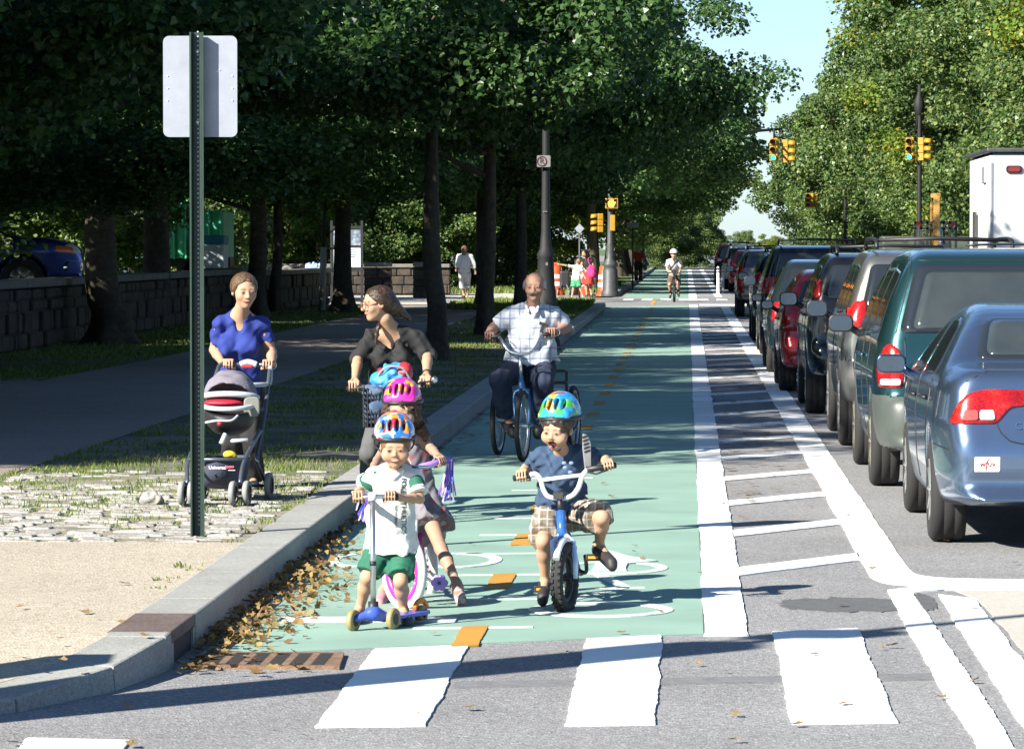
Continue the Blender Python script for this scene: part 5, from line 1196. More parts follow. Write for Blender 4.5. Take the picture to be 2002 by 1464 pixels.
# --- utility truck with a folded yellow boom
v1 = 84.0; t = thing('utility_truck', 'work truck with an upright rusty yellow boom ahead of the white box truck', 'truck', (5.15, v1, 0)); T = lambda x, y, z: np.array((5.15 + x, v1 + y, z))
YB = mat('boom_yellow', (.50, .27, .06), .6, var=.35, vscale=6, c2=(.20, .09, .03), c2t=.56, c2w=.1, c2s=4)
b = MB(); b.box(T(.02, .0, 2.1), (.13, .18, 1.4)); b.box(T(-.08, .1, 1.95), (.05, .1, 1.5)); b.box(T(.08, .12, 1.75), (.05, .1, 1.1)); b.box(T(.0, .05, 2.83), (.2, .25, .1)); bo = b.build('boom', YB, t, bevel=.012)
b = MB(); b.bar(T(.1, -.1, 1.2), T(.09, -.1, 2.2), .03, 8); b.build('hydraulic_ram', CHROME, bo)
b = MB(); b.box(T(0, 0, 2.27), (.86, .05, .05)); b.box(T(0, 0, 2.15), (.86, .05, .04)); [b.box(T(x, 0, 1.8), (.05, .05, 1.0)) for x in (-.42, -.3, -.17, .17, .3, .42)]; hb = b.build('head_board', M['lampgrey'], t)
for x in (-.34, .36): b = MB(); b.box(T(x, -.04, 2.24), (.1, .04, .07)); b.build('warning_lamp', RED_L, hb)
b = MB(); b.box(T(0, 2.4, 1.0), (2.1, 4.6, .5)); b.box(T(0, 4.0, 1.55), (1.9, 1.4, .9)); b.build('body', mat('truck_olive', (.06, .07, .05), .6), t, bevel=.06)
for x in (-.9, .9):
    for y in (.9, 4.0): wheel(t, (x, y, .40), .40, .24)
# --- vehicles on the park drive, left
v2 = 72.0; xt = (150 - 1342) * v2 / 7900
PICK = dict(L=5.0, W=1.86, H=1.80, wr=.38, wy=(.95, 3.95), h=.03, k=.09, tr=.3, tq=.05, prof=[(.05, .5), (0, .9), (.02, 1.12), (1.5, 1.13), (1.62, 1.75), (2.0, 1.80), (3.0, 1.78), (3.35, 1.62), (3.75, 1.2), (4.4, 1.14), (4.85, 1.02), (5.0, .85), (5.0, .5), (4.8, .38), (2.4, .36)], wz=[(.3, .95), (.9, 1.0), (1.15, .97), (1.8, .76)], sw=[[(1.75, 1.2), (1.78, 1.68), (2.45, 1.7), (2.45, 1.2)], [(2.52, 1.2), (2.52, 1.7), (3.1, 1.68), (3.6, 1.2)]], rw=[(-.6, 1.25), (-.55, 1.65), (.55, 1.65), (.6, 1.25)], tl=[[(-.92, .8), (-.92, 1.1), (-.8, 1.1), (-.8, .8)]], mirror=(3.3, 1.28, .2, .16), handles=[(2.3, 1.05)], paint=paint('pickup_blue', (.05, .09, .34), .3, .3), cat='pickup')
pk2, S = car('pickup_truck', 'dark blue pickup in deep shade beyond the stone wall at far left', 0, 0, PICK); del pk2['group']
pk2.location = (xt - 5.0, v2, .80); pk2.rotation_euler = (0, 0, -math.pi / 2 + .12)
for sx in (-.72, .72): o = S.patch('headlight', [(sx - .13, .86), (sx - .13, 1.02), (sx + .13, 1.02), (sx + .13, .86)], 'f', WHITE_L, pk2, .006, .03)
S.patch('front_bumper', [(-.85, .55), (-.85, .72), (.85, .72), (.85, .55)], 'f', CHROME, pk2, .01, .03)
S.patch('side_marker', [(4.55, .88), (4.55, 1.0), (4.85, .97), (4.88, .86)], 'R', AMBER_L, pk2, .008, .03)
v3 = 94.0; t = thing('parks_truck', 'green and white dump truck parked in shade behind the big trees', 'truck', (B(310, 500, v3)[0], v3, .80)); c = np.array(t.location); T = lambda x, y, z: c + np.array((x, y, z))
GT = mat('truck_green', (.08, .55, .32), .45, var=.15, vscale=3); PT = mat('truck_pale', (.42, .52, .50), .45, var=.15, vscale=3)
b = MB(); b.box(T(.75, .2, 1.25), (1.75, 2.2, 1.1)); b.box(T(.55, .2, 1.9), (.6, 2.1, .3)); [b.box(T(-.05 + .27 * k, -.93, 1.25), (.06, .06, 1.15)) for k in range(7)]; b.build('dump_body', GT, t, bevel=.03)
b = MB(); b.prism([(-1.35, .55), (-1.35, 1.15), (-.85, 1.22), (-.65, 1.75), (.0, 1.78), (-.1, .55)], T(0, .2, 0), (1, 0, 0), (0, 0, 1), 1.9); cb_ = b.build('cab', PT, t, bevel=.06)
b = MB(); b.prism([(-.76, 1.24), (-.60, 1.68), (-.14, 1.70), (-.14, 1.24)], T(0, -.76, 0), (1, 0, 0), (0, 0, 1), .02); b.build('cab_window', GLASS, cb_)
b = MB(); b.box(T(.2, .2, .62), (3.0, .9, .22)); b.build('chassis', TRIM, t)
for x in (-.85, .95):
    for y in (-.7, 1.0): w_ = wheel(t, (x, y, .42), .42, .26); w_.rotation_euler = (0, 0, math.pi / 2)
q = B(418, 500, 92); tr_ = thing('small_cart', 'small blue and white trailer beside the green dump truck', 'trailer', (q[0], 92, .60)); c = np.array(tr_.location)
b = MB(); b.box(c + (0, .3, .95), (.5, .9, .55)); b.build('body', mat('cart_white', (.5, .54, .56), .5), tr_, bevel=.03)
b = MB(); b.box(c + (0, .3, 1.33), (.52, .92, .2)); b.build('lid', mat('cart_blue', (.03, .22, .33), .5), tr_, bevel=.03)
for x in (-.27, .27): b = MB(); tyre_mesh(b, c + (x, .3, .3), .3, .12, 24); b.build('wheel', RUBBER, tr_)
# ------------------------------------------------------------------ cycles, scooter, stroller
def bezel(pts): return smooth_path(pts, 5)
def cwheel(name, parent, hub, axis, Rr, tr, tyre_m, rim_m, spoke_m, nsp=20, tread=False, rimw=.014, hubw=.035, rim_depth=1.0):
    hub = np.array(hub, float); u, v, d = frame_from(axis); b = MB(); b.torus(hub, d, Rr - tr, tr, 40, 10)
    if tread:
        for k in range(34):
            for sgn in (-1, 1):
                a = 2 * math.pi * (k + .5 * (sgn > 0)) / 34; e = math.cos(a) * u + math.sin(a) * v; t = -math.sin(a) * u + math.cos(a) * v
                b.box(hub + e * (Rr - tr * .25) + d * sgn * tr * .55, (tr * .55, tr * .5, tr * .8), np.stack([t, d, e], 1))
    w_ = b.build('wheel', tyre_m, parent); b = MB()
    rr = Rr - 2 * tr + .004
    b.lathe([(rr, -rimw), (rr - .016 * rim_depth, -rimw), (rr - .022 * rim_depth, 0), (rr - .016 * rim_depth, rimw), (rr, rimw)], hub, d, 40); b.build('rim', rim_m, w_)
    b = MB()
    for k in range(nsp):
        a = 2 * math.pi * k / nsp; a2 = a + .5 * (1 if k % 2 else -1); e = math.cos(a) * u + math.sin(a) * v; e2 = math.cos(a2) * u + math.sin(a2) * v
        b.bar(hub + e * (rr - .01), hub + e2 * .018 + d * hubw * (.7 if k % 4 < 2 else -.7), .0013 * (1 + 20 * max(0, hub[1] - 60) / 1000), 4)
    b.lathe([(.018, -hubw), (.024, -hubw), (.014, -hubw * .6), (.014, hubw * .6), (.024, hubw), (.018, hubw)], hub, d, 12); b.lathe([(.006, -hubw * 1.6), (.006, hubw * 1.6)], hub, d, 8)
    b.build('spokes', spoke_m, w_); return w_
def tubes(name, parent, m, *segs, seg=10):
    b = MB()
    for pts, r in segs: b.tube(bezel(pts) if len(pts) > 2 else np.array(pts), r, seg)
    return b.build(name, m, parent)
TY = mat('black_tyre', (.018, .018, .018), .8, bump=.2, bscale=200); STEEL = mat('bright_steel', (.62, .63, .65), .22, .95); ALU = mat('satin_aluminium', (.50, .51, .53), .3, .9)
BLK = mat('black_plastic', (.016, .016, .018), .5); BLUEP = mat('blue_paint', (.035, .13, .42), .25, .2, coat=.5); WHITEP = mat('white_gloss', (.80, .78, .82), .22, coat=.5); GREYR = mat('grey_rubber', (.22, .23, .22), .8, var=.15)

# ---- three-wheeled scooter
fw = G(726, 1232); sc = thing('kick_scooter', 'small blue three wheeled kick scooter with grey T handlebar under the boy in white', 'scooter', fw)
dk = unit(G(812, 1217) - fw); dr = unit(np.array((dk[1], -dk[0], 0)))
SCB = mat('scooter_blue', (.05, .09, .50), .3, coat=.3); SCW = mat('scooter_wheel', (.30, .23, .10), .45, var=.15, vscale=12)
wl_, wr_ = G(691, 1234), G(769, 1231)
for q in (wl_, wr_):
    c = q + np.array((0, 0, .052)); b = MB(); b.lathe([(.028, -.014), (.048, -.013), (.052, 0), (.048, .013), (.028, .014)], c, dr, 24); w_ = b.build('wheel', SCW, sc)
    b = MB(); b.lathe([(.0, -.016), (.022, -.015), (.030, -.012)], c, dr, 16); b.lathe([(.030, .012), (.022, .015), (0, .016)], c, dr, 16); [b.bar(c + (0, 0, 0), c + (math.cos(a) * dk[0] * .03, math.cos(a) * dk[1] * .03, math.sin(a) * .03), .004, 5) for a in np.linspace(0, 5.2, 6)]; b.build('wheel_hub', BLK, w_)
mid = (wl_ + wr_) / 2; up = np.array((0, 0, 1.))
V, F, _ = sdf_mesh([Cone(wl_ + (.012, 0, .058), mid + (0, 0, .085), .016, .026, k=.02), Cone(wr_ + (-.012, 0, .058), mid + (0, 0, .085), .016, .026, k=.02), Cone(mid + (0, 0, .08), mid + dk * .10 + (0, 0, .055), .030, .024, k=.03)], .005, relax=2)
link_mesh('front_truck', V, F, SCB, sc)
rear = G(813, 1217); b = MB(); b.prism([(-.05, .06), (.055, .06), (.06, .42), (.035, .50), (-.03, .50), (-.055, .42)], mid + (0, 0, .05), dr, dk, .018); b.build('deck', SCB, sc, bevel=.006)
c = mid + dk * .47 + np.array((.0, 0, .042)); b = MB(); b.lathe([(.02, -.018), (.038, -.017), (.042, 0), (.038, .017), (.02, .018)], c, dr, 22); b.build('wheel', SCW, sc)
b = MB(); b.tube(bezel([c + dk * -.07 + (0, 0, .03), c + dk * -.03 + (0, 0, .06), c + dk * .02 + (0, 0, .062), c + dk * .055 + (0, 0, .03)]), [.012] * 16, 8); b.build('brake_fender', mat('orange_fender', (.8, .22, .02), .4), sc)
stm0 = mid + np.array((0, 0, .09)); stm1 = B(728, 972, 18.87)
tubes('stem', sc, ALU, ([stm0, stm1], .0135)); b = MB(); b.bar(stm0 + (0, 0, -.01), stm0 + (stm1 - stm0) * .09, .024, 12); b.bar(stm0 + (stm1 - stm0) * .40, stm0 + (stm1 - stm0) * .44, .0155, 12); b.build('stem_collar', BLK, sc)
hb0, hb1 = B(691, 975, 18.88), B(778, 972, 18.9); tubes('handlebar', sc, ALU, ([hb0, stm1 + (0, 0, .004), hb1], .011)); b = MB(); b.bar(hb0, hb0 + (stm1 - hb0) * .5, .0165, 10); b.bar(hb1, hb1 + (stm1 - hb1) * .55, .0165, 10); b.build('grip', BLK, sc)
b = MB(); b.bar(stm0 + (stm1 - stm0) * .97, stm1 + (0, 0, .02), .021, 12); b.build('clamp', WHITEP, sc)

# ---- boy's blue bike
hub = B(1104, 1130, 19.85); yw = R(14); fd = np.array((-math.sin(yw), -math.cos(yw), 0)); ax = np.array((math.cos(yw), -math.sin(yw), 0))
bk = thing('child_bicycle', 'small blue child bicycle with knobbly black tyres and white handlebar', 'bicycle', G(1104, 1197))
cwheel('w', bk, hub, ax, .175, .031, TY, BLK, BLK, 16, True, hubw=.04)
crown = B(1100, 1047, 19.95); hd = B(1096, 1000, 20.02); stem = B(1094, 968, 20.05)
b = MB(); b.bar(crown + (0, 0, -.02), hd, .024, 12); hh = b.build('head_tube', BLUEP, bk)
b = MB(); b.bar(hd, stem, .015, 10); b.box(stem, (.05, .06, .035), np.array(Matrix.Rotation(-yw, 3, 'Z'))); b.build('stem', BLK, bk)
b = MB()
for s in (-1, 1): b.tube([crown + ax * .012 * s, crown + ax * .050 * s + (0, 0, -.03), hub + ax * .055 * s + (0, 0, .09), hub + ax * .055 * s], [.017, .016, .014, .013], 8)
b.build('fork', mat('pale_blue_paint', (.45, .58, .85), .25, coat=.5), bk)
b = MB(); u_, v_, _d = frame_from(ax)
ar = [hub + (math.cos(t) * -fd * -1 * 1 + np.array((0, 0, 1)) * math.sin(t)) * .188 for t in np.linspace(.6, 1.9, 8)]
b.tube(ar, .018, 8); b.build('mudguard', WHITEP, bk)
pth = [(1036, 929), (1046, 926), (1056, 935), (1062, 955), (1072, 970), (1094, 974), (1116, 970), (1130, 955), (1139, 930), (1149, 918)]
P = [B(x, y, 20.05 - .02 * abs(x - 1094) / 50) for x, y in pth]; tubes('handlebar', bk, WHITEP, (P, .0125), ([B(1060, 938, 20.04), B(1139, 928, 20.04)], .010))
b = MB(); b.tube([B(1004, 935, 20.07), B(1038, 929, 20.05)], .0155, 10); b.build('grip', BLK, bk); b = MB(); b.tube([B(1147, 918, 20.02), B(1204, 909, 20.06)], .0155, 10); b.build('grip', BLK, bk)
b = MB(); b.tube([B(1150, 922, 20.0), B(1165, 926, 19.97), B(1188, 918, 19.96)], .006, 6); b.build('brake_lever', BLK, bk)
# striped plate standing up from the bar
pl0 = B(1146, 886, 20.04); b = MB(); b.prism([(-.030, -.095), (.0, -.10), (.035, .04), (.030, .085), (.008, .10), (-.012, .03)], pl0, (.93, .25, .27), (-.25, 0, .97), .012); plo = b.build('plate', mat('grey_plate', (.20, .20, .20), .45, var=.2), bk, bevel=.003)
b = MB(); [b.prism(rrect(.030, .007, .003, 2), pl0 + np.array((-.25, 0, .97)) * (.01 + .018 * k) + np.array((.93, .25, .27)) * (.008 + .002 * k) + np.array((0, -.0085, 0)), (.93, .25, .37), (-.25, 0, .97), .003) for k in range(5)]; b.build('stripes', BLK, plo)
bb = B(1108, 1112, 20.28); st_ = B(1106, 1005, 20.48); rh = B(1116, 1122, 20.66)
tubes('frame', bk, BLUEP, ([hd + (0, 0, -.03), bb], .022), ([hd, st_ + (0, 0, -.06)], .018), ([bb, st_], .016), ([bb, rh + (.05, 0, 0)], .011), ([bb, rh - (.05, 0, 0)], .011), ([st_ + (0, 0, -.05), rh + (.05, 0, 0)], .010), ([st_ + (0, 0, -.05), rh - (.05, 0, 0)], .010))
blob('saddle', [Ell(st_ + (0, .04, .02), (.075, .09, .03)), Cone(st_ + (0, .02, .02), st_ + (0, -.12, .015), .04, .02, k=.03)], .008, BLK, bk)
cwheel('w', bk, rh, (1, 0, 0), .165, .030, TY, BLK, BLK, 16, True, hubw=.04)
pL, pR = B(1059, 1150, 20.12), B(1160, 1088, 20.22)
tubes('crank', bk, BLK, ([bb + (-.05, 0, 0), B(1076, 1148, 20.16)], .010), ([bb + (.05, 0, 0), B(1146, 1118, 20.26), B(1144, 1085, 20.22)], .010))
for q in (pL, pR): b = MB(); b.box(q + (0, 0, .0), (.075, .08, .022)); b.box(q + (0, -.042, 0), (.07, .008, .034)); b.build('pedal', BLK, bk, bevel=.004)
b = MB(); b.box(pL + (-.0, -.047, .0), (.05, .004, .012)); b.box(pR + (-.0, -.047, .0), (.05, .004, .012)); b.build('reflector', mat('amber_reflector', (.75, .32, .03), .3), bk)

# ---- girl's pink and white bike
hub = B(790, 1117, 20.0); th = R(36); ax = np.array((math.cos(th), math.sin(th), 0)); fd = np.array((math.sin(th), -math.cos(th), 0))
gb = thing('child_bicycle', 'white tyred pink girl bicycle with purple handlebar streamers behind the scooter', 'bicycle', G(790, 1191))
PINK = mat('pink_rim', (.70, .03, .32), .3, coat=.4); WT_ = mat('white_tyre', (.62, .60, .57), .7, var=.08); PURP = mat('purple_grip', (.28, .16, .62), .45)
cwheel('w', gb, hub, ax, .195, .023, WT_, PINK, STEEL, 20, rimw=.017, rim_depth=1.6)
cr_ = B(798, 1010, 20.08); hd = B(801, 960, 20.14); st = B(802, 917, 20.18)
b = MB(); [b.tube([cr_ + ax * .01 * s, cr_ + ax * .045 * s + (0, 0, -.02), hub + ax * .05 * s], [.014, .013, .011], 8) for s in (-1, 1)]; b.build('fork', WHITEP, gb)
tubes('head_tube', gb, PINK, ([cr_, hd], .021)); tubes('stem', gb, STEEL, ([hd, st], .013))
hL, hR = B(716, 935, 19.96), B(880, 898, 20.42)
tubes('handlebar', gb, STEEL, ([hL, B(752, 950, 20.06), st, B(838, 912, 20.3), hR], .011)); b = MB(); b.bar(hR, B(822, 913, 20.27), .0165, 10); b.bar(hL, B(742, 945, 20.04), .0165, 10); b.build('grip', PURP, gb)
g = np.random.default_rng(6)
for e in (hL, hR):
    sm_ = [mat('streamer_%s' % n_, c_, .25, .3) for n_, c_ in (('violet', (.30, .10, .62)), ('blue', (.10, .13, .6)), ('silver', (.65, .6, .75)))] if e is hL else sm_
    b = MB()
    for k in range(34):
        d0 = np.array((g.normal(0, .012), g.normal(0, .012), 0)); q = e + d0 * .5; L = g.uniform(.14, .22); w0 = .0035
        p1 = q + np.array((g.normal(.005, .012) - (.0 if e is hL else .01), g.normal(0, .01), -L * .5)); p2 = p1 + np.array((g.normal(-.012, .014), g.normal(0, .01), -L * .5))
        V = []; 
        for p in (q, p1, p2): V += [p + (-w0, g.normal(0, .002), 0), p + (w0, g.normal(0, .002), 0)]
        b.add(V, [(0, 1, 3, 2), (2, 3, 5, 4)], False, k % 3)
    b.build('streamer', sm_, gb)
bb = B(818, 1122, 20.5); sp0 = B(822, 1010, 20.82); rh = B(832, 1110, 20.95)
tubes('frame', gb, PINK, ([hd + (0, 0, -.04), (hd + bb) / 2 + (0, 0, -.03), bb], .019), ([bb, sp0], .014), ([bb, rh + (.05, 0, 0)], .010), ([bb, rh - (.05, 0, 0)], .010), ([sp0 + (0, 0, -.1), rh], .010))
blob('saddle', [Ell(sp0 + (0, .02, .02), (.08, .09, .035)), Cone(sp0 + (0, 0, .02), sp0 + (.04, -.12, .02), .045, .022, k=.03)], .009, WHITEP, gb)
cwheel('w', gb, rh, (.95, .3, 0), .195, .023, WT_, PINK, STEEL, 18)
fl = B(859, 1139, 20.35); b = MB(); ol = [(.040 * (.85 + .26 * abs(math.cos(3 * a)) ** .7) * math.cos(a), .040 * (.85 + .26 * abs(math.cos(3 * a)) ** .7) * math.sin(a)) for a in np.linspace(0, 2 * math.pi, 48, endpoint=False)]
b.prism(ol, fl, (1, .1, 0), (0, 0, 1), .022); fo = b.build('flower_pedal', mat('lilac_plastic', (.36, .25, .68), .35), gb, bevel=.004); b = MB(); b.lathe([(.012, .004), (.012, 0)], fl + (0, -.013, 0), (0, -1, 0), 14); b.lathe([(0, .004), (.009, .004)], fl + (0, -.012, 0), (0, -1, 0), 14); b.build('flower_centre', mat('dark_violet', (.06, .03, .25), .4), fo)
tubes('crank', gb, STEEL, ([bb, B(846, 1137, 20.42), fl + (0, .02, 0)], .009))

# ---- woman's bike with the laden basket
wb = thing('city_bicycle', 'dark city bicycle held by the woman in black, its basket full', 'bicycle', G(765, 1024)); v = 26.1
hub = np.array((B(762, 900, v)[0], v, .335)); cwheel('w', wb, hub, (1, 0, 0), .335, .022, TY, ALU, STEEL, 24)
rh = hub + (.03, 1.05, 0); cwheel('w', wb, rh, (1, 0, 0), .335, .022, TY, ALU, STEEL, 24); hd = hub + (.0, .22, .38); stm = B(766, 760, 26.45)
DKB = mat('dark_bike_paint', (.03, .035, .045), .3, coat=.4); bb = hub + (.01, .62, -.04); ss = hub + (.02, .74, .5)
tubes('frame', wb, DKB, ([hd, bb], .018), ([bb, ss], .016), ([bb, rh], .012), ([ss + (0, 0, -.08), rh], .010), ([hd, hub + (.05, 0, 0)], .011), ([hd, hub - (.05, 0, 0)], .011)); tubes('stem', wb, STEEL, ([hd, stm], .013))
blob('saddle', [Ell(ss + (0, .04, .03), (.085, .10, .035)), Cone(ss + (0, 0, .03), ss + (0, -.15, .03), .05, .022, k=.03)], .012, BLK, wb)
gL0, gL1, gR0, gR1 = B(679, 760, 26.55), B(708, 755, 26.5), B(822, 750, 26.5), B(851, 745, 26.55)
tubes('handlebar', wb, STEEL, ([gL0, gL1, B(735, 760, 26.42), stm, B(798, 757, 26.42), gR0, gR1], .011)); b = MB(); b.bar(gL0, gL1, .017, 10); b.bar(gR0, gR1, .017, 10); b.build('grip', BLK, wb)
tubes('brake_lever', wb, BLK, ([gL1, gL1 + (.03, -.05, 0), gL0 + (.03, -.06, .0)], .006)); tubes('brake_lever', wb, BLK, ([gR0, gR0 + (-.03, -.05, 0), gR1 + (-.03, -.06, 0)], .006)); b = MB(); b.sphere(B(849, 742, 26.5), .022); b.build('bell', STEEL, wb)
bc = B(754, 795, 26.25); b = MB()
for i in range(9): b.box(bc + (0, 0, -.13 + i * .031), (.27 + .004 * i, .22, .006))
for x in np.linspace(-.135, .135, 12): b.box(bc + (x, -.112, 0), (.006, .006, .26)); b.box(bc + (x, .112, 0), (.006, .006, .26))
for y in np.linspace(-.11, .11, 9): b.box(bc + (-.138, y, 0), (.006, .006, .26)); b.box(bc + (.138, y, 0), (.006, .006, .26))
b.build('basket', BLK, wb)
cl = thing('denim_cloth', 'dark blue denim bundle stuffed in the bicycle basket', 'cloth', bc)
blob('cloth', [RBox(bc + (0, 0, -.01), (.125, .10, .115), rad=.03), Ell(bc + (-.05, -.03, .10), (.09, .08, .05), k=.03)], .012, mat('denim', (.05, .085, .16), .9, var=.4, vscale=12, c2=(.12, .16, .22), c2t=.56, c2w=.06, c2s=14, bump=.1), cl, folds(.02, .1, 3))
bgp = B(772, 735, 26.28); bg = thing('backpack', 'bright blue and red backpack lying on top of the bicycle basket', 'bag', bgp)
blob('pack', [Ell(bgp + (.0, 0, .01), (.105, .10, .075)), Ell(bgp + (-.06, -.03, -.03), (.10, .09, .055), k=.04)], .009, mat('bag_blue', (.03, .22, .55), .55, var=.3, vscale=14, c2=(.08, .33, .62), c2t=.5, c2w=.1, c2s=9), bg, folds(.014, .08, 8))
blob('red_flap', [Ell(bgp + (.065, -.02, .03), (.055, .075, .065)), Ell(bgp + (-.085, -.03, .02), (.03, .05, .035))], .008, mat('bag_red', (.35, .02, .03), .55, var=.2, vscale=12), bg, folds(.008, .07, 9))
tubes('strap', bg, mat('bag_grey', (.22, .25, .28), .6), ([bgp + (-.12, -.08, -.05), bgp + (-.085, -.11, .03), bgp + (-.02, -.11, .065), bgp + (.06, -.10, .05), bgp + (.11, -.07, -.03)], .008), ([bgp + (-.10, -.10, -.07), bgp + (0, -.12, -.02), bgp + (.05, -.11, -.02)], .007))

# ---- adult tricycle
v = 33.5; hub = B(1022, 834, 33.6); hub[2] = .30; tk = thing('adult_tricycle', 'blue adult tricycle with wide chrome handlebar ridden by the moustached man', 'tricycle', (hub[0], 33.6, 0))
wy_ = R(8); cwheel('w', tk, hub, (math.cos(wy_), -math.sin(wy_), 0), .30, .022, TY, ALU, STEEL, 24, hubw=.05)
rl, rr_ = B(974, 832, 34.65), B(1121, 826, 34.7); rl[2] = rr_[2] = .30
cwheel('w', tk, rl, (.99, -.13, 0), .30, .022, TY, ALU, STEEL, 24); cwheel('w', tk, rr_, (.99, -.13, 0), .30, .022, TY, ALU, STEEL, 24)
TB = mat('trike_blue', (.03, .10, .24), .3, .2, coat=.4); fc = B(1019, 762, 33.72); hd = B(1018, 735, 33.8); stm = B(1017, 693, 33.82)
tubes('fork', tk, TB, ([fc + (-.01, 0, 0), fc + (-.06, 0, -.05), hub + (-.055, 0, 0)], .013), ([fc + (.01, 0, 0), fc + (.06, 0, -.05), hub + (.055, 0, 0)], .013))
tubes('head_tube', tk, TB, ([fc, hd], .022)); tubes('stem', tk, STEEL, ([hd, stm], .015)); bb = np.array((hub[0] + .08, 34.15, .30)); sd = B(1036, 735, 34.5)
tubes('frame', tk, TB, ([hd + (0, 0, -.03), bb], .021), ([bb, sd], .017), ([bb, (rl + rr_) / 2], .019), ([rl, rr_], .015), ([sd + (0, 0, -.2), (rl + rr_) / 2], .014))
blob('saddle', [Ell(sd + (0, .03, .02), (.12, .12, .045)), Cone(sd + (0, 0, .02), sd + (-.02, -.16, .02), .06, .03, k=.03)], .014, BLK, tk)
hp = [(957, 660, 33.98), (973, 657, 33.92), (984, 672, 33.84), (996, 687, 33.80), (1017, 692, 33.78), (1038, 689, 33.80), (1050, 674, 33.84), (1060, 655, 33.92), (1076, 651, 33.98)]
tubes('handlebar', tk, STEEL, ([B(*q) for q in hp], .0125)); b = MB(); b.bar(B(952, 661, 34.0), B(972, 657, 33.92), .019, 10); b.build('grip', BLK, tk); b = MB(); b.bar(B(1062, 654, 33.92), B(1083, 652, 34.0), .019, 10); b.build('grip', BLK, tk)
tubes('brake_lever', tk, BLK, ([B(974, 655, 33.9), B(978, 652, 33.85), B(966, 661, 33.84)], .008)); tubes('cable', tk, TRIM, ([B(985, 668, 33.8), B(998, 668, 33.7), B(1010, 680, 33.74)], .004))
for s, q in ((-1, B(1000, 840, 34.05)), (1, B(1052, 838, 34.25))):
    tubes('crank', tk, STEEL, ([bb + (s * .05, 0, 0), q * np.array((1, 1, 1)) + (-s * .05, 0, 0)], .010)); b = MB(); b.box(q + (0, 0, -.015), (.09, .09, .025)); b.build('pedal', BLK, tk, bevel=.004)
b = MB(); cx = (rl + rr_) / 2 + (0, .1, .22); b.box(cx, (.5, .4, .02)); [b.box(cx + (0, y, .1 * k), (.52, .012, .012)) for y in (-.2, .2) for k in (1, 2)]; [b.box(cx + (x, 0, .1 * k), (.012, .4, .012)) for x in (-.26, .26) for k in (1, 2)]; [b.box(cx + (x, y, .1), (.012, .012, .2)) for x in (-.26, .26) for y in (-.2, .2)]; b.build('rear_basket', BLK, tk)

# ---- distant racing bike
v = 129.0; c = G(1318, 589); c[1] = 128.2; rb = thing('road_bicycle', 'dark road bicycle ridden toward the camera by the distant cyclist', 'bicycle', c)
h1 = c + (0, 0, .34); h2 = h1 + (.02, 1.0, 0)
for q in (h1, h2): cwheel('w', rb, q, (1, -.05, 0), .34, .022, TY, BLK, STEEL, 14)
tubes('frame', rb, DKB, ([h1, h1 + (0, .2, .5)], .03), ([h1 + (0, .2, .45), h1 + (0, .6, -.06)], .025), ([h1 + (0, .6, -.06), h1 + (.01, .75, .55)], .025), ([h1 + (0, .6, -.06), h2], .02), ([h1 + (0, .2, .52), h1 + (0, .72, .5)], .022))
tubes('handlebar', rb, BLK, ([h1 + (-.2, .0, .5), h1 + (-.2, -.06, .58), h1 + (-.12, .12, .60), h1 + (.12, .12, .60), h1 + (.2, -.06, .58), h1 + (.2, 0, .5)], .018)); blob('saddle', [Ell(h1 + (.01, .78, .62), (.08, .14, .04))], .02, BLK, rb)

# ---- stroller with an infant carrier
fz = KERB; sr = thing('baby_stroller', 'navy stroller frame with grey hooded infant carrier pushed by the woman in blue', 'stroller', G(425, 985, fz))
NAVY = mat('navy_cloth', (.045, .055, .085), .85, var=.15, vscale=8, bump=.2); GREYF = mat('grey_frame', (.10, .115, .14), .35, .5); HOOD = mat('hood_grey', (.17, .155, .185), .85, var=.15, vscale=6, bump=.25, bscale=120); LT = mat('light_grey_trim', (.44, .47, .50), .55, var=.1); REDP = mat('red_pad', (.35, .012, .03), .6, var=.15)
def swheel(px, py, r=.078, w_=.034, v=None):
    q = G(px, py, fz); c = q + np.array((0, 0, r)); b = MB(); d = unit((1, -.12, 0)); b.lathe([(r * .62, -w_ / 2), (r * .93, -w_ / 2), (r, -w_ * .2), (r, w_ * .2), (r * .93, w_ / 2), (r * .62, w_ / 2)], c, d, 26); o = b.build('wheel', GREYR, sr)
    b = MB(); b.lathe([(r * .62, -w_ * .35), (r * .2, -w_ * .3), (0, -w_ * .45)], c, d, 18); b.lathe([(r * .62, w_ * .35), (r * .2, w_ * .3), (0, w_ * .45)], c, d, 18); [b.bar(c - d * w_ * .42 + np.array((0, math.cos(a), math.sin(a))) * r * .15, c - d * w_ * .4 + np.array((0, math.cos(a), math.sin(a))) * r * .6, .006, 5) for a in np.linspace(0, 5.4, 7)]; b.build('hub', BLK, o); return c
fl1, fl2, fr1, fr2 = swheel(357, 988), swheel(376, 988), swheel(456, 988), swheel(483, 987); r1 = swheel(526, 974, .085); r2 = swheel(398, 976, .085)
hl, hr = B(428, 716, 26.82), B(528, 716, 26.82)
tubes('frame', sr, GREYF, ([hr + (0, 0, -.01), B(521, 780, 26.6), B(512, 840, 26.45), B(503, 900, 26.3), B(524, 950, 26.4), r1], .014), ([hl, B(404, 790, 26.6), B(396, 850, 26.45), B(392, 910, 26.3), r2], .014), ([B(510, 840, 26.45), B(478, 900, 25.75), (fr1 + fr2) / 2 + (0, 0, .06)], .014), ([B(394, 850, 26.45), B(368, 900, 25.75), (fl1 + fl2) / 2 + (0, 0, .06)], .014), ([fr1, fr2], .012), ([fl1, fl2], .012), ([r1, r2], .010), ([B(368, 898, 25.75), B(478, 898, 25.75)], .012), ([B(400, 800, 26.5), B(516, 800, 26.5)], .012))
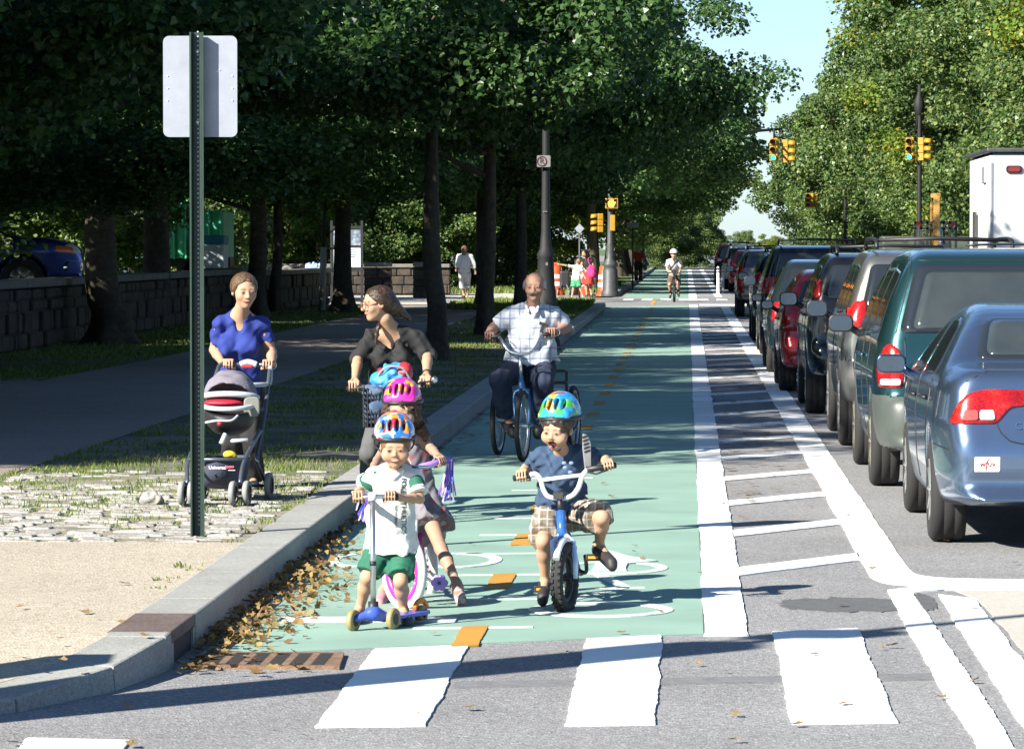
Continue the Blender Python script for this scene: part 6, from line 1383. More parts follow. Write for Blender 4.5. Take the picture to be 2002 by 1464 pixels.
tubes('handle', sr, GREYF, ([hl + (0, 0, -.1), hl, B(450, 713, 26.86), B(500, 713, 26.86), hr, hr + (0, 0, -.1)], .014)); b = MB(); b.tube(bezel([B(470, 713, 26.84), B(485, 708, 26.84), B(502, 713, 26.84)]), .021, 8); b.build('red_button', LT, sr); b = MB(); b.box(B(483, 716, 26.79), (.075, .02, .022)); b.build('latch', REDP, sr, bevel=.006)
tubes('side_tray', sr, LT, ([B(478, 752, 26.5), B(510, 752, 26.6), B(527, 748, 26.75), hr], .016))
# hanging basket
q = [B(366, 897, 25.72), B(478, 897, 25.72), B(474, 937, 25.72), B(372, 937, 25.72), B(392, 890, 26.45), B(506, 888, 26.45), B(498, 945, 26.4), B(398, 945, 26.4)]; bot = [B(390, 957, 25.9), B(462, 957, 25.9), B(482, 958, 26.3), B(404, 958, 26.3)]
b = MB(); b.add(q + bot, [(0, 1, 2, 3), (1, 5, 6, 2), (4, 0, 3, 7), (5, 4, 7, 6), (3, 2, 9, 8), (2, 6, 10, 9), (7, 3, 8, 11), (6, 7, 11, 10), (8, 9, 10, 11)], True); bk_ = b.build('basket', NAVY, sr); bk_.modifiers.new('s', 'SUBSURF').levels = 0
for txt, px, sz, col in (('Universal', 423, .030, 'w'),):
    V, F = text_mesh(txt, sz, True); o_ = B(425, 914, 25.70); link_mesh('lettering', np.stack([V[:, 0] + o_[0], np.full(len(V), o_[1]), V[:, 1] + o_[2]], 1), F, mat('print_white', (.7, .68, .68), .6), bk_, False)
o_ = B(448, 913, 25.70); b = MB(); b.prism([(-.028, -.007), (.03, -.004), (.03, .009), (-.02, .008)], o_, (1, 0, 0), (0, 0, 1), .002); b.prism([(-.02, -.006), (.0, -.006), (.0, .006), (-.02, .006)], B(401, 913, 25.70), (1, 0, 0), (0, 0, 1), .002); b.build('red_print', mat('print_red', (.45, .06, .09), .6), bk_)
b = MB(); b.box(B(453, 919, 25.70), (.045, .002, .005)); b.build('small_print', mat('print_grey', (.5, .5, .52), .6), bk_)
# carrier
cc = B(449, 800, 26.22); cr = thing('infant_carrier', 'grey and red infant car seat with domed hood clipped on the stroller', 'car seat', cc)
blob('shell', [Ell(cc + (0, .02, -.035), (.165, .26, .14)), Half(cc + (0, 0, .02), (0, -.25, 1))], .01, BLK, cr)
blob('hood', [Ell(cc + (-.002, .06, .07), (.178, .20, .185)), Half(cc + (0, .0, .085), (0, -.35, -1), .03), Ell(cc + (0, -.04, .03), (.155, .2, .15), op='s', k=.01)], .008, HOOD, cr, folds(.006, .12, 5))
b = MB(); P = [cc + (.182 * math.cos(t), .0 - .14 * math.sin(t), .075 + .03 * math.sin(t)) for t in np.linspace(.05, math.pi - .05, 14)]; b.tube(P, [.020] * 14, 8); b.build('hood_rim', LT, cr)
b = MB(); P = [cc + (.17 * math.cos(t), -.03 - .20 * math.sin(t), .03 - .02 * math.sin(t)) for t in np.linspace(.1, math.pi - .1, 12)]; b.tube(P, [.016] * 12, 8); b.build('carry_handle', LT, cr)
blob('red_lining', [Ell(cc + (-.03, -.09, .045), (.13, .09, .028))], .008, REDP, cr); b = MB(); b.lathe([(.016, 0), (.018, .012), (0, .014)], B(430, 828, 25.95), (0, -1, 0), 12); b.build('buckle', REDP, cr)
b = MB(); b.tube(bezel([B(402, 826, 26.0), B(425, 822, 25.94), B(452, 822, 25.94), B(465, 812, 26.0)]), .008, 8); b.bar(B(432, 868, 25.95), B(441, 848, 25.98), .016, 8); b.bar(B(447, 862, 26.0), B(485, 860, 26.0), .013, 8); b.build('latch_bar', LT, cr)
b = MB(); b.prism(rrect(.10, .13, .03), B(492, 795, 26.12), (1, .2, 0), (0, 0, 1), .03); b.build('side_hub', mat('olive_grey', (.20, .20, .17), .6), cr, bevel=.008)
yb = thing('yellow_toy', 'small yellow toy lying in the top of the stroller basket', 'toy', B(450, 888, 25.95)); blob('toy_body', [Ell(B(448, 888, 25.95), (.04, .04, .025)), Ell(B(458, 892, 25.95), (.02, .02, .015))], .006, mat('toy_yellow', (.7, .52, .03), .5), yb)
# folded stroller by the drums
c = G(1104, 578, KERB - .02); fs = thing('baby_stroller', 'black folded stroller standing between the traffic drum and the child in white', 'stroller', c)
for x in (-.2, .18): b = MB(); tyre_mesh(b, c + (x, 0, .13), .13, .06, 20); w_ = b.build('wheel', BLK, fs); b = MB(); b.lathe([(.07, -.02), (0, -.04)], c + (x, 0, .13), (1, .6, 0), 14); b.build('hub', LT, w_)
tubes('frame', fs, DKB, ([c + (-.2, 0, .13), c + (.05, .2, .7), c + (.2, .3, 1.0)], .025), ([c + (.18, 0, .13), c + (-.05, .2, .6), c + (-.12, .3, .95)], .025)); blob('seat_cloth', [RBox(c + (0, .2, .55), (.17, .12, .28), rad=.05)], .03, BLK, fs)
# ------------------------------------------------------------------ people
SK = (.42, .255, .165); SKT = (.34, .215, .15)
SKIN = mat('skin', SK, .58, spec=.25, sss=.04, attr=True, var=.05, vscale=30)
def cloth(name, col, var=.12, vs_=9, rough=.85, bump=.05, bs=140, **k): return mat(name, col, rough, var=var, vscale=vs_, bump=bump, bscale=bs, **k)
def plaid(name, base, warp, dark, size=.05, rough=.85):
    m = mat(name, base, rough); t = m.node_tree; tc = N(t, 'ShaderNodeTexCoord'); p = pnode(m); out = None
    prev = None
    for ax_, sc_, col, wd in (('X', size, warp, .55), ('Z', size, warp, .55), ('X', size * 1.0, dark, .16), ('Z', size * 1.0, dark, .16)):
        sp = N(t, 'ShaderNodeSeparateXYZ'); t.links.new(tc.outputs['Object'], sp.inputs[0]); di = N(t, 'ShaderNodeMath', operation='DIVIDE'); di.inputs[1].default_value = sc_
        nz = N(t, 'ShaderNodeTexNoise', i_Scale=7.0); t.links.new(tc.outputs['Object'], nz.inputs['Vector']); ma = N(t, 'ShaderNodeMath', operation='MULTIPLY_ADD'); ma.inputs[1].default_value = size * .35
        t.links.new(nz.outputs[0], ma.inputs[0]); t.links.new(sp.outputs[ax_], ma.inputs[2]); t.links.new(ma.outputs[0], di.inputs[0])
        fr = N(t, 'ShaderNodeMath', operation='FRACT'); t.links.new(di.outputs[0], fr.inputs[0]); lt = N(t, 'ShaderNodeMath', operation='LESS_THAN'); lt.inputs[1].default_value = wd; t.links.new(fr.outputs[0], lt.inputs[0])
        ml = N(t, 'ShaderNodeMath', operation='MULTIPLY'); ml.inputs[1].default_value = .5 if wd > .3 else .75; t.links.new(lt.outputs[0], ml.inputs[0])
        mx = N(t, 'ShaderNodeMix', data_type='RGBA', blend_type='MIX'); t.links.new(ml.outputs[0], mx.inputs[0])
        if prev is None: mx.inputs[6].default_value = (*base, 1)
        else: t.links.new(prev, mx.inputs[6])
        mx.inputs[7].default_value = (*col, 1); prev = mx.outputs[2]
    t.links.new(prev, p.inputs['Base Color']); return m
def dots(name, base, cols, scale=26, thr=.12):
    """scattered blotches of several colours on a ground colour"""
    m = mat(name, base, .3 if 'helmet' in name else .8, coat=.5 if 'helmet' in name else 0); t = m.node_tree; tc = N(t, 'ShaderNodeTexCoord'); p = pnode(m)
    nz = N(t, 'ShaderNodeTexNoise', i_Scale=scale * .5, i_Detail=3.0); t.links.new(tc.outputs['Object'], nz.inputs['Vector'])
    mxv = N(t, 'ShaderNodeMix', data_type='VECTOR'); mxv.inputs[0].default_value = .06; t.links.new(tc.outputs['Object'], mxv.inputs[4]); t.links.new(nz.outputs['Color'], mxv.inputs[5])
    vo = N(t, 'ShaderNodeTexVoronoi', i_Scale=scale); t.links.new(mxv.outputs[1], vo.inputs['Vector'])
    sp = N(t, 'ShaderNodeSeparateColor'); t.links.new(vo.outputs['Color'], sp.inputs[0])
    n = len(cols); r0 = ramp(t, [(i / n, c) for i, c in enumerate(cols)], 'CONSTANT'); t.links.new(sp.outputs[0], r0.inputs[0]); t.links.new(r0.outputs[0], p.inputs['Base Color']); return m
def head_prims(c, hs, fwd, up=(0, 0, 1), skin=SK, mouth='closed', beard=None, hairc=(.05, .03, .02), eye=True, k=1.0, wide=1.0, kid=False):
    Rm = rot_to(fwd, up); c = np.array(c, float); H = lambda x, y, z: c + Rm @ (np.array((x * wide, y, z)) * hs); E = lambda p, r, **q: Ell(H(*p), np.array(r) * hs, Rm, **q)
    dk = tuple(x * .75 for x in skin); lip = (min(1, skin[0] * .85), skin[1] * .50, skin[2] * .50)
    P = [E((0, -.05, .12), (.355 * wide, .43, .39), k=.03, col=skin), E((0, .09, -.15), (.285 * wide, .315, .36), k=.08 * hs, col=skin), E((0, .25, -.42), (.12, .11, .10), k=.10 * hs, col=skin),
         E((-.18, .24, -.12), (.13, .13, .13), k=.08 * hs, col=skin), E((.18, .24, -.12), (.13, .13, .13), k=.08 * hs, col=skin),
         Cone(H(-.19, .335, .10), H(.19, .335, .10), .055 * hs, k=.06 * hs, col=skin),
         E((-.145, .455, -.005), (.075, .06, .05), op='s', k=.05 * hs), E((.145, .455, -.005), (.075, .06, .05), op='s', k=.05 * hs),
         Cone(H(0, .37, .05), H(0, .475 - .035 * kid, -.125 + .02 * kid), (.042 - .006 * kid) * hs, (.062 - .016 * kid) * hs, k=.05 * hs, col=skin), E((-.055, .415 - .02 * kid, -.14 + .02 * kid), (.042, .045, .036), k=.03 * hs, col=skin), E((.055, .415 - .02 * kid, -.14 + .02 * kid), (.042, .045, .036), k=.03 * hs, col=skin)]
    if kid: P += [E((s * .19, .24, -.17), (.155, .15, .155), k=.10 * hs, col=skin) for s in (-1, 1)]
    if eye:
        for s in (-1, 1):
            P += [E((s * .145, .350, .0), (.078, .060, .055), k=.012, col=skin), E((s * .145, .40, -.002), (.064, .07, .021 + .008 * kid), op='p', col=(.20, .16, .135)), E((s * .145, .41, .0), (.036, .07, .026 + .008 * kid), op='p', col=(.014, .010, .008)), Cone(H(s * .08, .42, .018), H(s * .21, .36, .016), .011 * hs, op='p', col=(.05, .03, .02)),
                  Cone(H(s * .085, .41, .035), H(s * .215, .36, .022), .010 * hs, op='p', col=dk), Cone(H(s * .07, .41, .105), H(s * .235, .34, .095), .024 * hs, op='p', col=tuple(.5 * a_ + .5 * b_ for a_, b_ in zip(hairc, dk)))]
    if mouth == 'closed': P += [E((0, .385, -.265), (.11, .05, .035), k=.03 * hs, col=lip), Cone(H(-.10, .41, -.268), H(.10, .41, -.268), .008 * hs, op='p', col=(.10, .03, .03)), E((0, .42, -.26), (.10, .06, .030), op='p', col=lip), Cone(H(-.095, .43, -.266), H(.095, .43, -.266), .009 * hs, op='p', col=(.12, .035, .03))]
    if mouth == 'smile': P += [E((0, .38, -.26), (.13, .05, .05), k=.03 * hs, col=lip), E((0, .42, -.262), (.115, .07, .036), op='p', col=lip), E((0, .43, -.255), (.085, .06, .016), op='p', col=(.45, .42, .38))]
    if mouth == 'open': P += [E((0, .40, -.30), (.095, .08, .075), op='s', k=.03 * hs), E((0, .36, -.30), (.125, .10, .10), op='p', col=(.05, .010, .010)), E((.01, .41, -.35), (.055, .10, .045), k=.02 * hs, col=(.50, .16, .15)), E((0, .43, -.222), (.07, .06, .012), op='p', col=(.45, .40, .36))]
    if beard: P += [E((0, .43, -.205), (.14, .05, .045), k=.02, col=beard), E((-.11, .40, -.24), (.05, .05, .05), k=.02, col=beard), E((.11, .40, -.24), (.05, .05, .05), k=.02, col=beard)]
    for s in (-1, 1): P += [E((s * .365, -.03, -.02), (.045, .10, .14), k=.02 * hs, col=skin), E((s * .40, -.01, -.02), (.022, .055, .085), op='s', k=.02 * hs)]
    return P, Rm, H
def grip_hand(wr, bc, axis, br, s, col, up=(0, 0, 1), out=1.0):
    """hand closed round a bar at bc; axis points from thumb side to little finger side"""
    wr = np.array(wr, float); bc = np.array(bc, float); a = unit(axis); e1 = wr - bc; e1 = unit(e1 - a * np.dot(e1, a)); e2 = unit(np.array(up) - a * np.dot(up, a)); e2 = unit(e2 - e1 * np.dot(e2, e1)); P = []
    q = lambda t, ang, r: bc + a * t + (e1 * math.cos(ang) + e2 * math.sin(ang)) * r
    fr = .0078 * s; R1 = br + fr * 1.05
    ks = [q(t * s, R(62), R1 + .013 * s) for t in (-.029, -.009, .011, .029)]
    P += [Cone(wr, (ks[0] + wr) / 2 * .35 + ks[0] * .65, .021 * s, .0125 * s, k=.012, col=col), Cone(wr, (ks[3] + wr) / 2 * .35 + ks[3] * .65, .020 * s, .0115 * s, k=.012, col=col), Cone(ks[0], ks[3], .0125 * s, k=.008, col=col)]
    for i, t in enumerate((-.030, -.010, .010, .028)):
        f = fr * (1, 1.04, 1, .86)[i]; pts = [ks[i], q(t * s, R(112), R1 + .007 * s), q(t * s, R(172), R1 + .001), q(t * s, R(235 - 10 * (i == 3)), R1)]
        for j in range(3): P.append(Cone(pts[j], pts[j + 1], f * (1.08, 1, .92)[j], f * (1, .92, .82)[j], k=.0025, col=col))
    th = [wr + (ks[0] - wr) * .4 - a * .012 * s - e2 * .004, q(-.044 * s, R(-5), R1 + .006 * s), q(-.045 * s, R(-75), R1 + .002), q(-.030 * s, R(-125), R1)]
    for j in range(3): P.append(Cone(th[j], th[j + 1], f * (1.5, 1.15, 1.05)[j], f * (1.2, 1.08, .9)[j], k=.005, col=col))
    return P
def open_hand(wr, d, n, s, col, side=1):
    wr = np.array(wr, float); d = unit(d); n = unit(np.array(n) - d * np.dot(n, d)); t = np.cross(d, n) * side; P = []
    K = [wr + d * .075 * s + t * x * s for x in (-.027, -.009, .009, .026)]
    P += [Cone(wr, K[0], .017 * s, .011 * s, k=.012, col=col), Cone(wr, K[3], .017 * s, .010 * s, k=.012, col=col), Cone(K[0], K[3], .011 * s, k=.008, col=col)]
    for i, L in enumerate((.065, .074, .068, .052)):
        p0 = K[i]; p1 = p0 + (d * .95 + n * .25) * L * .5 * s; p2 = p1 + (d * .75 + n * .65) * L * .5 * s; P += [Cone(p0, p1, .009 * s, .008 * s, k=.003, col=col), Cone(p1, p2, .008 * s, .0065 * s, k=.002, col=col)]
    b0 = wr + d * .025 * s - t * .02 * s; b1 = b0 + (d * .6 - t * .7) * .035 * s; P += [Cone(b0, b1, .012 * s, .010 * s, k=.006, col=col), Cone(b1, b1 + (d * .8 - t * .15 + n * .3) * .03 * s, .010 * s, .008 * s, k=.003, col=col)]
    return P
def body_prims(J, S, col=SK, n=(0, 1, 0), legs=True, tw=1.0, limb=1.0):
    m = limb * S; f = (n, .70); P = [Cone(J['pel'], J['wai'], .130 * tw * S, .112 * tw * S, k=.04, col=col, flat=f), Cone(J['wai'], J['che'], .112 * tw * S, .135 * tw * S, k=.04, col=col, flat=f), Cone(J['che'], J['nec'], .120 * tw * S, .050 * S, k=.04, col=col, flat=f),
         Cone(J['shL'], J['shR'], .042 * m, k=.04, col=col), Cone(np.array(J['nec']) + (0, .01, .012 * S), J['shL'], .044 * S, .038 * m, k=.03, col=col), Cone(np.array(J['nec']) + (0, .01, .012 * S), J['shR'], .044 * S, .038 * m, k=.03, col=col), Cone(np.array(J['nec']) - (0, 0, .01), J['nek'], .056 * S, .051 * S, k=.03, col=col)]
    for s in 'LR':
        P += [Cone(J['sh' + s], J['el' + s], .044 * m, .037 * m, k=.02, col=col), Cone(J['el' + s], np.array(J['el' + s]) * .65 + np.array(J['wr' + s]) * .35, .037 * m, .038 * m, k=.01, col=col), Cone(np.array(J['el' + s]) * .65 + np.array(J['wr' + s]) * .35, J['wr' + s], .038 * m, .0235 * m, k=.01, col=col)]
        if legs:
            kn, an, hi = (np.array(J[x + s], float) for x in ('kn', 'an', 'hi')); cf = kn * .68 + an * .32 + np.array((0, .012 * S, 0)); to = np.array(J['to' + s], float)
            P += [Cone(hi, kn, .082 * m, .052 * m, k=.03, col=col), Cone(kn, cf, .050 * m, .053 * m, k=.02, col=col), Cone(cf, an, .053 * m, .032 * m, k=.02, col=col), Cone(an, to, .034 * m, .026 * m, k=.02, col=col), Cone(an, an + (an - to) * .25 - np.array((0, 0, .02 * S)), .032 * m, .028 * m, k=.02, col=col)]
    return P
def shirt(T, name, J, S, mtl, h, hem, hemr, off=.014, slv=.8, slw=1.35, neck=None, n=(0, 1, 0), tw=1.0, limb=1.0, fold=.006, seed=0, flat=.72, fore=None, extra=(), bust=None):
    m = limb * S; f = (n, flat); J = {k: np.array(v_, float) for k, v_ in J.items()}
    P = [Cone(J['che'], J['wai'], .135 * tw * S + off, (.118 * tw * S + off) * .5 + hemr * .5, k=.03, flat=f), Cone(J['wai'], hem, (.118 * tw * S + off) * .5 + hemr * .5, hemr, k=.03, flat=f, cut=True), Cone(J['che'], J['nec'] - (0, 0, .02 * S), .124 * tw * S + off, .055 * S + off * .6, k=.04, flat=f), Cone(J['shL'], J['shR'], .040 * m + off * .6, k=.04)] + [Cone(J['nec'] + (0, .01, .005 * S), J['sh' + s], .042 * S + off * .5, .038 * m + off * .7, k=.03) for s in 'LR']
    if bust: P += [Ell(J['che'] + np.array(b_), r_, k=.035) for b_, r_ in bust]
    for s in 'LR':
        a, b_ = J['sh' + s], J['el' + s]; e = a + (b_ - a) * min(slv, 1)
        P.append(Cone(a, e, .043 * m + off * .75, (.042 * m) * slw if slv <= 1 else .039 * m + off, k=.03, cut=slv <= 1))
        if fore: w_ = J['wr' + s]; P.append(Cone(b_, b_ + (w_ - b_) * fore, .040 * m + off, .036 * m + off * .8, k=.02, cut=True))
    P += list(extra)
    if neck: P += [Ell(J['nec'] + np.array(c_), r_, op='s', k=.006) for c_, r_ in neck]
    return blob(name, P, h, mtl, T, folds(fold, .10 * max(S, .6), seed, .6) if fold else None)
def trousers(T, name, J, S, mtl, h, wai_r, to=1.0, loose=.012, end=1.15, tw=1.0, limb=1.0, fold=.006, seed=1, n=(0, 1, 0), knee_to=None):
    m = limb * S; J = {k: np.array(v_, float) for k, v_ in J.items()}; P = [Cone(J['wai'] * .45 + J['pel'] * .55, J['pel'], wai_r, .135 * tw * S + loose, k=.03, flat=(n, .75))]
    for s in 'LR':
        hi, kn, an = J['hi' + s], J['kn' + s], J['an' + s]
        if to <= 1: P.append(Cone(hi, hi + (kn - hi) * to, .088 * m + loose, (.060 * m + loose) * end, k=.03, cut=True))
        else: P += [Cone(hi, kn, .086 * m + loose, .056 * m + loose, k=.03), Cone(kn, kn + (an - kn) * (to - 1), .058 * m + loose, (.040 * m + loose) * end, k=.02, cut=True)]
    return blob(name, P, h, mtl, T, folds(fold, .09 * max(S, .6), seed, .5) if fold else None)
def shoe(T, an, to, S, mtl, h, name='shoe', sole=None):
    an = np.array(an, float); to = np.array(to, float); d = unit(to - an); z = min(an[2], to[2])
    P = [Cone(an + (0, 0, -.028 * S), to + (0, 0, -.004 * S), .040 * S, .036 * S, k=.02), Cone(an - d * .035 * S + (0, 0, -.04 * S), an + (0, 0, -.02 * S), .034 * S, .040 * S, k=.02), Cone(an - d * .03 * S + (0, 0, -.055 * S), to + d * .01 + (0, 0, -.024 * S), .030 * S, .032 * S, k=.01)]
    return blob(name, P, h, mtl, T)
def helmet(T, c, r, fwd, mtl, h=.006, tilt=.0, vents=4, rim=None, brow=True):
    Rm = rot_to(fwd); c = np.array(c, float); H = lambda x, y, z: c + Rm @ np.array((x, y, z)); r = np.array(r, float)
    P = [Ell(c, r, Rm, k=.01), Cone(H(-r[0] * .65, r[1] * .70, .012), H(r[0] * .65, r[1] * .70, .012), .016, k=.03), Half(H(0, 0, -.012), Rm @ np.array((0, tilt, -1.))), Ell(c - Rm @ np.array((0, 0, .02)), r - .02, Rm, op='s', k=.004)]
    for i in range(vents):
        x = (i - (vents - 1) / 2) * r[0] * 1.25 / vents; P.append(Ell(H(x * 1.05, r[1] * .70, r[2] * .60), (.0095, .05, .030), Rm, op='s', k=.006)); P.append(Ell(H(x, -r[1] * .7, r[2] * .55), (.011, .05, .03), Rm, op='s', k=.006))
    o = blob('helmet', P, h, mtl, T)
    b = MB(); b.tube([H(r[0] * 1.01 * math.cos(t), r[1] * 1.02 * math.sin(t), -.012 + tilt * r[1] * math.sin(t)) for t in np.linspace(0, 2 * math.pi, 36, endpoint=False)], .0105, 8, closed=True); b.build('helmet_rim', rim or BLK, o)
    blob('helmet_lining', [Ell(c - Rm @ np.array((0, 0, .012)), r - .013, Rm), Half(H(0, 0, -.004), Rm @ np.array((0, tilt, -1.)))], h, BLK, o); return o, H
def straps(T, H, r, chin, m=BLK):
    b = MB()
    for s in (-1, 1): b.tube(smooth_path([H(s * r[0] * .93, .02, -.01), H(s * r[0] * .86, .028, -.06), chin + np.array((s * .022, .0, .012)), chin], 4), .0048, 6)
    return b.build('chin_strap', m, T)
def wrap_text(o, txt, size, org, ux, uy, mtl, name, T, off=.003):
    """lettering laid on a garment seen from the front"""
    me = o.data; base = root_loc(T); bv = BVHTree.FromPolygons([v_.co + Vector(base) for v_ in me.vertices], [tuple(p.vertices) for p in me.polygons]); V, F = text_mesh(txt, size, True); Q = []
    for v_ in V:
        p = np.array(org) + np.array(ux) * v_[0] + np.array(uy) * v_[1]; hh = bv.ray_cast(Vector((p[0], p[1] - 1, p[2])), Vector((0, 1, 0)))
        Q.append((p[0], (hh[0].y if hh[0] is not None else p[1]) - off, p[2]))
    return link_mesh(name, np.array(Q), F, mtl, o, False)

# ---- boy in white on the scooter
T = thing('person', 'small boy in a white and green polo shirt and green shorts on the scooter', 'person', G(745, 1222)); S = .64
hb = np.array(hb1) - np.array(hb0); lx = unit(hb)
bL, bR = B(699, 974.5, 18.88), B(763, 973, 18.89)
J = dict(pel=B(762, 1062, 19.20), wai=B(764, 1010, 19.19), che=B(768, 958, 19.18), nec=B(771, 924, 19.17), nek=B(772, 900, 19.13), shL=B(732, 931, 19.16), shR=B(806, 931, 19.18), elL=B(705, 958, 19.20), elR=B(821, 975, 19.12), wrL=B(699, 965, 19.0), wrR=B(783, 973, 18.98),
         hiL=B(744, 1075, 19.2), hiR=B(785, 1075, 19.22), knL=B(718, 1128, 19.14), knR=B(783, 1136, 19.10), anL=B(703, 1192, 19.24), anR=B(789, 1194, 19.22), toL=B(693, 1212, 19.06), toR=B(797, 1211, 19.02))
hc = B(773, 872, 19.10); P, Rm, H_ = head_prims(hc, .185, (.04, -.96, -.26), mouth='smile', hairc=(.16, .09, .04), kid=True)
P = body_prims(J, S, limb=.95) + P + grip_hand(J['wrL'], bL, lx * -1, .0165, .72, SK) + grip_hand(J['wrR'], bR, lx, .0165, .72, SK); blob('body', P, .0048, SKIN, T)
WH = cloth('white_jersey', (.62, .62, .61), .06); GRN = cloth('green_jersey', (.015, .11, .065), .15)
hem = B(764, 1078, 19.2); so = shirt(T, 'polo_shirt', J, S, WH, .006, hem, .128, off=.015, slv=.62, slw=1.7, neck=[((0, -.03, .045), (.034, .05, .052))], fold=.010, seed=3, flat=.78, limb=1.05)
for s in 'LR':
    a, b_ = J['sh' + s], J['el' + s]; blob('sleeve', [Cone(a + (0, 0, .004), a + (b_ - a) * .60, .0445, .050, k=.01, cut=True)], .006, GRN, T, folds(.005, .07, 5))
    blob('cuff', [Cone(a + (b_ - a) * .58, a + (b_ - a) * .78, .0505, .0515, k=.0, cut=True, cuta=True)], .006, WH, T)
blob('collar', [Cone(J['nec'] + (-.035, -.045, .012), J['nec'] + (-.006, -.068, -.022), .012, .010), Cone(J['nec'] + (.035, -.045, .012), J['nec'] + (.006, -.068, -.022), .012, .010), Cone(J['nec'] + (-.038, .0, .022), J['nec'] + (-.035, -.045, .012), .011), Cone(J['nec'] + (.038, .0, .022), J['nec'] + (.035, -.045, .012), .011)], .005, WH, so)
DG = mat('print_green', (.03, .075, .055), .8); wrap_text(so, 'NIKE ATHLETICS', .032, B(786, 992, 19.0), (0, 0, -1.12), (1, 0, 0), DG, 'lettering', T); wrap_text(so, 'DEPARTMENT', .017, B(771, 1012, 19.0), (0, 0, -1), (1, 0, 0), DG, 'lettering', T)
trousers(T, 'shorts', J, S, GRN, .006, .105, to=.86, loose=.012, end=1.30, seed=6)
CLG = mat('clog_rubber', (.035, .045, .06), .6)
for s in 'LR': shoe(T, J['an' + s], J['to' + s], .78, CLG, .006)
hr = (.098, .118, .110); ho, Hh = helmet(T, B(771, 848, 19.14), hr, (.04, -.97, -.22), dots('helmet_blue_orange', (.02, .12, .5), [(.02, .16, .60), (.60, .17, .02), (.02, .14, .55), (.62, .58, .55), (.45, .02, .04), (.62, .22, .02), (.02, .18, .62)], 30), vents=4, tilt=.12)
straps(T, Hh, hr, H_(0, .22, -.50))
hg = blob('hair', [Ell(H_(0, -.08, .12), np.array((.40, .47, .42)) * .185, Rm), Half(H_(0, .30, .02), Rm @ np.array((0, .9, -.25)), .01)], .006, mat('sandy_hair', (.14, .08, .035), .6, var=.4, vscale=30), T)

# ---- boy on the blue bike
T = thing('person', 'laughing boy with tongue out, in blue T-shirt and plaid shorts, riding the small bike', 'person', G(1104, 1180)); S = .66
bL, bR = B(1021, 933, 20.06), B(1189, 911.5, 20.045); axl, axr = unit(B(1004, 935, 20.07) - B(1038, 929, 20.05)), unit(B(1204, 909, 20.06) - B(1147, 918, 20.02))
J = dict(pel=B(1100, 1000, 20.42), wai=B(1098, 958, 20.34), che=B(1098, 916, 20.27), nec=B(1098, 884, 20.23), nek=B(1094, 868, 20.16), shL=B(1062, 892, 20.25), shR=B(1138, 889, 20.27), elL=B(1028, 916, 20.30), elR=B(1182, 897, 20.30), wrL=B(1023, 925, 20.15), wrR=B(1189, 905, 20.13),
         hiL=B(1078, 1004, 20.40), hiR=B(1124, 1003, 20.42), knL=B(1062, 1058, 20.06), knR=B(1178, 1012, 20.10), anL=B(1066, 1136, 20.18), anR=B(1171, 1066, 20.26), toL=B(1061, 1166, 20.02), toR=B(1196, 1098, 20.06))
hc = B(1090, 838, 20.12); P, Rm, H_ = head_prims(hc, .192, (-.36, -.88, -.28), mouth='open', hairc=(.05, .03, .02), up=(.08, 0, 1), kid=True)
P = body_prims(J, S, limb=1.0) + P + grip_hand(J['wrL'], bL, axl, .0155, .76, SK) + grip_hand(J['wrR'], bR, axr, .0155, .76, SK); blob('body', P, .0048, SKIN, T)
BT = cloth('faded_navy', (.030, .060, .115), .18, 7); hem = B(1098, 988, 20.36); so = shirt(T, 't_shirt', J, S, BT, .006, hem, .130, off=.020, slv=.72, slw=1.65, neck=[((-.004, -.045, .035), (.040, .05, .045))], fold=.010, seed=8, flat=.78)
b = MB(); [b.sphere(B(1103 + 6 * k - 4 * (k % 2), 905 + 9 * (k % 3), 20.13), (.012, .004, .009)) for k in range(4)]; b.build('print_motif', mat('faded_print', (.16, .22, .32), .8), so)
PLD = plaid('brown_plaid', (.24, .20, .15), (.13, .095, .055), (.40, .40, .40), .040); trousers(T, 'shorts', J, S, PLD, .006, .115, to=.86, loose=.024, end=1.30, seed=9)
DSH = mat('dark_sandal', (.025, .022, .022), .6, var=.2, vscale=20)
for s in 'LR': shoe(T, J['an' + s], J['to' + s], .80, DSH, .006, 'sandal')
hr = (.102, .124, .118); ho, Hh = helmet(T, B(1096, 810, 20.17), hr, (-.34, -.92, -.16), dots('helmet_cyan', (.02, .25, .55), [(.02, .22, .60), (.03, .36, .62), (.02, .26, .60), (.06, .34, .07), (.03, .40, .66), (.55, .42, .04), (.02, .20, .58), (.40, .02, .03)], 30), vents=4, tilt=.10)
straps(T, Hh, hr, H_(0, .20, -.52)); blob('hair', [Ell(H_(0, -.08, .12), np.array((.41, .49, .43)) * .192, Rm), Half(H_(0, .32, .04), Rm @ np.array((0, .9, -.25)), .01)], .006, mat('dark_hair', (.03, .018, .010), .5, var=.4, vscale=30), T, folds(.004, .03, 2))

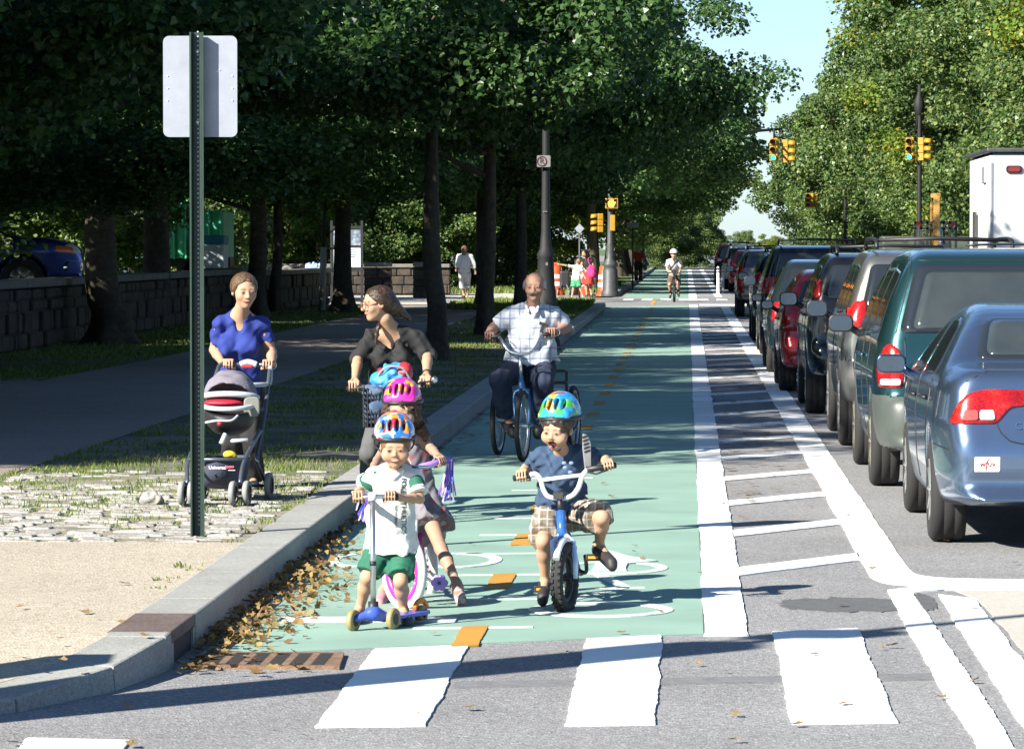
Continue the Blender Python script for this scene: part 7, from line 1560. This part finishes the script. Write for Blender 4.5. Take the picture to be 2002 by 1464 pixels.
# ---- girl in the patterned dress
T = thing('person', 'girl with pink helmet and brown curls astride the pink bike behind the scooter boy', 'person', G(835, 1180)); S = .70
bL, bR = B(722, 938, 19.98), B(860, 903, 20.36); axg = unit(hR - hL)
J = dict(pel=B(815, 985, 20.82), wai=B(808, 935, 20.8), che=B(800, 888, 20.78), nec=B(796, 852, 20.75), nek=B(792, 832, 20.70), shL=B(762, 860, 20.72), shR=B(826, 856, 20.78), elL=B(738, 900, 20.5), elR=B(842, 876, 20.72), wrL=B(724, 930, 20.1), wrR=B(859, 893, 20.46),
         hiL=B(800, 992, 20.8), hiR=B(832, 992, 20.8), knL=B(786, 1080, 20.5), knR=B(862, 1072, 20.5), anL=B(752, 1150, 20.35), anR=B(893, 1140, 20.32), toL=B(742, 1178, 20.2), toR=B(902, 1172, 20.12))
hc = B(786, 803, 20.66); P, Rm, H_ = head_prims(hc, .20, (-.12, -.97, -.18), mouth='closed', hairc=(.06, .03, .015), skin=SKT, kid=True)
P = body_prims(J, S, SKT, limb=.88) + P + grip_hand(J['wrL'], bL, -axg, .0165, .76, SKT) + grip_hand(J['wrR'], bR, axg, .0165, .76, SKT); blob('body', P, .0052, SKIN, T)
DRS = dots('grey_print_dress', (.16, .15, .16), [(.17, .16, .17), (.13, .12, .135), (.16, .15, .165), (.36, .33, .34), (.14, .13, .14), (.17, .16, .17), (.28, .08, .10)], 30)
hm = B(832, 1040, 20.72); blob('dress', [Cone(J['che'] + (0, 0, .01), J['wai'], .100, .098, k=.03, flat=((0, 1, 0), .75)), Cone(J['wai'], J['pel'], .098, .125, k=.03, flat=((0, 1, 0), .8)), Cone(J['pel'], hm, .125, .158, k=.03, flat=((0, 1, 0), .85), cut=True), Cone(J['che'] + (.035, 0, 0), J['shR'] + (-.012, 0, .02), .028, .02, k=.01), Cone(J['che'] + (-.035, 0, 0), J['shL'] + (.012, 0, .02), .028, .02, k=.01)], .007, DRS, T, folds(.010, .09, 4))
HRB = mat('brown_curls', (.06, .030, .016), .5, var=.5, vscale=28, bump=.6, bscale=60)
blob('hair', [Ell(H_(0, -.08, .10), np.array((.42, .49, .44)) * .20, Rm), Half(H_(0, .30, .04), Rm @ np.array((0, .9, -.3)), .01), Cone(H_(.33, -.05, -.05), B(824, 842, 20.74), .034, .028, k=.03), Cone(B(822, 826, 20.74), B(833, 856, 20.72), .026, .014, k=.02), Cone(H_(-.33, -.1, -.1), B(756, 840, 20.8), .03, .02, k=.03)], .006, HRB, T, folds(.014, .035, 7, 1.0))
b_ = J['anR']; shoe(T, J['anR'], J['toR'], .78, mat('floral_sandal', (.30, .17, .13), .6, c2=(.55, .5, .48), c2t=.52, c2w=.05, c2s=40), .006, 'sandal'); shoe(T, J['anL'], J['toL'], .78, mat('pink_shoe', (.5, .22, .24), .6), .006)
hr = (.098, .118, .110); ho, Hh = helmet(T, B(787, 779, 20.70), hr, (-.1, -.97, -.16), dots('helmet_pink', (.55, .02, .28), [(.52, .02, .27), (.55, .03, .30), (.50, .02, .26), (.58, .38, .03), (.54, .03, .29), (.52, .02, .27), (.56, .30, .05)], 30), vents=4, tilt=.10)

# ---- woman in black with the city bike
T = thing('person', 'woman in a black top and grey leggings with glasses looking sideways over her bicycle', 'person', G(765, 990)); S = .96
bL, bR = B(692, 758, 26.53), B(832, 749, 26.53)
J = dict(pel=B(770, 800, 27.3), wai=B(769, 745, 27.2), che=B(768, 690, 27.08), nec=B(764, 645, 27.02), nek=B(752, 622, 26.95), shL=B(728, 661, 27.0), shR=B(811, 661, 27.05), elL=B(700, 700, 27.0), elR=B(836, 694, 27.02), wrL=B(694, 742, 26.66), wrR=B(834, 733, 26.66),
         hiL=B(748, 808, 27.3), hiR=B(794, 808, 27.3), knL=B(721, 885, 27.05), knR=B(803, 890, 27.1), anL=B(718, 982, 27.3), anR=B(808, 985, 27.3), toL=B(712, 998, 27.1), toR=B(812, 1000, 27.1))
hc = B(737, 594, 26.93); P, Rm, H_ = head_prims(hc, .215, (-.93, -.34, -.10), mouth='closed', hairc=(.04, .022, .012), skin=SK)
P = body_prims(J, S, limb=.98) + P + grip_hand(J['wrL'], bL, (-1, 0, 0), .017, 1.0, SK) + grip_hand(J['wrR'], bR, (1, 0, 0), .017, 1.0, SK); blob('body', P, .0062, SKIN, T)
BK = cloth('black_knit', (.011, .011, .012), .3, 6); shirt(T, 'top', J, S, BK, .008, B(772, 806, 27.25), .185, off=.016, slv=1.2, fore=.10, neck=[((-.01, -.07, -.03), (.075, .075, .095))], fold=.013, seed=12, flat=.80, bust=[((-.06, -.09, -.02), .075), ((.06, -.09, -.02), .075)])
trousers(T, 'leggings', J, S, cloth('grey_leggings', (.085, .085, .085), .12, 12), .008, .15, to=1.95, loose=.008, end=1.0, fold=.003)
for s in 'LR': shoe(T, J['an' + s], J['to' + s], 1.0, BLK, .009)
HW = mat('dark_brown_hair', (.035, .019, .011), .42, var=.5, vscale=40, bump=.4, bscale=70)
blob('hair', [Ell(H_(0, -.10, .13), np.array((.415, .50, .445)) * .215, Rm), Half(H_(0, .17, .12), Rm @ np.array((0, .85, -.60)), .015), Ell(H_(0, -.42, -.08), np.array((.30, .24, .30)) * .215, Rm, k=.03), Cone(H_(-.05, -.52, -.12), B(799, 622, 27.05), .042, .018, k=.03), Cone(B(741, 636, 26.92), B(736, 655, 26.87), .015, .013, k=.02), Cone(B(736, 655, 26.87), B(735, 676, 26.86), .013, .006, k=.02)], .007, HW, T, folds(.004, .03, 13, 1.2))
b = MB()
for s in (-1, 1): b.torus(H_(s * .155, .47, -.01), Rm @ np.array((s * .25, 1, 0)), .026, .0028, 20, 6); b.bar(H_(s * .27, .43, .01), H_(s * .37, -.02, .03), .0028, 6)
b.bar(H_(-.05, .49, 0), H_(.05, .49, 0), .0026, 6); b.build('glasses', mat('glasses_frame', (.20, .045, .03), .4), T)
b = MB(); b.torus(J['wrR'] + (0, 0, .01), J['wrR'] - J['elR'], .027, .005, 20, 6); b.build('bracelet', BLK, T)

# ---- woman in blue
T = thing('person', 'woman in a royal blue V-neck T-shirt pushing the stroller', 'person', G(472, 950, KERB)); S = .93
bL, bR = B(446, 714, 26.845), B(524, 715, 26.83)
J = dict(pel=B(471, 775, 27.4), wai=B(470, 728, 27.35), che=B(468, 668, 27.3), nec=B(470, 615, 27.25), nek=B(474, 598, 27.2), shL=B(430, 635, 27.25), shR=B(510, 635, 27.3), elL=B(419, 684, 27.35), elR=B(531, 688, 27.35), wrL=B(434, 708, 27.0), wrR=B(532, 711, 26.98),
         hiL=B(453, 780, 27.4), hiR=B(490, 780, 27.4), knL=B(455, 860, 27.35), knR=B(492, 860, 27.35), anL=B(452, 937, 27.5), anR=B(494, 937, 27.5), toL=B(448, 950, 27.25), toR=B(498, 950, 27.25))
hc = B(478, 569, 27.18); P, Rm, H_ = head_prims(hc, .218, (.36, -.92, -.12), mouth='smile', hairc=(.08, .045, .02))
P = body_prims(J, S, limb=1.0) + P + grip_hand(J['wrL'], bL, (-1, 0, 0), .014, .98, SK) + grip_hand(J['wrR'], bR, (1, 0, 0), .014, .98, SK); blob('body', P, .0062, SKIN, T)
RB = cloth('royal_blue', (.014, .030, .20), .12, 7); shirt(T, 't_shirt', J, S, RB, .008, B(471, 768, 27.38), .150, off=.012, slv=.62, slw=1.25, neck=[((.0, -.05, .0), (.066, .075, .055)), ((.004, -.075, -.065), (.040, .065, .060))], fold=.010, seed=14, flat=.80, bust=[((-.068, -.085, -.035), .078), ((.068, -.085, -.035), .078)])
trousers(T, 'trousers', J, S, cloth('black_trousers', (.012, .012, .014), .2), .009, .15, to=1.95, loose=.02, end=1.4)
for s in 'LR': shoe(T, J['an' + s], J['to' + s], 1.0, BLK, .009)
HB = mat('brown_hair', (.085, .045, .020), .42, var=.6, vscale=55, bump=.6, bscale=90)
blob('hair', [Ell(H_(0, -.10, .13), np.array((.425, .505, .45)) * .218, Rm), Half(H_(0, .20, .14), Rm @ np.array((0, .85, -.55)), .015), Ell(H_(-.1, -.50, -.10), np.array((.22, .2, .24)) * .218, Rm, k=.03), Cone(H_(-.2, -.42, -.2), H_(-.25, -.36, -.52), .03, .014, k=.02)], .007, HB, T, folds(.003, .03, 15, 1.2))
b = MB(); b.torus(J['wrR'] + (0, 0, -.008), J['wrR'] - J['elR'], .027, .004, 20, 6); b.build('bracelet', STEEL, T)

# ---- moustached man on the tricycle
T = thing('person', 'balding man with a moustache in a pale plaid shirt and jeans riding the tricycle', 'person', G(1030, 880)); S = 1.12
bL, bR = B(956, 661, 33.98), B(1077, 652.5, 33.98)
J = dict(pel=B(1037, 716, 34.50), wai=B(1038, 680, 34.42), che=B(1040, 638, 34.36), nec=B(1042, 602, 34.30), nek=B(1043, 585, 34.24), shL=B(1003, 615, 34.34), shR=B(1081, 615, 34.34), elL=B(967, 640, 34.40), elR=B(1108, 640, 34.42), wrL=B(955, 652, 34.12), wrR=B(1087, 649, 34.12),
         hiL=B(1016, 722, 34.46), hiR=B(1060, 722, 34.46), knL=B(977, 742, 34.02), knR=B(1062, 746, 34.0), anL=B(992, 820, 34.2), anR=B(1066, 818, 34.32), toL=B(1003, 840, 33.98), toR=B(1052, 842, 34.1))
SKM = (.36, .20, .135); hc = B(1045, 560, 34.2); P, Rm, H_ = head_prims(hc, .228, (-.06, -.98, -.08), mouth='none', skin=SKM, beard=(.13, .11, .095), hairc=(.12, .10, .09), wide=1.05); P += [Ell(H_(s * .39, -.10, .10), np.array((.10, .30, .20)) * .228, Rm, op='p', col=(.40, .39, .38)) for s in (-1, 1)] + [Ell(H_(s * .36, -.12, .07), np.array((.045, .22, .15)) * .228, Rm, k=.02, col=(.40, .39, .38)) for s in (-1, 1)] + [Ell(H_(0, -.45, .05), np.array((.34, .12, .25)) * .228, Rm, k=.02, col=(.40, .39, .38))]
P = body_prims(J, S, SKM, tw=1.15, limb=1.08) + P + grip_hand(J['wrL'], bL, (-1, 0, .1), .019, 1.12, SKM) + grip_hand(J['wrR'], bR, (1, 0, .0), .019, 1.12, SKM); blob('body', P, .007, SKIN, T)
MP = plaid('pale_plaid', (.60, .61, .63), (.42, .46, .53), (.17, .22, .34), .085); so = shirt(T, 'plaid_shirt', J, S, MP, .010, B(1038, 703, 34.44), .235, off=.022, slv=.80, slw=1.5, neck=[((0, -.06, .02), (.05, .07, .06))], fold=.014, seed=17, flat=.80, tw=1.15, limb=1.05)
blob('undershirt', [Ell(J['nec'] + (0, -.065, -.045), (.045, .04, .07))], .008, cloth('white_undershirt', (.55, .57, .60), .05), T)
blob('collar', [Cone(J['nec'] + (s * .06, -.05, .03), J['nec'] + (s * .035, -.115, -.03), .020, .014) for s in (-1, 1)], .007, MP, so)
b = MB(); q = B(1063, 634, 34.12); b.box(q, (.08, .015, .028), np.array(Matrix.Rotation(.35, 3, 'Y'))); b.box(q + (-.012, 0, -.035), (.03, .015, .07), np.array(Matrix.Rotation(.3, 3, 'Y'))); b.build('pocket_clip', BLK, so, bevel=.004)
trousers(T, 'jeans', J, S, cloth('dark_denim', (.018, .026, .055), .25, 9), .010, .20, to=1.86, loose=.022, end=1.35, tw=1.1, fold=.008)
for s in 'LR':
    blob('sock', [Cone(J['kn' + s] + (J['an' + s] - J['kn' + s]) * .80, J['an' + s] + (0, 0, -.02), .052, .050)], .009, cloth('white_sock', (.5, .5, .5), .05), T); shoe(T, J['an' + s], J['to' + s], 1.25, BLK, .009)
pass
b = MB(); b.torus(J['wrR'] + (0, 0, .0), J['wrR'] - J['elR'], .032, .008, 20, 8, sq=1.6); b.build('wrist_watch', STEEL, T)

# ---- distant figures
def small_person(lab, J, S, hc, hs, fwd, skin, parts, h=.018, hands=True):
    T = thing('person', lab, 'person', (J['pel'][0], J['pel'][1], min(J['anL'][2], J['anR'][2]) - .07)); P, Rm, H_ = head_prims(hc, hs, fwd, eye=False, skin=skin)
    P = body_prims(J, S, skin) + P
    for s in 'LR':
        d = np.array(J['wr' + s]) - np.array(J['el' + s]); P += open_hand(J['wr' + s], d, (0, -1, 0), S * 1.05, skin, 1 if s == 'R' else -1)
    blob('body', P, h * .62, SKIN, T); return T, Rm, H_
v = 128.8; J = dict(pel=B(1318, 540, 129.3), wai=B(1318, 530, 129.15), che=B(1317, 517, 128.95), nec=B(1317, 507, 128.8), nek=B(1317, 503, 128.7), shL=B(1306, 511, 128.9), shR=B(1329, 511, 128.9), elL=B(1304, 525, 128.8), elR=B(1331, 525, 128.8), wrL=B(1310, 536, 128.45), wrR=B(1327, 536, 128.45), hiL=B(1313, 543, 129.3), hiR=B(1323, 543, 129.3), knL=B(1309, 556, 128.75), knR=B(1326, 553, 128.75), anL=B(1311, 575, 129.0), anR=B(1326, 572, 129.0), toL=B(1310, 580, 128.75), toR=B(1327, 577, 128.75))
T, Rm, H_ = small_person('distant cyclist in a white T-shirt and pale helmet riding toward the camera', J, 1.0, B(1317, 498, 128.6), .235, (0, -1, -.1), SK, None); shirt(T, 't_shirt', J, 1.0, cloth('white_tee', (.6, .6, .6), .05), .02, J['pel'], .16, off=.02, slv=.7, slw=1.5, fold=.01); trousers(T, 'shorts', J, 1.0, cloth('khaki_shorts', (.10, .07, .045), .1), .02, .16, to=.9, loose=.03)
for s in 'LR': shoe(T, J['an' + s], J['to' + s], 1.1, BLK, .02); blob('sock', [Cone(J['kn' + s] * .35 + J['an' + s] * .65, J['an' + s], .05, .045)], .02, BLK, T)
helmet(T, B(1317, 494, 128.62), (.125, .15, .13), (0, -1, -.1), mat('pale_helmet', (.5, .56, .62), .3), .014, vents=3); b = MB(); b.tube([B(1309, 528, 128.55), B(1318, 517, 128.55), B(1326, 508, 128.6)], .03, 6); b.build('bag_strap', BLK, T)
v = 124.0; gz = KERB; J = dict(pel=B(908, 533, v), wai=B(909, 520, v), che=B(909, 507, v), nec=B(909, 497, v), nek=B(909, 493, v), shL=B(897, 501, v), shR=B(921, 501, v), elL=B(894, 515, v), elR=B(926, 515, v), wrL=B(893, 525, v - .1), wrR=B(928, 528, v), hiL=B(903, 536, v), hiR=B(914, 536, v), knL=B(903, 556, v), knR=B(914, 555, v + .1), anL=B(907, 577, v + .1), anR=B(913, 581, v - .1), toL=B(904, 581, v + .3), toR=B(914, 585, v + .1))
T, Rm, H_ = small_person('woman in a pale top and cropped trousers walking away across the plaza', J, .98, B(908, 488, v), .235, (0.05, 1, -.05), SK, None); shirt(T, 'top', J, 1.0, cloth('cream_top', (.46, .46, .47), .06), .02, B(908, 532, v), .19, off=.03, slv=1.2, fore=.8, fold=.012); trousers(T, 'cropped_trousers', J, 1.0, cloth('cream_trousers', (.38, .38, .37), .06), .02, .18, to=1.35, loose=.03, end=1.4)
for s in 'LR': shoe(T, J['an' + s], J['to' + s], 1.1, BLK, .02)
blob('hair', [Ell(H_(0, -.05, .1), np.array((.43, .47, .46)) * .235, Rm), Cone(H_(0, -.25, -.1), H_(0, -.28, -.5), .09, .07, k=.03)], .02, mat('chestnut_hair', (.10, .055, .03), .6), T)
v = 127.6; J = dict(pel=B(1126, 549, v), wai=B(1127, 540, v), che=B(1128, 529, v), nec=B(1129, 520, v), nek=B(1130, 517, v), shL=B(1122, 522, v), shR=B(1137, 523, v), elL=B(1107, 519, v - .1), elR=B(1139, 534, v), wrL=B(1094, 517, v - .1), wrR=B(1143, 542, v - .1), hiL=B(1123, 551, v), hiR=B(1130, 551, v), knL=B(1121, 564, v), knR=B(1134, 563, v), anL=B(1119, 577, v), anR=B(1139, 577, v), toL=B(1118, 580, v - .2), toR=B(1140, 580, v - .2))
T, Rm, H_ = small_person('child in a white T-shirt and green shorts stretching one arm out sideways', J, .72, B(1131, 512, v), .21, (-.5, .8, 0), SK, None); shirt(T, 't_shirt', J, .72, cloth('child_white', (.6, .6, .6), .05), .018, B(1126, 548, v), .15, off=.03, slv=.7, slw=1.5, fold=.01); trousers(T, 'shorts', J, .72, cloth('mint_shorts', (.06, .30, .14), .1), .018, .13, to=.75, loose=.04, end=1.3)
for s in 'LR': shoe(T, J['an' + s], J['to' + s], .8, mat('pale_shoe', (.4, .38, .36), .6), .018)
blob('hair', [Ell(H_(0, -.06, .1), np.array((.41, .46, .44)) * .21, Rm), Half(H_(0, .2, 0), Rm @ np.array((0, .9, -.4)))], .018, mat('fair_hair', (.16, .10, .05), .6), T)
v = 129.0; J = dict(pel=B(1149, 541, v), wai=B(1149, 530, v), che=B(1148, 517, v), nec=B(1146, 506, v), nek=B(1145, 502, v), shL=B(1138, 510, v), shR=B(1157, 510, v), elL=B(1137, 522, v - .1), elR=B(1160, 522, v), wrL=B(1144, 528, v - .25), wrR=B(1150, 524, v - .25), hiL=B(1145, 544, v), hiR=B(1154, 544, v), knL=B(1146, 560, v), knR=B(1155, 560, v), anL=B(1147, 575, v), anR=B(1156, 575, v), toL=B(1146, 579, v - .2), toR=B(1157, 579, v - .2))
T, Rm, H_ = small_person('dark haired woman in a black top and red skirt bending over the child in white', J, .95, B(1143, 495, v - .1), .23, (-.5, -.7, -.4), SK, None); shirt(T, 'tank_top', J, .95, cloth('black_tank', (.012, .012, .012), .1), .02, J['pel'], .17, off=.02, slv=.2, fold=.01); blob('skirt', [Cone(J['pel'] + (0, 0, .12), B(1150, 556, v), .15, .21, cut=True)], .02, cloth('red_skirt', (.42, .03, .02), .15), T, folds(.02, .15, 3))
blob('hair', [Ell(H_(0, -.08, .1), np.array((.43, .48, .46)) * .23, Rm), Half(H_(0, .2, .05), Rm @ np.array((0, .9, -.4))), Cone(H_(-.2, -.2, -.1), H_(-.3, -.1, -.7), .07, .04, k=.03)], .02, mat('black_hair', (.015, .010, .008), .5), T)
for s in 'LR': shoe(T, J['an' + s], J['to' + s], 1.0, BLK, .02)
q = B(1156, 531, v - .35); T = thing('shoulder_bag', 'bright pink bag hanging beside the woman in the red skirt', 'bag', q); blob('pouch', [Ell(q, (.15, .10, .22)), Ell(q + (.06, 0, -.08), (.11, .08, .12), k=.04)], .02, cloth('pink_cloth', (.50, .03, .16), .15), T, folds(.02, .15, 5)); b = MB(); b.tube(smooth_path([q + (-.05, 0, .2), q + (-.1, .05, .4), q + (0, .2, .45)], 4), .018, 6); b.build('strap', cloth('pink_strap', (.4, .03, .14)), T)
v = 185; T = thing('person', 'tiny distant walker in a red top under the far trees', 'person', B(1248, 525, v) * np.array((1, 1, 0)) + (0, 0, .1)); c = np.array(T.location); P, Rm, H_ = head_prims(c + (0, 0, 1.5), .24, (0, -1, 0), eye=False)
JJ = dict(pel=c + (0, 0, .88), wai=c + (0, 0, 1.0), che=c + (0, 0, 1.2), nec=c + (0, 0, 1.36), nek=c + (0, 0, 1.42), shL=c + (-.18, 0, 1.32), shR=c + (.18, 0, 1.32), elL=c + (-.23, 0, 1.05), elR=c + (.23, 0, 1.05), wrL=c + (-.22, -.08, .82), wrR=c + (.22, -.08, .82), hiL=c + (-.09, 0, .84), hiR=c + (.09, 0, .84), knL=c + (-.1, -.05, .46), knR=c + (.1, .05, .46), anL=c + (-.1, 0, .08), anR=c + (.1, .05, .08), toL=c + (-.1, -.15, .03), toR=c + (.1, -.1, .03))
blob('body', body_prims(JJ, 1.0) + P, .02, SKIN, T); shirt(T, 'red_top', JJ, 1.0, cloth('red_cloth', (.4, .03, .03)), .025, JJ['pel'], .17, off=.03, fold=0); trousers(T, 'trousers', JJ, 1.0, cloth('dark_cloth', (.02, .02, .03)), .025, .17, to=1.95, loose=.03, fold=0)
